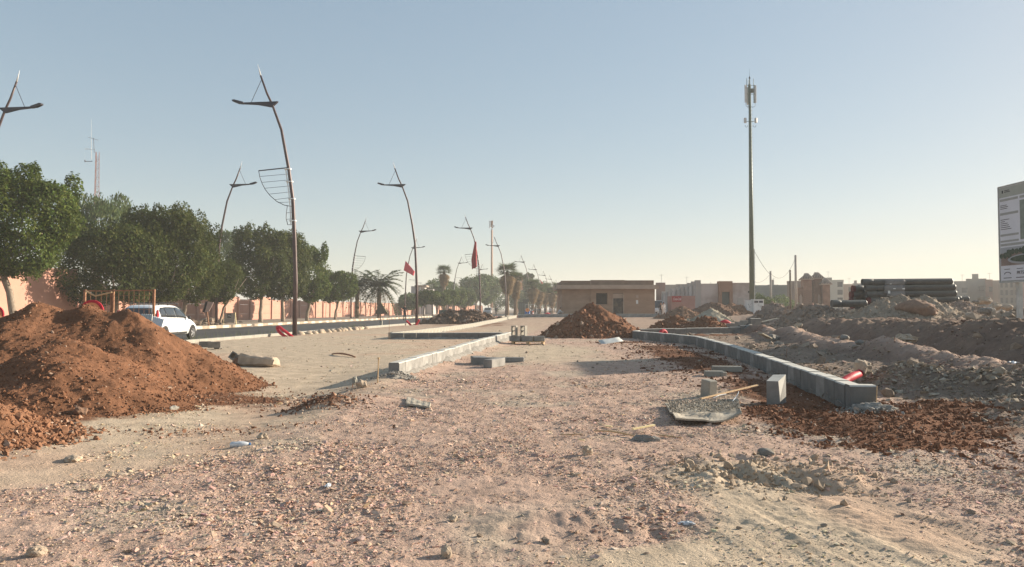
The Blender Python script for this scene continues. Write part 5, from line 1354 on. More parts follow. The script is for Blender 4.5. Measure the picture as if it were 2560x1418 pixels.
# ------------------------------------------------------------------ stack of black pipes
def corr_pipe(L, r, smooth_len=0.7):
    pts = [(0, r * 0.86)]; V = []; Fc = []
    prof = [(0.0, r * 1.03), (smooth_len, r * 1.03)]; x = smooth_len + 0.02
    while x < L - 0.05:
        prof += [(x, r * 0.90), (x + 0.03, r * 0.90), (x + 0.045, r), (x + 0.085, r)]; x += 0.10
    prof += [(L, r * 0.92)]
    prof = [(0.0, r * 0.84)] + prof + [(L, r * 0.80)]
    inner = [(L - 0.6, r * 0.80)]; prof = [(0.6, r * 0.84)] + prof + inner
    n = 18
    for (x, q) in prof:
        for k in range(n): V.append((x, q * math.cos(2 * math.pi * k / n), q * math.sin(2 * math.pi * k / n)))
    for i in range(len(prof) - 1):
        for k in range(n):
            k2 = (k + 1) % n; Fc.append((i * n + k, (i + 1) * n + k, (i + 1) * n + k2, i * n + k2))
    return V, Fc
def pipes():
    D = 50.0; r = 0.215; s = D / F
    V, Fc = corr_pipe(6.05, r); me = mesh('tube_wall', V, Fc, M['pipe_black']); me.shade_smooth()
    inn = MB().tube([(0.55, 0, 0), (0.56, 0, 0)], r * 0.83, 18).me('dark_bore', M['dark_void'])
    cap = MB().tube([(-0.05, 0, 0), (0.12, 0, 0)], r * 1.08, 18).me('end_cap', M['cap_red'])
    def pipe(x, y, z, label, red=False, tilt=0.0, yaw=0.0, group='black corrugated pipes in the stack', sc=1):
        root = empty('corrugated_pipe', (x, y, z), label, 'pipe', group=group)
        root.rotation_euler = (0, tilt, yaw); root.scale = (sc, 1, 1)
        link('tube_wall', me, root); link('dark_bore', inn, root)
        if red: link('end_cap', cap, root)
        return root
    X = lambda px: (px - 1280) * s
    rows = [(2156, 705.5, -0.008), (2163, 721, -0.012), (2165, 736.5, -0.014), (2170, 752, -0.012), (2172, 767.5, 0)]
    nm = ['top', 'second', 'third', 'fourth', 'fifth']
    for i, (px, py, t) in enumerate(rows):
        pipe(X(px), D, W(px, py, D).z, '%s black pipe of the front face of the stack, counted from above' % nm[i], red=(i == 3), tilt=t)
    # second bundle behind, its red capped ends showing at the left
    D2 = 51.0
    for i, (px, py, lb) in enumerate([(2132, 722, 'uppermost red capped pipe end at the left of the stack'), (2127, 737, 'red capped pipe left of the second row end'), (2143, 738, 'red capped pipe just right of its leftmost neighbour'), (2127, 753, 'lower red capped pipe at the far left of the stack'),
                            (2143, 753, 'lower red capped pipe in the middle of the left ends'), (2152, 757, 'lower red capped pipe nearest the front face'), (2130, 768, 'bottom red capped pipe at the far left'), (2147, 768, 'bottom red capped pipe beside the grey rubble heap')]):
        p = W(px, py, D2 + 0.5 * i * 0.25); pipe(p.x, p.y, p.z, lb, red=True, group='red capped pipes behind the stack')
    p = W(2146, 720, 52.5); pipe(p.x, p.y, p.z, 'black uncapped pipe end above the red caps')
    # lone pipe
    V2, F2 = corr_pipe(2.2, 0.225, 0.55); root = empty('lone_pipe', (X(2079) * 47 / 50, 47, W(2079, 759, 47).z), 'single short black corrugated pipe lying left of the stack', 'pipe', rz=0.03)
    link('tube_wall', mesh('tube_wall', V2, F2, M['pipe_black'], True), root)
    link('end_lid', MB().tube([(0.02, 0, 0), (0.03, 0, 0)], 0.20, 16).me('end_lid', M['pipe_black']), root)
    V2, F2 = corr_pipe(0.8, 0.225, 0.3); p = W(2390, 748, 51.2); root = empty('pipe_offcut', (p.x, p.y, p.z), 'short black pipe offcut poking out at the right foot of the stack', 'pipe')
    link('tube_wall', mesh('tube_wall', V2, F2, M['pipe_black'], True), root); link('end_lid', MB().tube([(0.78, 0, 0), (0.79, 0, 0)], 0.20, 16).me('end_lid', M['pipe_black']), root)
    # grey wrapping over the middle of the stack
    a = W(2213, 700, 49.7); root = empty('grey_wrapping', (a.x, 49.7, W(0, 740, 49.7).z), 'grey wrapping with pale labels strapped round the middle of the pipe stack', 'wrapping')
    H = lambda py: W(0, py, 49.7).z - root.location.z; L = lambda px: (px - 2213) * 49.7 / F
    def sheet(px0, px1, y0, y1, off, nm='wrap_sheet'):
        vs = []; fs = []; n = 14; k = 8
        for i in range(n + 1):
            z = H(y0) + (H(y1) - H(y0)) * i / n
            py = y0 + (y1 - y0) * i / n; ph = ((py - 697.5) / 15.5) % 1.0; bul = 0.16 * (math.sqrt(max(0, 1 - (2 * ph - 1) ** 2)) - 1)
            for j in range(k + 1): vs.append((L(px0) + (L(px1) - L(px0)) * j / k, -off - bul * 0.9 - 0.0 + 0.03 * random.uniform(-1, 1) + 0.0, z))
        fs = [(i * (k + 1) + j, i * (k + 1) + j + 1, (i + 1) * (k + 1) + j + 1, (i + 1) * (k + 1) + j) for i in range(n) for j in range(k)]
        o = link(nm, mesh(nm, vs, fs, M['tarp_grey'], True), root); o.modifiers.new('thick', 'SOLIDIFY').thickness = 0.02
    sheet(2213, 2263, 700, 716, -0.02); sheet(2211, 2262, 715, 733, 0.0); sheet(2216, 2262, 729, 741, 0.02)
    for a_, b_, c_, d_ in ((2222, 2226, 709.5, 711), (2230, 2236, 721, 723), (2253, 2259, 721, 723.5), (2217, 2222, 727, 734)):
        MB().box((L(a_), -0.16, H(d_)), (L(b_), -0.13, H(c_))).obj('pale_label', M['white_paint'], root)
pipes()
# ------------------------------------------------------------------ white car
def car():
    root = empty('parked_car', (-16.55, 32.6, -0.096), 'white people carrier with roof rack driving away on the road behind the red heap', 'car', rz=R(90) + R(0.5))
    ST = [ # x, zb, zbelt, zroof, wb, wm, wbelt, wroof
        (0.00, .50, .92, .98, .66, .74, .70, .60), (0.05, .36, .98, 1.12, .78, .82, .78, .66), (0.16, .28, 1.02, 1.36, .84, .865, .83, .67), (0.34, .25, 1.03, 1.60, .85, .875, .845, .64), (0.7, .24, 1.02, 1.645, .855, .88, .85, .62),
        (1.5, .24, 1.00, 1.66, .855, .88, .85, .62), (2.3, .24, .985, 1.645, .855, .88, .85, .62), (2.75, .24, .975, 1.57, .855, .88, .845, .61), (3.15, .24, .97, 1.38, .855, .88, .835, .60), (3.5, .24, .96, 1.14, .855, .88, .815, .60),
        (3.7, .25, .94, 1.00, .855, .875, .79, .60), (4.05, .26, .86, .90, .845, .865, .74, .55), (4.3, .28, .74, .79, .80, .83, .68, .5), (4.44, .34, .62, .66, .70, .73, .60, .42), (4.50, .42, .55, .57, .58, .60, .5, .38)]
    def ring(s):
        x, zb, zl, zr, wb, wm, wl, wr = s
        return [(x, 0, zb), (x, wb * .9, zb), (x, wb, zb + .05), (x, wm, zb + (zl - zb) * .4), (x, wm, zb + (zl - zb) * .72), (x, wl, zl), (x, wl * .5 + wr * .5 + .012, (zl + zr) / 2 - .02), (x, wr, zr - .05), (x, wr * .72, zr - .008), (x, 0, zr)]
    V = []; Fc = []
    half = [ring(s) for s in ST]; n = len(half[0])
    for h in half:
        V += h; V += [(x, -y, z) for x, y, z in h[1:-1][::-1]]
    m = 2 * n - 2
    for i in range(len(ST) - 1):
        for k in range(m): k2 = (k + 1) % m; Fc.append((i * m + k, i * m + k2, (i + 1) * m + k2, (i + 1) * m + k))
    Fc += [tuple(range(m))[::-1], tuple(range((len(ST) - 1) * m, len(ST) * m))]
    b = link('body', mesh('body', V, Fc, M['car_white'], True), root)
    bm = bmesh.new(); bm.from_mesh(b.data); bmesh.ops.recalc_face_normals(bm, faces=bm.faces); bm.to_mesh(b.data); bm.free()
    sub = b.modifiers.new('s', 'SUBSURF'); sub.levels = 2; sub.render_levels = 2
    xs = [s[0] for s in ST]
    def S(x, i): return float(np.interp(x, xs, [s[i] for s in ST]))
    def side(x, t, off=0.012, sg=-1):
        zl, zr, wl, wr = S(x, 2), S(x, 3), S(x, 6), S(x, 7)
        return (x, sg * (wl + (wr - wl) * t + 0.012 * math.sin(math.pi * t) + off), zl + (zr - .05 - zl) * t)
    def side_win(name, xa, xb, ta, tb, n=10, parent=root, top=lambda u: 1.0, sg=-1, m=M['glass'], off=0.010):
        vs = []; fs = []
        for i in range(n + 1):
            u = i / n; x = xa + (xb - xa) * u
            for j in range(4): vs.append(side(x, ta + (tb * top(u) - ta) * j / 3, off, sg))
        fs = [(i * 4 + j, i * 4 + j + 1, (i + 1) * 4 + j + 1, (i + 1) * 4 + j) for i in range(n) for j in range(3)]
        if sg > 0: fs = [f[::-1] for f in fs]
        o = link(name, mesh(name, vs, fs, m, True), parent); o.modifiers.new('t', 'SOLIDIFY').thickness = 0.006; return o
    for sg in (-1, 1):
        side_win('side_window', 0.55, 1.02, .12, .84, top=lambda u: 0.75 + 0.25 * min(1, u * 2.5), sg=sg)
        side_win('side_window', 1.06, 1.98, .10, .86, sg=sg)
        side_win('side_window', 2.04, 3.12, .10, .86, top=lambda u: 1.0 if u < .3 else 1.0 - 0.25 * (u - .3), sg=sg)
        # doors lines
        for x in (1.04, 2.01, 3.15):
            MB().bar((x, sg * 0.889, 0.36), (x - 0.02, sg * 0.868, 0.96), 0.012, 0.006).obj('door_gap', M['black'], root)
        MB().box((1.18, sg * 0.895 - 0.01, 0.30), (3.0, sg * 0.895 + 0.01, 0.40)).obj('side_trim', M['black'], root)
        for x in (1.15, 2.12): link('door_handle', bevel(MB().box((x, sg * 0.895 - 0.02, 0.86), (x + 0.2, sg * 0.895 + 0.01, 0.89)).me('door_handle', M['car_white']), 0.008), root)
        mb = MB(); mb.tube([(0.7, sg * 0.62, 1.70), (2.6, sg * 0.60, 1.69)], 0.022, 6); 
        for x in (0.72, 1.6, 2.55): mb.bar((x, sg * 0.62, 1.60), (x, sg * 0.615, 1.70), 0.04)
        mb.obj('roof_rail', M['black'], root)
        mir = lumpy('mirror', (3.02, sg * 0.98, 1.04), (0.08, 0.10, 0.08), M['black'], 3, sub=2, amp=0.05, parent=root)
        MB().prism([(0.0, .92), (0.04, .92), (0.12, 1.38), (0.2, 1.40), (0.26, 1.18), (0.2, .95)], sg * 0.80, sg * 0.866).obj('tail_light', M['red_light'], root)
        for x in (0.83, 3.66):
            arch = MB(); arch.tube([(x, sg * 0.80, 0.33), (x, sg * 0.884, 0.33)], 0.375, 28); arch.obj('wheel_arch', M['black'], root)
            w = empty_part('wheel', root, (x, sg * 0.80, 0.315))
            ty = MB(); prof = [(0.20, -.09), (0.285, -.10), (0.312, -.07), (0.315, .07), (0.29, .105), (0.205, .10)]; N_ = 28; vs = []; fs = []
            for r_, y in prof:
                for k in range(N_): vs.append((r_ * math.cos(6.2832 * k / N_), sg * y, r_ * math.sin(6.2832 * k / N_)))
            for i in range(len(prof) - 1):
                for k in range(N_): fs.append((i * N_ + k, i * N_ + (k + 1) % N_, (i + 1) * N_ + (k + 1) % N_, (i + 1) * N_ + k))
            link('tyre', mesh('tyre', vs, fs, M['rubber'], True), w)
            rim = MB(); rim.tube([(0, sg * 0.02, 0), (0, sg * 0.05, 0)], 0.205, 24)
            link('rim_disc', rim.me('rim_disc', M['black']), w)
            sp = MB()
            for k in range(5):
                a = k * 1.2566; sp.bar((0, sg * 0.085, 0), (0.19 * math.cos(a), sg * 0.08, 0.19 * math.sin(a)), 0.03, 0.075)
            sp.tube([(0, sg * 0.05, 0), (0, sg * 0.10, 0)], 0.05, 12)
            vs = []; fs = []
            for r_, y in ((0.175, .07), (0.19, .095), (0.208, .095), (0.208, .06)):
                for k in range(N_): vs.append((r_ * math.cos(6.2832 * k / N_), sg * y, r_ * math.sin(6.2832 * k / N_)))
            for i in range(3):
                for k in range(N_): fs.append((i * N_ + k, i * N_ + (k + 1) % N_, (i + 1) * N_ + (k + 1) % N_, (i + 1) * N_ + k))
            sp.add(vs, fs); link('rim', sp.me('rim', M['alloy']), w)
    root.scale = (1.03, 1.03, 1.03)
    # rear window, bumper, plate, bars on the roof
    vs = []; fs = []
    def rear(y, z):  # x on the rear surface
        return float(np.interp(z, [.98, 1.12, 1.36, 1.60], [0.0, 0.05, 0.16, 0.34])) - 0.018
    for i in range(9):
        for j in range(7):
            z = 1.08 + 0.40 * i / 8; wv = 0.66 - 0.10 * i / 8; y = -wv + 2 * wv * j / 6; vs.append((rear(y, z) + 0.10 * abs(y) ** 4, y, z))
    fs = [(i * 7 + j, i * 7 + j + 1, (i + 1) * 7 + j + 1, (i + 1) * 7 + j) for i in range(8) for j in range(6)]
    link('rear_window', mesh('rear_window', vs, fs, M['glass'], True), root).modifiers.new('t', 'SOLIDIFY').thickness = 0.008
    link('bumper', bevel(MB().box((-0.06, -0.78, 0.36), (0.12, 0.78, 0.60)).me('bumper', M['car_white']), 0.05, 3), root)
    MB().box((-0.035, -0.26, 0.78), (-0.02, 0.26, 0.89)).obj('number_plate', M['white_paint'], root)
    for x in (1.0, 1.5, 2.3): MB().bar((x, -0.64, 1.725), (x, 0.64, 1.725), 0.05, 0.03).obj('roof_bar', M['black'], root)
    # windscreen
    vs = []
    for i in range(7):
        x = 2.80 + 0.75 * i / 6; 
        for j in range(7):
            w_ = 0.60; vs.append((x, -w_ + 2 * w_ * j / 6, S(x, 3) + 0.012 - 0.02 * abs(j - 3) / 3))
    link('windscreen', mesh('windscreen', vs, [(i * 7 + j, i * 7 + j + 1, (i + 1) * 7 + j + 1, (i + 1) * 7 + j) for i in range(6) for j in range(6)], M['glass'], True), root).modifiers.new('t', 'SOLIDIFY').thickness = 0.01
def empty_part(name, parent, loc):
    o = bpy.data.objects.new(name, None); COL.objects.link(o); o.parent = parent; o.location = loc; o.empty_display_size = 0.1; return o
car()

def simple_car(loc, rz, label, m, L=4.4, Wd=1.75, H=1.75, front=True):
    root = empty('distant_car', loc, label, 'car', rz=rz)
    w = Wd / 2
    prof = [(0, .35), (0, .95), (.12, 1.02), (.35, H - .06), (.6, H), (2.3, H), (3.05, 1.08), (4.2, .95), (L, .8), (L, .35)]
    o = MB().prism(prof, -w, w).obj('body', m, root); bevel(o.data, 0.09, 2)
    for sg in (-1, 1):
        MB().prism([(.55, 1.08), (.62, H - .12), (2.2, H - .12), (2.75, 1.08)], sg * (w + .002), sg * (w + .012)).obj('side_window', M['glass'], root)
        for x in (.8, 3.5): MB().tube([(x, sg * (w - .2), .33), (x, sg * (w + .02), .33)], .33, 16).obj('wheel', M['rubber'], root)
        MB().box((L - .02, sg * w * .82 - .16, .72), (L + .03, sg * w * .82 + .1, .86)).obj('headlight', M['white_paint'], root)
    m2 = MB(); m2.add([(2.42, -w * .82, H - .08), (2.42, w * .82, H - .08), (3.0, w * .9, 1.15), (3.0, -w * .9, 1.15)], [(0, 3, 2, 1)]); 
    o = link('windscreen', m2.me('windscreen', M['glass']), root, (0.03, 0, 0.03)); o.modifiers.new('t', 'SOLIDIFY').thickness = .01
    MB().box((L - .01, -.45, .45), (L + .03, .45, .66)).obj('grille', M['black'], root)
    MB().box((L + .0, -.25, .5), (L + .04, .25, .6)).obj('number_plate', M['white_paint'], root)
p = W(1222, 787, 185)
simple_car((p.x, 188, -0.1), R(-90) + ROADANG, 'distant silver grey car coming towards the viewer past the palms', mat('car_silver', (.42, .43, .44), (.5, .51, .52), rough=.3, metal=.3))
p = W(1644, 780, 93); simple_car((p.x + 0.2, 97.5, .35), R(-90), 'white van front showing at the right corner of the tan building', M['cabinet'], H=2.1, Wd=1.9)

# ------------------------------------------------------------------ people
def person(loc, rz, label, shirt, trouser, pose='stand', h=1.72, hair=(0.02, 0.015, 0.012), seed=0, mask=False):
    J = {'pel': (0, 0, .93), 'sp': (0, .01, 1.12), 'ch': (0, .015, 1.32), 'nk': (0, .02, 1.46), 'hd': (0, .0, 1.60), 'tp': (0, 0, 1.70),
         'hl': (.10, 0, .88), 'kl': (.11, -.02, .48), 'al': (.11, .03, .08), 'tl': (.12, -.15, .04),
         'hr': (-.10, 0, .88), 'kr': (-.11, -.02, .48), 'ar': (-.11, .03, .08), 'tr': (-.12, -.15, .04),
         'sl': (.18, .01, 1.40), 'el': (.24, .03, 1.13), 'wl': (.23, -.06, .88), 'gl': (.23, -.10, .79),
         'sr': (-.18, .01, 1.40), 'er': (-.24, .03, 1.13), 'wr': (-.23, -.06, .88), 'gr': (-.23, -.10, .79)}
    if pose == 'walk':
        J.update(kl=(.10, -.18, .50), al=(.10, -.22, .09), tl=(.10, -.40, .10), kr=(-.10, .10, .50), ar=(-.10, .34, .16), tr=(-.10, .24, .05), wl=(.24, .18, .92), gl=(.24, .2, .84), wr=(-.24, -.22, .95), gr=(-.24, -.28, .88))
    if pose == 'hips': J.update(el=(.34, .10, 1.16), wl=(.18, -.06, 1.0), gl=(.12, -.10, .97), er=(-.34, .10, 1.16), wr=(-.18, -.06, 1.0), gr=(-.12, -.10, .97))
    if pose == 'squat':
        J.update(pel=(0, .12, .32), sp=(0, .06, .50), ch=(0, -.08, .68), nk=(0, -.14, .80), hd=(0, -.20, .92), tp=(0, -.22, 1.02), hl=(.10, .12, .28), kl=(.15, -.26, .46), al=(.13, -.04, .08), tl=(.14, -.22, .04),
                 hr=(-.10, .12, .28), kr=(-.15, -.26, .46), ar=(-.13, -.04, .08), tr=(-.14, -.22, .04), sl=(.18, -.10, .74), el=(.22, -.28, .55), wl=(.10, -.46, .56), gl=(.05, -.52, .56), sr=(-.18, -.10, .74), er=(-.22, -.28, .55), wr=(-.10, -.46, .56), gr=(-.05, -.52, .56))
    if pose == 'bend':
        J.update(pel=(0, .14, .90), sp=(0, .02, 1.02), ch=(0, -.18, 1.08), nk=(0, -.32, 1.08), hd=(0, -.46, 1.05), tp=(0, -.56, 1.02), sl=(.18, -.24, 1.06), el=(.20, -.32, .80), wl=(.14, -.42, .58), gl=(.13, -.46, .50), sr=(-.18, -.24, 1.06), er=(-.20, -.32, .80), wr=(-.14, -.42, .58), gr=(-.13, -.46, .50), hl=(.1, .14, .86), hr=(-.1, .14, .86))
    E = [('pel', 'sp', 't'), ('sp', 'ch', 't'), ('ch', 'nk', 't'), ('nk', 'hd', 's'), ('hd', 'tp', 's'), ('pel', 'hl', 'b'), ('hl', 'kl', 'b'), ('kl', 'al', 'b'), ('al', 'tl', 'f'), ('pel', 'hr', 'b'), ('hr', 'kr', 'b'), ('kr', 'ar', 'b'), ('ar', 'tr', 'f'),
         ('ch', 'sl', 't'), ('sl', 'el', 't'), ('el', 'wl', 't'), ('wl', 'gl', 's'), ('ch', 'sr', 't'), ('sr', 'er', 't'), ('er', 'wr', 't'), ('wr', 'gr', 's')]
    Rr = dict(pel=(.155, .12), sp=(.145, .105), ch=(.165, .12), nk=(.06, .06), hd=(.085, .10), tp=(.06, .07), hl=(.095, .095), kl=(.06, .06), al=(.045, .045), tl=(.04, .035), hr=(.095, .095), kr=(.06, .06), ar=(.045, .045), tr=(.04, .035),
              sl=(.065, .065), el=(.048, .048), wl=(.034, .034), gl=(.035, .02), sr=(.065, .065), er=(.048, .048), wr=(.034, .034), gr=(.035, .02))
    k = h / 1.72; bm = bmesh.new(); lay = bm.verts.layers.skin.verify(); vv = {}
    for n_, p_ in J.items():
        v = bm.verts.new([c * k for c in p_]); v[lay].radius = [q * k for q in Rr[n_]]; vv[n_] = v
    vv['pel'][lay].use_root = True
    for a, b, _ in E: bm.edges.new((vv[a], vv[b]))
    me = bpy.data.meshes.new('body'); bm.to_mesh(me); bm.free()
    tmp = bpy.data.objects.new('tmp', me); COL.objects.link(tmp)
    sk = tmp.modifiers.new('skin', 'SKIN'); sk.use_smooth_shade = True
    sb = tmp.modifiers.new('sub', 'SUBSURF'); sb.levels = 1; sb.render_levels = 1
    dg = bpy.context.evaluated_depsgraph_get(); me2 = bpy.data.meshes.new_from_object(tmp.evaluated_get(dg)); me2.name = 'body'
    bpy.data.objects.remove(tmp)
    me2.materials.clear()
    for c in (mat('shirt', tuple(x * .85 for x in shirt), tuple(min(1, x * 1.15) for x in shirt), rough=.9), mat('trousers', tuple(x * .85 for x in trouser), tuple(min(1, x * 1.15) for x in trouser), rough=.9), M['skin'], M['black']): me2.materials.append(c)
    idx = {'t': 0, 'b': 1, 's': 2, 'f': 3}
    seg = [(Vector(J[a]) * k, Vector(J[b]) * k, c) for a, b, c in E]
    for p_ in me2.polygons:
        c = p_.center; best = 9; bi = 0
        for a, b, q in seg:
            ab = b - a; t = max(0, min(1, (c - a).dot(ab) / ab.length_squared)); d = (c - a - ab * t).length
            if d < best: best = d; bi = idx[q]
        p_.material_index = bi
    root = empty('person', loc, label, 'person', rz=rz)
    link('body', me2, root)
    hd = Vector(J['hd']) * k; tp = Vector(J['tp']) * k; up = (tp - hd).normalized()
    c = hd + up * 0.055
    lumpy('hair', tuple(c + Vector((0, .015, .01))), (.088 * k, .10 * k, .085 * k), mat('hair', hair, None), seed + 2, sub=2, amp=0.08, parent=root)
    return root
def pxp(px, D, z=None):
    x = (px - 1280) / F * D; return (x, D, float(hz(x, D, False)) if z is None else z)
person(pxp(1012, 84, .035), R(150), 'person in dark clothes with a pale belt standing on the pavement by the far kerb', (.02, .02, .03), (.02, .022, .035), h=1.8, pose='hips')
_pl = [(1382 - 54, 150, 'squat', 'person crouching low beside the orange sign', (.03, .04, .06), (.03, .03, .04), 40),
       (1326 + 2, 152, 'bend', 'person in blue overalls bending by the blue barrels', (.55, .57, .6), (.05, .12, .30), 90),
       (1338, 148, 'stand', 'person in a dark jacket left of the grey shirted pair', (.05, .05, .06), (.02, .02, .03), 170),
       (1344, 149, 'walk', 'person in a grey shirt, middle of the standing group', (.20, .20, .21), (.03, .03, .035), 120),
       (1349, 150, 'stand', 'person in black at the right of the standing group', (.03, .03, .035), (.02, .02, .025), 200),
       (1363, 152, 'stand', 'person in dark clothes standing apart behind the palms', (.06, .05, .06), (.03, .03, .03), 20),
       (1376.5, 148, 'hips', 'person in a pale grey shirt and shorts near the tan building', (.42, .42, .44), (.14, .12, .11), 185)]
for i, (px, D, po, lb, a, b, r_) in enumerate(_pl): person(pxp(px, D, 0.0), R(r_), lb, a, b, po, seed=i)
person(pxp(1240, 150, 0.0), R(0), 'person in dark clothes standing in front of the distant car', (.04, .03, .035), (.02, .02, .025), 'stand', h=1.85)
person(pxp(1397, 82, 0.42), R(100), 'person in white shirt and black trousers squatting at the corner of the tan building', (.5, .5, .5), (.015, .015, .02), 'squat', h=1.85)
person(pxp(1180, 112, 0.1), R(60), 'person in a white shirt leaning over behind the brown median heap', (.72, .72, .72), (.4, .36, .33), 'bend', h=1.9)
person(pxp(1196, 118, 0.1), R(-100), 'person in pale grey bending behind the right slope of the median heap', (.38, .36, .35), (.3, .27, .25), 'bend', h=1.9)
person(pxp(1658.5, 90, 0.45), R(10), 'person in a long white robe standing right of the white van', (.62, .62, .62), (.55, .55, .55), 'stand')
person(pxp(1652, 91, 0.45), R(170), 'person in black standing next to the white robed person', (.03, .03, .04), (.02, .02, .03), 'stand')
person(pxp(2031.5, 112, 0.75), R(40), 'person in dark red walking before the stone gateway', (.16, .07, .05), (.10, .06, .05), 'walk')

# barrels, cone, sign, frame by the people
def barrel(px, D, m, label):
    root = empty('barrel', pxp(px, D, 0.0), label, 'barrel', group='blue barrels by the orange sign')
    MB().tube([(0, 0, 0), (0, 0, .3), (0, 0, .31), (0, 0, .6), (0, 0, .61), (0, 0, .9)], [.28, .29, .31, .31, .29, .28], 16).obj('drum', m, root, True)
    MB().tube([(0, 0, .9), (0, 0, .92)], .29, 16).obj('lid', m, root)
bl = mat('barrel_blue', (.03, .09, .28), (.05, .14, .38), rough=.45)
for i, px in enumerate((1315.5, 1321)): barrel(px, 140, bl, ['blue barrel left of the orange round sign', 'blue barrel right under the orange round sign'][i])
root = empty('round_sign', pxp(1318.5, 138, 0.0), 'round orange work sign on a stand in front of the blue barrels', 'sign')
MB().tube([(0, 0, 1.15), (0, -.03, 1.15)], .36, 24).obj('disc', mat('sign_orange', (.70, .22, .04), (.75, .28, .07), rough=.5), root)
MB().box((-.12, -.05, 1.08), (.12, -.032, 1.22)).obj('mark', mat('sign_mark', (.35, .12, .03)), root); MB().bar((0, 0.02, 0), (0, 0.02, 1.0), .05).obj('post', M['galv'], root)
root = empty('traffic_cone', pxp(1332, 136, 0.0), 'tall red traffic cone beside the crouching people', 'cone')
rc = mat('cone_red', (.70, .07, .03), (.75, .10, .05), rough=.5)
MB().tube([(0, 0, .04), (0, 0, 1.0)], [.24, .06], 16).obj('cone_body', rc, root, True); MB().box((-.33, -.33, 0), (.33, .33, .05)).obj('base', rc, root); MB().tube([(0, 0, .5), (0, 0, .68)], [.162, .125], 16).obj('band', M['white_paint'], root)
root = empty('scaffold_frame', pxp(1313, 142, 0.0), 'thin pale metal frame standing behind the orange sign', 'frame')
m_ = MB()
for x in (0, .9, 1.9): m_.bar((x * .9, 0, 0), (x * .9, 0, 2.2), .05)
m_.bar((0, 0, 2.2), (1.75, 0, 2.2), .05); m_.bar((0, 0, 1.3), (1.75, 0, 1.3), .04); m_.obj('bars', M['galv'], root)
# red conduits lying far off along the kerb
for (a, b, D, lb) in ((1236, 1247, 96, 'flat coil of red conduit left of the palm trunks'), (1293, 1325, 98, 'long loose red conduit beside the far dark kerb, left of the people'), (1360, 1378, 98, 'red conduit heap near the left corner of the tan building')):
    p0, p1 = (a - 1280) / F * D, (b - 1280) / F * D; root = empty('red_conduit', (p0, D, 0.12), lb, 'conduit')
    for k in range(3):
        MB().tube([((p1 - p0) * t, .25 * k + .15 * math.sin(t * 7 + k), .06 + .16 * math.sin(t * math.pi) * (1 + .3 * k) + float(hz(p0, D, False)) - 0.1) for t in np.linspace(0, 1, 10)], .06, 7).obj('tube', M['red_pipe'], root, True)

# ------------------------------------------------------------------ rusty mesh fence behind the red heap
def fence_panel(px0, px1, ytop0, ytop1, D, label):
    s = D / F; x0, x1 = (px0 - 1280) * s, (px1 - 1280) * s; root = empty('mesh_panel', (x0, D, 0), label, 'fence', group='rusty mesh panels behind the red heap')
    za, zb = W(px0, ytop0, D).z, W(px1, ytop1, D).z; w = x1 - x0
    MB().bar((0, 0, -.1), (0, 0, za + .03), .055).obj('post', M['rust'], root); MB().bar((w, 0, -.1), (w, 0, zb + .03), .055).obj('post', M['rust'], root)
    MB().bar((0, 0, za), (w, 0, zb), .035).obj('top_rail', M['rust'], root); MB().bar((0, 0, .25), (w, 0, .25), .035).obj('bottom_rail', M['rust'], root)
    m_ = MB(); n = max(3, int(w / .13))
    for k in range(1, n): x = w * k / n; m_.bar((x, .02, .25), (x, .02, za + (zb - za) * k / n), .007)
    for k in range(1, 13): z = .25 + (min(za, zb) - .25) * k / 13; m_.bar((0, .02, z), (w, .02, z), .007)
    m_.obj('wire_mesh', M['rust'], root); return root
fence_panel(212, 279, 727, 728, 20, 'rusty mesh panel, left one, with a bent brace')
fence_panel(283, 385, 727, 726, 20, 'rusty mesh panel, right one, in front of the car rear')
o = MB().tube([W(214, 728, 19.9) - W(214, 728, 19.9), W(238, 740, 19.9) - W(214, 728, 19.9), W(280, 731, 19.9) - W(214, 728, 19.9)], .022, 6).obj('bent_bar', M['wood'], None, loc=W(214, 728, 19.9)); tag(o, 'bent pale bar tied across the left mesh panel', 'bar')
def disc(px, py, D, r, label):
    c = W(px, py, D); root = empty('round_sign', c, label, 'sign')
    MB().tube([(0, 0, 0), (0, .03, 0)], r, 32).obj('rim', M['red_pipe'], root); MB().tube([(0, -.012, 0), (0, -.003, 0)], r * .78, 32).obj('centre', mat('sign_centre', (.62, .22, .10), (.70, .30, .14)), root)
    MB().bar((0, .05, -1.4), (0, .05, r * .5), .05).obj('post', M['rust'], root)
disc(229, 780, 18.5, .30, 'round red sign with an orange centre peeping over the top of the big heap')
disc(-12, 786, 19, .22, 'small yellowish round sign at the very left edge behind the heap')
def corr_sheet(P, label, m, n=18, amp=.012, name='metal_sheet', cat='metal sheet'):
    P = [Vector(p) for p in P]; c = P[0]; vs = []; fs = []
    for i in range(n * 4 + 1):
        u = i / (n * 4); a = P[0].lerp(P[1], u) - c; b = P[3].lerp(P[2], u) - c; nr = (P[1] - P[0]).cross(P[3] - P[0]).normalized()
        for j in range(5): vs.append(a.lerp(b, j / 4) + nr * amp * math.sin(u * n * 2 * math.pi))
    fs = [(i * 5 + j, i * 5 + j + 1, (i + 1) * 5 + j + 1, (i + 1) * 5 + j) for i in range(n * 4) for j in range(4)]
    o = link(name, mesh(name, vs, fs, m, True), None, c); o.modifiers.new('t', 'SOLIDIFY').thickness = .006; tag(o, label, cat)
corr_sheet([W(383, 790, 18.3), W(412, 798, 18.2), W(404, 822, 18.0), W(380, 815, 18.2)], 'crumpled white corrugated sheet standing in front of the car door', M['cabinet'], 6, .02)
corr_sheet([W(352, 785, 18.8), W(382, 786, 18.8), W(380, 805, 18.7), W(360, 800, 18.7)], 'greyish metal sheet leaning at the foot of the right mesh panel', M['galv'], 6, .015)

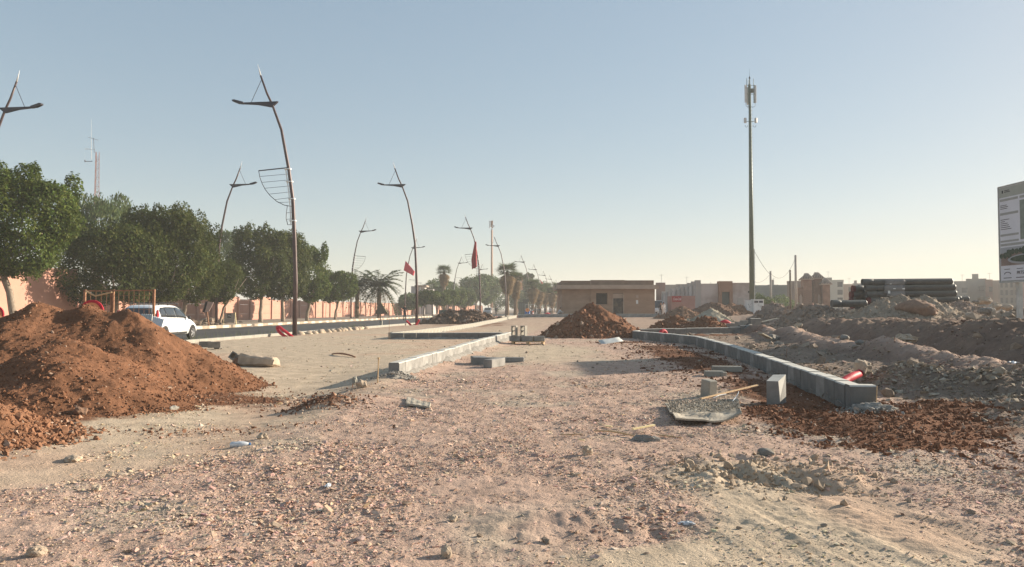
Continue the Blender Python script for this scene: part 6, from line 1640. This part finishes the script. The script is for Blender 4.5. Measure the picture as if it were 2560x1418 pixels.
# ------------------------------------------------------------------ verge across the road
def street_sign():
    D = 58; root = empty('traffic_sign', RD((520 - 1495) / F * D, D, .03), 'leaning dark backed sign box on a short post beside the small tree', 'sign')
    root.location = ((523 - 1280) / F * D, D, .03); s = D / F
    MB().bar((0, 0, 0), (-5 * s, 0, 36 * s), .09).obj('post', M['rust'], root)
    MB().prism([(-10 * s, 36 * s), (0 * s, 37 * s), (12 * s, 60 * s), (-3 * s, 61 * s)], -.03, .03).obj('sign_face', mat('sign_pink', (.42, .30, .26), (.50, .37, .32)), root)
    MB().prism([(-15 * s, 35 * s), (-10.2 * s, 36 * s), (-3.2 * s, 61 * s), (-9 * s, 62 * s)], -.05, .28).obj('sign_side', M['black'], root)
street_sign()
def white_board():
    D = 64; s = D / F; X = (575 - 1280) * s; root = empty('notice_board', (X - 13 * s, D, .03), 'low grey board with a small dark square mark, standing on the verge', 'board')
    w = 26 * s; h0 = 5 * s; h = 24 * s
    MB().box((0, -.03, h0), (w, .03, h0 + h)).obj('panel', mat('board_grey', (.38, .33, .29), (.46, .41, .36)), root)
    MB().box((7.5 * s, -.045, h0 + 12 * s), (17 * s, -.033, h0 + 22 * s)).obj('dark_mark', M['ink'], root)
    c = bpy.data.curves.new('mark_lettering', 'FONT'); c.body = 'PB'; c.size = .26; c.extrude = .003; o = bpy.data.objects.new('mark_lettering', c); c.materials.append(M['cabinet']); COL.objects.link(o); o.parent = root; o.location = (8.6 * s, -.05, h0 + 14.5 * s); o.rotation_euler = (R(90), 0, 0)
    MB().bar((-2 * s, -.02, -.1), (-3.5 * s, -.02, 24 * s), .05).obj('stake', M['wood_y'], root); MB().bar((30 * s, -.04, -.1), (26.5 * s, -.04, 30 * s), .07).obj('stake', M['wood_y'], root)
white_board()
for (lat, Y, n, w, lb) in ((-33.5, 60, 60, 2.5, 'broken paving and earth lumps piled on the pavement behind the small board'), (-36.5, 70, 70, 2.2, 'heap of broken slabs against the pink wall')):
    c = RD(lat, Y, .03); P = rng.normal(0, 1, (n, 2)) * np.array([w * .4, w]) 
    scatter('paving_rubble', np.stack([P[:, 0] + c.x, P[:, 1] + c.y, .05 + .35 * np.exp(-(P ** 2).sum(1) / 3)], -1), rng.uniform(.2, .6, n), np.array((.34, .27, .21)) * rng.uniform(.6, 1.2, (n, 1)), ng=NG_LUMP, label=lb, cat='rubble')
def tri_sign():
    D = 64; s = D / F; root = empty('warning_sign', ((953 - 1280) * s, D, 0), 'back of a leaning triangular warning sign on a stub post by the median kerb', 'sign')
    b = mat('sign_back', (.16, .13, .09), (.22, .18, .13), rough=.7)
    MB().prism([(-15 * s, 29 * s), (-9 * s, 26 * s), (16 * s, 28 * s), (17 * s, 31 * s), (0, 57 * s), (-3 * s, 57 * s)], -.02, .02).obj('plate', b, root)
    MB().bar((0 * s, -.04, 56 * s), (17 * s, -.04, 29 * s), .07, .02).obj('yellow_edge', M['wood_y'], root)
    MB().bar((-1 * s, 0, -.1), (-1 * s, 0, 28 * s), .07).obj('post', M['rust'], root); MB().box((-3 * s, -.15, -.1), (3 * s, .15, 11 * s)).obj('footing', M['concrete_w'], root)
tri_sign()
# row of small earth lumps along the median kerb
for i in range(15):
    px = 828 + i * 9.5 + random.uniform(-1, 1); D = 40.5 + i * 0.78; x, y = RD(-16.2 + random.uniform(-.1, .1), D * 1.0)[:2]
    lumpy('earth_lump', (x, y, .0), (.26, .24, .20 * random.uniform(.7, 1.1)), M['rock'], 60 + i, 'dusty earth lump in the row along the white median kerb', 'earth lump', sub=2, amp=.5, group='earth lumps along the median kerb')
# weeds on the road side of the kerb
vs = []; fs = []
for k in range(420):
    c = RD(-17.4 + random.uniform(-.25, .3), 31 + 11 * random.random(), -.09); 
    if random.random() < .25: c = RD(-17.3, 50 + 5 * random.random(), -.09)
    a = random.uniform(0, 6.28); h = random.uniform(.1, .55); b = Vector((math.cos(a), math.sin(a), 0)) * .012; t = c + Vector((random.uniform(-.2, .2), random.uniform(-.2, .2), h)); n = len(vs); vs += [c - b, c + b, t]; fs.append((n, n + 1, n + 2))
wme_ = np_mesh('weeds', np.array([tuple(v) for v in vs]), np.array(fs), M['weed'], False, np.ones((len(vs), 3)))
tag(link('weeds', wme_), 'thin dry weeds growing in the road gutter beside the white kerb', 'weeds', kind='stuff')

# ------------------------------------------------------------------ red conduits
def conduit(pts, r, label, rib=True, cat='conduit', name='red_conduit'):
    pts = [Vector(p) for p in pts]; c = pts[0]; out = []
    for i in range(len(pts) - 1):
        p0, p1, p2, p3 = pts[max(i - 1, 0)], pts[i], pts[i + 1], pts[min(i + 2, len(pts) - 1)]
        for q in range(10):
            t = q / 10; out.append(0.5 * ((2 * p1) + (p2 - p0) * t + (2 * p0 - 5 * p1 + 4 * p2 - p3) * t * t + (3 * p1 - p0 - 3 * p2 + p3) * t ** 3) - c)
    out.append(pts[-1] - c); rs = [r * (1.04 if i % 2 else .95) for i in range(len(out))]
    o = MB().tube(out, rs, 12).obj(name, M['red_pipe'], None, True, loc=c); return tag(o, label, cat)
D_ = 37.6
conduit([W(745, 843, D_) + Vector((0, 0, -.25)), W(725, 838, D_), W(706, 824, D_), W(698, 818, D_ + .1), W(693, 820, D_ + .2), W(700, 832, D_), W(718, 845, D_), W(730, 852, D_) + Vector((0, 0, -.1))], .075, 'looped bright red conduit sticking out at the foot of the nearest median lamp')
D_ = 64
conduit([W(1016, 802, D_), W(1024, 810, D_), W(1031, 815, D_) + Vector((0, 0, -.1))], .09, 'left leg of the red conduit V at the second median lamp')
conduit([W(1048, 799, D_ + .2), W(1043, 808, D_ + .2), W(1036, 816, D_ + .2) + Vector((0, 0, -.1))], .09, 'right leg of the red conduit V at the second median lamp')
conduit([W(1650, 842, 36.8), W(1652, 831, 36.8), W(1658, 827, 36.9), W(1664, 831, 37), W(1666, 842, 37)], .09, 'short red conduit arch peeping over the bend of the right kerb')
conduit([W(1798, 816, 47.5), W(1803, 808, 47.5), W(1813, 804, 47.6), W(1822, 808, 47.7), W(1826, 816, 47.7)], .12, 'red conduit arch behind the dark crossing kerb')
conduit([W(2100, 962, 12.0), W(2114, 951, 12.15), W(2130, 942, 12.3), W(2148, 934, 12.6), W(2162, 925, 13.0)], .065, 'thick red conduit running from the right kerb into the grey rubble')
_c = W(2157, 918, 12.75)
lumpy('boulder', (_c.x, _c.y, _c.z - .02), (.17, .12, .15), M['rock'], 21, 'pinkish boulder resting on the rubble just above the thick red conduit', 'boulder', sub=3, amp=.45, freq=1.2, flat=True)

# ------------------------------------------------------------------ loose kerb stones and blocks
def block(px, py, D, L, w, h, yaw, label, m=None, roll=0.0, pitch=0.0, name='kerb_stone', cat='concrete block', group=None, dz=0.0, bev=.012, hz_=True):
    x = (px - 1280) / F * D; z = (float(hz(x, D)) if hz_ else 0) + dz
    me = bevel(MB().box((-L / 2, -w / 2, 0), (L / 2, w / 2, h)).me(name, m or M['concrete']), bev)
    o = link(name, me, None, (x, D, z), (roll, pitch, yaw)); return tag(o, label, cat, group)
block(1197, 905, 19.0, .34, .55, .20, R(12), 'grey kerb stone, left one of the three loose beside the near kerb', dz=-.02)
block(1222, 905, 18.6, .80, .22, .20, R(-14), 'long grey kerb stone, middle one of the three loose beside the near kerb', dz=-.01)
block(1281, 900, 19.6, .62, .18, .12, R(-4), 'thin flat grey stone, right one of the three loose beside the near kerb')
block(1236, 917, 17.9, .22, .75, .20, R(-24), 'grey block lying askew in front of the loose kerb stones')
block(1768, 985, 11.9, .17, .20, .30, R(30), 'upright cut of pale kerb standing alone left of the wooden lath', m=M['concrete_w'], roll=R(6), dz=-.03)
block(1783, 938, 15.2, .38, .2, .12, R(-6), 'short pale kerb stone, nearer one of the pair in the red earth', m=M['concrete_w'], dz=-.02)
block(1815, 930, 16.0, .62, .2, .12, R(-8), 'longer pale kerb stone, farther one of the pair in the red earth', m=M['concrete_w'], dz=-.01)
block(1805, 942, 15.1, .10, .16, .10, R(20), 'small pale cube touching the nearer kerb stone', m=M['concrete_w'], name='concrete_cube', dz=-.01)
# bent metal cover standing on edge
def vblock():
    c = W(1942, 995, 10.9); z0 = float(hz(c.x, c.y)) - .02; root = empty('kerb_stone', (c.x, c.y, z0), 'big grey V notched kerb stone standing upright beside the right kerb', 'concrete block', rz=R(-20))
    s = 10.9 / F; H_ = W(0, 940, 10.9).z - z0
    m_ = MB(); x0, x1, x2, x3 = -24 * s, -1 * s, 8 * s, 22 * s
    # a block whose front right edge is cut back in a long V facet
    m_.add([(x0, 0, 0), (x2, 0, 0), (x3, .26, 0), (x0 + .05, .30, 0), (x0, 0, H_ * .82), (x1 + .03, 0, H_ * .82), (x2, .02, H_ * .28), (x3, .30, H_ * 1.0), (x0 + .09, .30, H_ * .98)],
       [(0, 3, 2, 1), (0, 1, 6, 5, 4), (5, 6, 7), (4, 5, 7, 8), (1, 2, 7, 6), (3, 0, 4, 8), (2, 3, 8, 7)])
    o = m_.obj('stone_body', M['concrete'], root); o.data.materials.append(M['concrete_top'])
    for i_ in (2, 3): o.data.polygons[i_].material_index = 1  # lit top and cut facet painted as paler faces
    bm = bmesh.new(); bm.from_mesh(o.data); bmesh.ops.recalc_face_normals(bm, faces=bm.faces); bm.to_mesh(o.data); bm.free()
vblock()
def roughen(o, amt=.05, cuts=5):
    from mathutils import noise
    bm = bmesh.new(); bm.from_mesh(o.data)
    bmesh.ops.subdivide_edges(bm, edges=[e for e in bm.edges if e.calc_length() > .12], cuts=cuts, use_grid_fill=True)
    for v in bm.verts: v.co += Vector((noise.noise(v.co * 5), noise.noise(v.co * 5 + Vector((9, 0, 0))), noise.noise(v.co * 5 + Vector((0, 9, 0))))) * amt + Vector((0, 0, noise.noise(v.co * 1.7) * amt * 1.2))
    bm.to_mesh(o.data); bm.free()
# blocks stacked on a pallet
def hollow_block(name='block', L=.40, w=.20, h=.20):
    m_ = MB(); t = .035
    m_.box((0, 0, 0), (L, t, h)); m_.box((0, w - t, 0), (L, w, h)); m_.box((0, t, 0), (t, w - t, h)); m_.box((L - t, t, 0), (L, w - t, h)); m_.box((L / 2 - t / 2, t, 0), (L / 2 + t / 2, w - t, h)); return m_.me(name, M['concrete_w'])
D_ = 29.3; cx = (1313 - 1280) / F * D_; gz = float(hz(cx, D_))
root = empty('pallet', (cx - .55, D_ - .3, gz), 'low wooden pallet under the stack of concrete blocks', 'pallet', rz=R(-5))
for k in range(5): MB().box((0, k * .2, .10), (1.3, k * .2 + .12, .125)).obj('slat', M['wood'], root)
for k in range(3): MB().box((k * .58, 0, -.03), (k * .58 + .1, .92, .10)).obj('bearer', M['wood'], root)
solid = bevel(MB().box((0, 0, 0), (.42, .26, .20)).me('concrete_block', M['concrete']), .01)
BL = [((-.62, -.22, .13), 2, 'solid grey block at the lower left of the pallet stack'), ((-.14, -.26, .13), -3, 'solid grey block in the lower middle of the pallet stack'), ((.34, -.24, .13), 3, 'solid pale block at the lower right of the pallet stack'),
      ((-.55, .08, .13), 0, 'rear left solid block of the pallet stack'), ((-.05, .08, .13), 4, 'rear middle solid block of the pallet stack')]
for p_, a, lb in BL:
    o = link('concrete_block', solid, None, (cx + p_[0], D_ + p_[1], gz + p_[2]), (0, 0, R(a))); tag(o, lb, 'concrete block', 'solid blocks on the pallet')
hb = hollow_block('hollow_block')
for p_, rt, lb in (((-.30, -.12, .34), (R(90), 0, R(70)), 'upright hollow block on top of the stack, left one'), ((.08, -.10, .34), (R(90), 0, R(60)), 'upright hollow block on top of the stack, right one')):
    o = link('hollow_block', hb, None, (cx + p_[0], D_ + p_[1], gz + p_[2]), (0, R(-90), rt[2])); tag(o, lb, 'concrete block', 'hollow blocks standing on the stack')
# hollow blocks beside the red heap
hb2 = hollow_block('hollow_block'); hb2.materials[0] = M['rock_grey']
for (px, py, D, rot, lb) in ((499, 878, 25.5, (R(0), 0, R(8)), 'grey hollow block, leftmost behind the slope of the big heap'), (521, 877, 25.2, (0, 0, R(20)), 'grey hollow block, second from the left beside the big heap'), (537, 874, 25.6, (0, R(90), R(-10)), 'narrow upright hollow block right of the other two'),
                         (583, 905, 19.4, (R(60), R(20), R(-30)), 'tilted hollow block nearer the heap toe'), (594, 914, 18.9, (R(90), R(8), R(12)), 'hollow block with its openings facing the viewer at the heap toe')):
    x = (px - 1280) / F * D; o = link('hollow_block', hb2, None, (x, D, float(hz(x, D)) + .06), rot); tag(o, lb, 'concrete block', 'hollow blocks beside the red heap')
block(648, 915, 18.3, .95, .42, .26, R(-12), 'long pale concrete slab at the right foot of the big red heap', m=M['rock'], pitch=R(5), roll=R(-8), name='stone_slab', cat='slab', bev=.05)
roughen(bpy.data.objects['stone_slab'])
_c = (-(1280 - 606) / F * 18.4, 18.4)
lumpy('boulder', (_c[0], _c[1], float(hz(*_c)) + .08), (.20, .16, .15), M['rock_red'], 32, 'brown boulder between the hollow block and the pale slab', 'boulder', sub=3, amp=.35, freq=1.3, flat=True)
def rk_(px, py, D, r, m, label, seed, dz=.3, **k):
    x = (px - 1280) / F * D; o = lumpy('rock', (x, D, float(hz(x, D)) + r[2] * dz), r, m, seed, label, 'rock', sub=3, amp=.38, freq=1.3, flat=True, **k); return o
rk_(1467, 1120, 7.2, (.055, .045, .055), M['rock'], 'pale two humped rock alone in the middle of the gravel', 41, .6)
rk_(1912, 1133, 7.15, (.085, .05, .045), M['rock_grey'], 'smooth grey oval cobble right of the dug hole', 42, .5).data.shade_smooth()
rk_(2237, 1050, 9.0, (.075, .06, .06), M['rock'], 'round pinkish rock beside the mortar at the kerb end', 43, .5)
rk_(905, 968, 13.2, (.10, .08, .09), M['rock'], 'yellowish rock at the tip of the near kerb shadow', 44, .6)
rk_(888, 962, 13.3, (.045, .04, .08), M['concrete_w'], 'small white stone standing on the yellowish rock', 45, 1.6)
rk_(205, 1035, 9.9, (.10, .08, .085), M['rock_red'], 'brown rounded rock at the front toe of the big heap', 46, .5)
rk_(437, 1015, 10.9, (.11, .06, .045), M['concrete_w'], 'flat whitish stone on the path right of the big heap', 47, .5)
rk_(660, 1100, 8.2, (.06, .05, .05), M['rock'], 'small tan stone beside the plastic bottle', 48, .4)
rk_(250, 1225, 5.9, (.045, .035, .035), M['rock'], 'little pale rock in the gravel at lower left', 49, .5)
rk_(105, 1400, 4.25, (.05, .04, .03), M['rock'], 'pale stone at the bottom edge, lower left', 50, .5)
rk_(1118, 1395, 4.25, (.035, .03, .04), M['rock'], 'pale knobbly stone at the bottom edge left of centre', 51, .6)
rk_(1135, 1300, 5.0, (.028, .025, .025), M['rock'], 'small cream pebble left of centre in the foreground', 52, .6)
rk_(190, 1140, 7.1, (.12, .07, .035), M['rock'], 'flat tan stone on the pale track at the left', 53, .5)
rk_(1955, 800, 44, (.5, .4, .32), M['rock'], 'pale broken stone, biggest of the bright pile behind the right island', 54, .5)
for i, (px, py, D, s_) in enumerate(((1935, 803, 43, .22), (1970, 797, 44.5, .26), (1985, 803, 43.5, .24), (1945, 795, 45, .2), (1995, 799, 44, .22), (1962, 806, 42.5, .2))):
    rk_(px, py, D, (s_, s_ * .8, s_ * .8), M['rock'], 'angular pale stone of the bright pile behind the right island', 55 + i, 1.0, group='pale stones of the bright pile')
# stony crest of the far right
for i, (px, py, D, s_, lb) in enumerate(((2461, 748, 48, .45, 'flat topped pale slab high on the rubble right of the pipes'), (2440, 752, 47, .25, 'small block just left of the flat topped slab'), (2490, 762, 46, .40, 'grey angular block right of the flat topped slab'), (2520, 765, 45, .38, 'tilted grey block under the billboard edge'), (2470, 772, 44, .4, 'brown broken block below the flat topped slab'), (2425, 760, 46, .3, 'pale slab fragment on the dark mound slope'), (2505, 785, 40, .4, 'low brown stone in front of the tilted grey block'), (2535, 780, 40, .35, 'brown stone closest to the right edge on the plateau'))):
    p = W(px, py, D); lumpy('boulder', (p.x, p.y, p.z - .1), (s_, s_ * .7, s_ * .55), M['rock'] if i % 3 != 1 else M['rock_grey'], 70 + i, lb, 'boulder', sub=3, amp=.35, freq=1.1, flat=True)
p = W(2290, 775, 42.2); lumpy('boulder', (p.x, p.y, p.z), (1.15, .8, .55), M['rock_red'], 90, 'big brown clay boulder on the front of the grey rubble heap', 'boulder', sub=4, amp=.3, freq=1.4)
for i, (px, py, D, s_) in enumerate(((2150, 855, 22.5, .16), (2138, 860, 22, .13), (2112, 848, 24, .18), (2222, 845, 25, .14), (1930, 838, 31, .35), (1945, 850, 28, .2), (2190, 858, 22.2, .12))):
    p = W(px, py, D); lumpy('rock', (p.x, p.y, float(hz(p.x, p.y)) + .05), (s_, s_ * .8, s_ * .6), M['rock_grey'], 100 + i, ['grey rock on the berm crest', 'smaller grey rock next to it on the berm crest', 'dark rock at the far end of the berm', 'rock in the trench behind the berm', 'big dark rock near the end of the crossing kerb', 'flat rock before the big dark one', 'tiny rock at the middle of the berm crest'][i], 'rock', sub=2, amp=.4, flat=True)

# ------------------------------------------------------------------ sheets, boards, sticks
def warped(P, label, m, name, cat, lift, n=16, k=8, th=.012, wob=.02, seed=0, rag=0.0):
    """four ground corners, raised by lift(u, v)"""
    P = [Vector(p) for p in P]; c = P[0]; vs = []
    for i in range(n + 1):
        u = i / n; a, b = P[0].lerp(P[1], u), P[3].lerp(P[2], u)
        for j in range(k + 1):
            v = j / k; q = a.lerp(b, v); q = q + Vector((0, (rag * float(vn(u * 7, seed, 3)) if j in (0, k) else 0), float(hz(q.x, q.y, False)) + lift(u, v) + wob * float(vn(u * 5 + seed, v * 4, 9)))); vs.append(q - Vector((c.x, c.y, 0)))
    fs = [(i * (k + 1) + j, (i + 1) * (k + 1) + j, (i + 1) * (k + 1) + j + 1, i * (k + 1) + j + 1) for i in range(n) for j in range(k)]
    o = link(name, mesh(name, vs, fs, m, False), None, (c.x, c.y, 0)); o.modifiers.new('t', 'SOLIDIFY').thickness = th; tag(o, label, cat); return o
warped([G(1690, 1062), G(1855, 1058), G(1845, 1012), G(1662, 1012)], 'warped weathered board covered with grey rubble, right of centre', M['board'], 'warped_board', 'board', lambda u, v: .03 + .03 * (1 - v) * abs(2 * u - 1) + .05 * (2 * u - 1) ** 4 * (u > .5) + .02, wob=.03, seed=4, rag=.03, th=.02)
pts = []; 
for _ in range(900):
    u, v = random.random(), random.random() ** .8
    a = G(1690, 1062).lerp(G(1855, 1058), u); b = G(1662, 1012).lerp(G(1845, 1012), u); q = a.lerp(b, .28 + .72 * v)
    pts.append((q.x, q.y, .075 + .05 * (2 * u - 1) ** 2 * (u > .5) * (1 - v)))
scatter('board_rubble', np.array(pts) + np.array([0, 0, .0]), rng.uniform(.010, .034, 900), np.array((.34, .30, .245)) * rng.uniform(.6, 1.3, (900, 1)), ng=NG_LUMP, label='grey mortar crumbs lying on the warped board', cat='rubble', tilt=1)
corr_sheet([W(1495, 851, 30.4), W(1504, 862, 29.4), W(1559, 853, 30.0), W(1547, 843, 31.0)], 'pale grey metal sheet propped on the ground at the foot of the soil cone', M['galv'], 2, .01)
warped([G(1014, 1012), G(1074, 1021), G(1076, 1010), G(1018, 1000)], 'pale ribbed plank lying in the gravel below the near kerb', M['board'], 'plank', 'plank', lambda u, v: .04 + .003 * math.sin(u * 26), th=.03, wob=.006, seed=2)
def stick(a, b, r, m, label, name='wooden_stick', cat='stick', bow=0.0, sq=True):
    a, b = Vector(a), Vector(b); 
    if sq: o = MB().bar((0, 0, 0), b - a, r * 2, r).obj(name, m, None, loc=a)
    else: o = MB().tube([(b - a) * t + Vector((0, 0, bow * 4 * t * (1 - t))) for t in np.linspace(0, 1, 9)], [r * (1 - .3 * abs(2 * t - 1)) for t in np.linspace(0, 1, 9)], 6).obj(name, m, None, loc=a)
    return tag(o, label, cat)
def GZ(px, py, dz=.02): g = G(px, py); return (g.x, g.y, float(hz(g.x, g.y)) + dz)
stick(GZ(1752, 999, .03), GZ(1893, 975, .09), .018, M['wood'], 'long pale wooden lath lying from the warped board towards the V notched stone', 'lath', 'lath')
stick(GZ(1486, 1077, .015), GZ(1590, 1092, .02), .012, M['wood'], 'thin brown stick left of the cement lump', sq=False, bow=.02)
stick(GZ(1640, 1088, .02), GZ(1705, 1094, .015), .010, M['wood'], 'thin brown stick right of the cement lump', sq=False)
stick(GZ(1582, 1084, .075), GZ(1636, 1077, .085), .016, M['wood_y'], 'bright yellow splinter of wood lying on the cement lump', 'wood_splinter', 'splinter')
rk_(1612, 1093, 7.95, (.14, .06, .05), M['mortar'], 'dark rough cement lump under the yellow splinter', 120, .4)
stick(GZ(1512, 1067), GZ(1530, 1068), .012, M['wood_y'], 'tiny yellow splinter alone above the brown stick', 'wood_splinter', 'splinter')
stick(GZ(1400, 1088), GZ(1456, 1088), .008, M['wood'], 'dark twig left of the brown stick', 'twig', 'twig', sq=False)
stick(GZ(1446, 1101), GZ(1462, 1104), .008, M['wood_y'], 'short yellow splinter above the two humped rock', 'wood_splinter', 'splinter', sq=False)
stick(GZ(830, 887), GZ(888, 893), .03, M['rust'], 'rusty stick on the dusty ground between the kerbs', 'rusty_rod', 'rod', sq=False, bow=.05)
def rod(px, y0, y1, D, r, m, label, cat='rod', cap=False):
    x = (px - 1280) / F * D; zb = float(hz(x, D)) - .05; zt = W(px, y0, D).z
    root = empty('marker_rod', (x, D, zb), label, cat)
    MB().tube([(0, 0, 0), (0.02, 0, zt - zb)], r, 7).obj('shaft', m, root)
    if cap: MB().tube([(.02, 0, zt - zb - .02), (.02, 0, zt - zb + .01)], r * 2.2, 7).obj('head', m, root)
rod(945, 895, 970, 13.6, .011, M['wood'], 'tall wooden marker rod with a knob, left of the near kerb end', cap=True)
rod(882, 945, 970, 13.4, .008, M['rust'], 'short rusty rod in the kerb shadow')
rod(2185, 965, 1030, 10.05, .007, M['wood'], 'thin rod standing against the end of the right kerb')
rod(1964, 872, 905, 20, .008, M['rust'], 'thin dark rod in the rubble behind the right kerb')
rod(2233, 842, 875, 19, .010, M['rust'], 'thin dark rod on the berm crest at the right')
rod(1766, 822, 835, 40, .015, M['wood'], 'short pale rod against the dark crossing kerb')
rod(973, 778, 833, 33.8, .008, M['rust'], 'hair thin rod at the left end of the dark crossing kerb')

# litter
def crumple(px, py, r, m, label, name, cat, seed, D=None, dz=.02):
    g = G(px, py) if D is None else W(px, py, D); z = float(hz(g.x, g.y)) + dz if D is None else g.z
    o = lumpy(name, (g.x, g.y, z), r, m, seed, label, cat, sub=3, amp=.8, freq=2.4, flat=True); return o
p = G(575, 1109); root = empty('plastic_bottle', (p.x, p.y, float(hz(p.x, p.y)) + .032), 'crushed clear plastic bottle lying on the pale track at left', 'bottle', rz=R(12))
MB().tube([(0, 0, 0), (.02, 0, 0), (.06, 0, 0), (.10, 0, 0), (.14, 0, 0), (.17, 0, 0), (.19, 0, 0)], [.022, .034, .030, .035, .031, .022, .012], 10).obj('bottle_body', M['clear_p'], root, True)
MB().tube([(.19, 0, 0), (.205, 0, 0)], .015, 8).obj('bottle_cap', M['blue_p'], root)
crumple(2355, 970, (.26, .12, .05), M['blue_p'], 'crumpled blue plastic sheet on the rubble at the right', 'plastic_sheet', 'plastic', 131, D=12.3)
crumple(2335, 972, (.14, .10, .03), M['clear_p'], 'whitish plastic scrap beside the blue sheet', 'plastic_scrap', 'plastic', 132, D=12.2)
crumple(1716, 1299, (.045, .02, .010), M['clear_p'], 'clear crushed plastic wrapper in the foreground right', 'plastic_wrapper', 'plastic', 133, dz=.012)
crumple(820, 1212, (.05, .02, .012), M['clear_p'], 'torn whitish plastic scrap in the gravel at lower left', 'plastic_scrap', 'plastic', 134, dz=.01)
crumple(2360, 888, (.16, .1, .05), M['clear_p'], 'white plastic bag in the trench on the right', 'plastic_bag', 'plastic', 135, D=17.5)
crumple(2260, 848, (.32, .22, .14), M['rock'], 'torn cement bag half open on the dark slope', 'cement_bag', 'bag', 136, D=21.5)
crumple(2530, 910, (.12, .08, .05), M['clear_p'], 'small white bag at the far right on the berm', 'plastic_bag', 'plastic', 137, D=14.5)
crumple(2445, 906, (.09, .06, .04), M['clear_p'], 'tiny white bag left of the small one on the berm', 'plastic_bag', 'plastic', 138, D=15)
conduit([GZ(1783, 1000, .03), GZ(1800, 997, .07), GZ(1815, 990, .05)], .006, 'pale bent strap curling above the warped board', cat='strap', name='plastic_strap').data.materials[0] = M['clear_p']
conduit([GZ(1832, 1020, .10), GZ(1843, 1013, .14), GZ(1847, 1003, .16)], .006, 'pale strap sticking up at the right end of the warped board', cat='strap', name='plastic_strap').data.materials[0] = M['clear_p']
for (a, b, D, lb) in (((1905, 805), (1945, 796), 46, 'long pale plank lying left of the bright stone pile'), ((2100, 792), (2135, 786), 44, 'pale plank on the rubble below the lone black pipe'), ((1900, 833), (1925, 846), 30, 'short dark plank beside the end of the crossing kerb')):
    p0, p1 = W(a[0], a[1], D), W(b[0], b[1], D + .5); p0.z = max(p0.z, float(hz(p0.x, p0.y)) + .05); p1.z = max(p1.z, float(hz(p1.x, p1.y)) + .05)
    o = MB().bar((0, 0, 0), p1 - p0, .22, .05).obj('plank', M['board'], None, loc=p0); tag(o, lb, 'plank')

# ------------------------------------------------------------------ haze
def haze():
    s = 1900
    me = MB().box((-s, -s, -3.0), (s, s, 38)).me('haze', None)
    m = bpy.data.materials.new('haze'); m.use_nodes = True; nt = m.node_tree
    nt.nodes.remove(nt.nodes['Principled BSDF']); v = nt.nodes.new('ShaderNodeVolumePrincipled')
    v.inputs['Color'].default_value = (0.86, 0.87, 0.86, 1); v.inputs['Density'].default_value = 0.0008; v.inputs['Anisotropy'].default_value = 0.1
    out = [n for n in nt.nodes if n.type == 'OUTPUT_MATERIAL'][0]; nt.links.new(v.outputs[0], out.inputs['Volume'])
    me.materials.append(m); o = link('haze', me); tag(o, 'thin dusty haze over the whole site', 'haze', kind='stuff')
    return o
haze()
print('ground radius', GR, 'objects', len(bpy.data.objects))
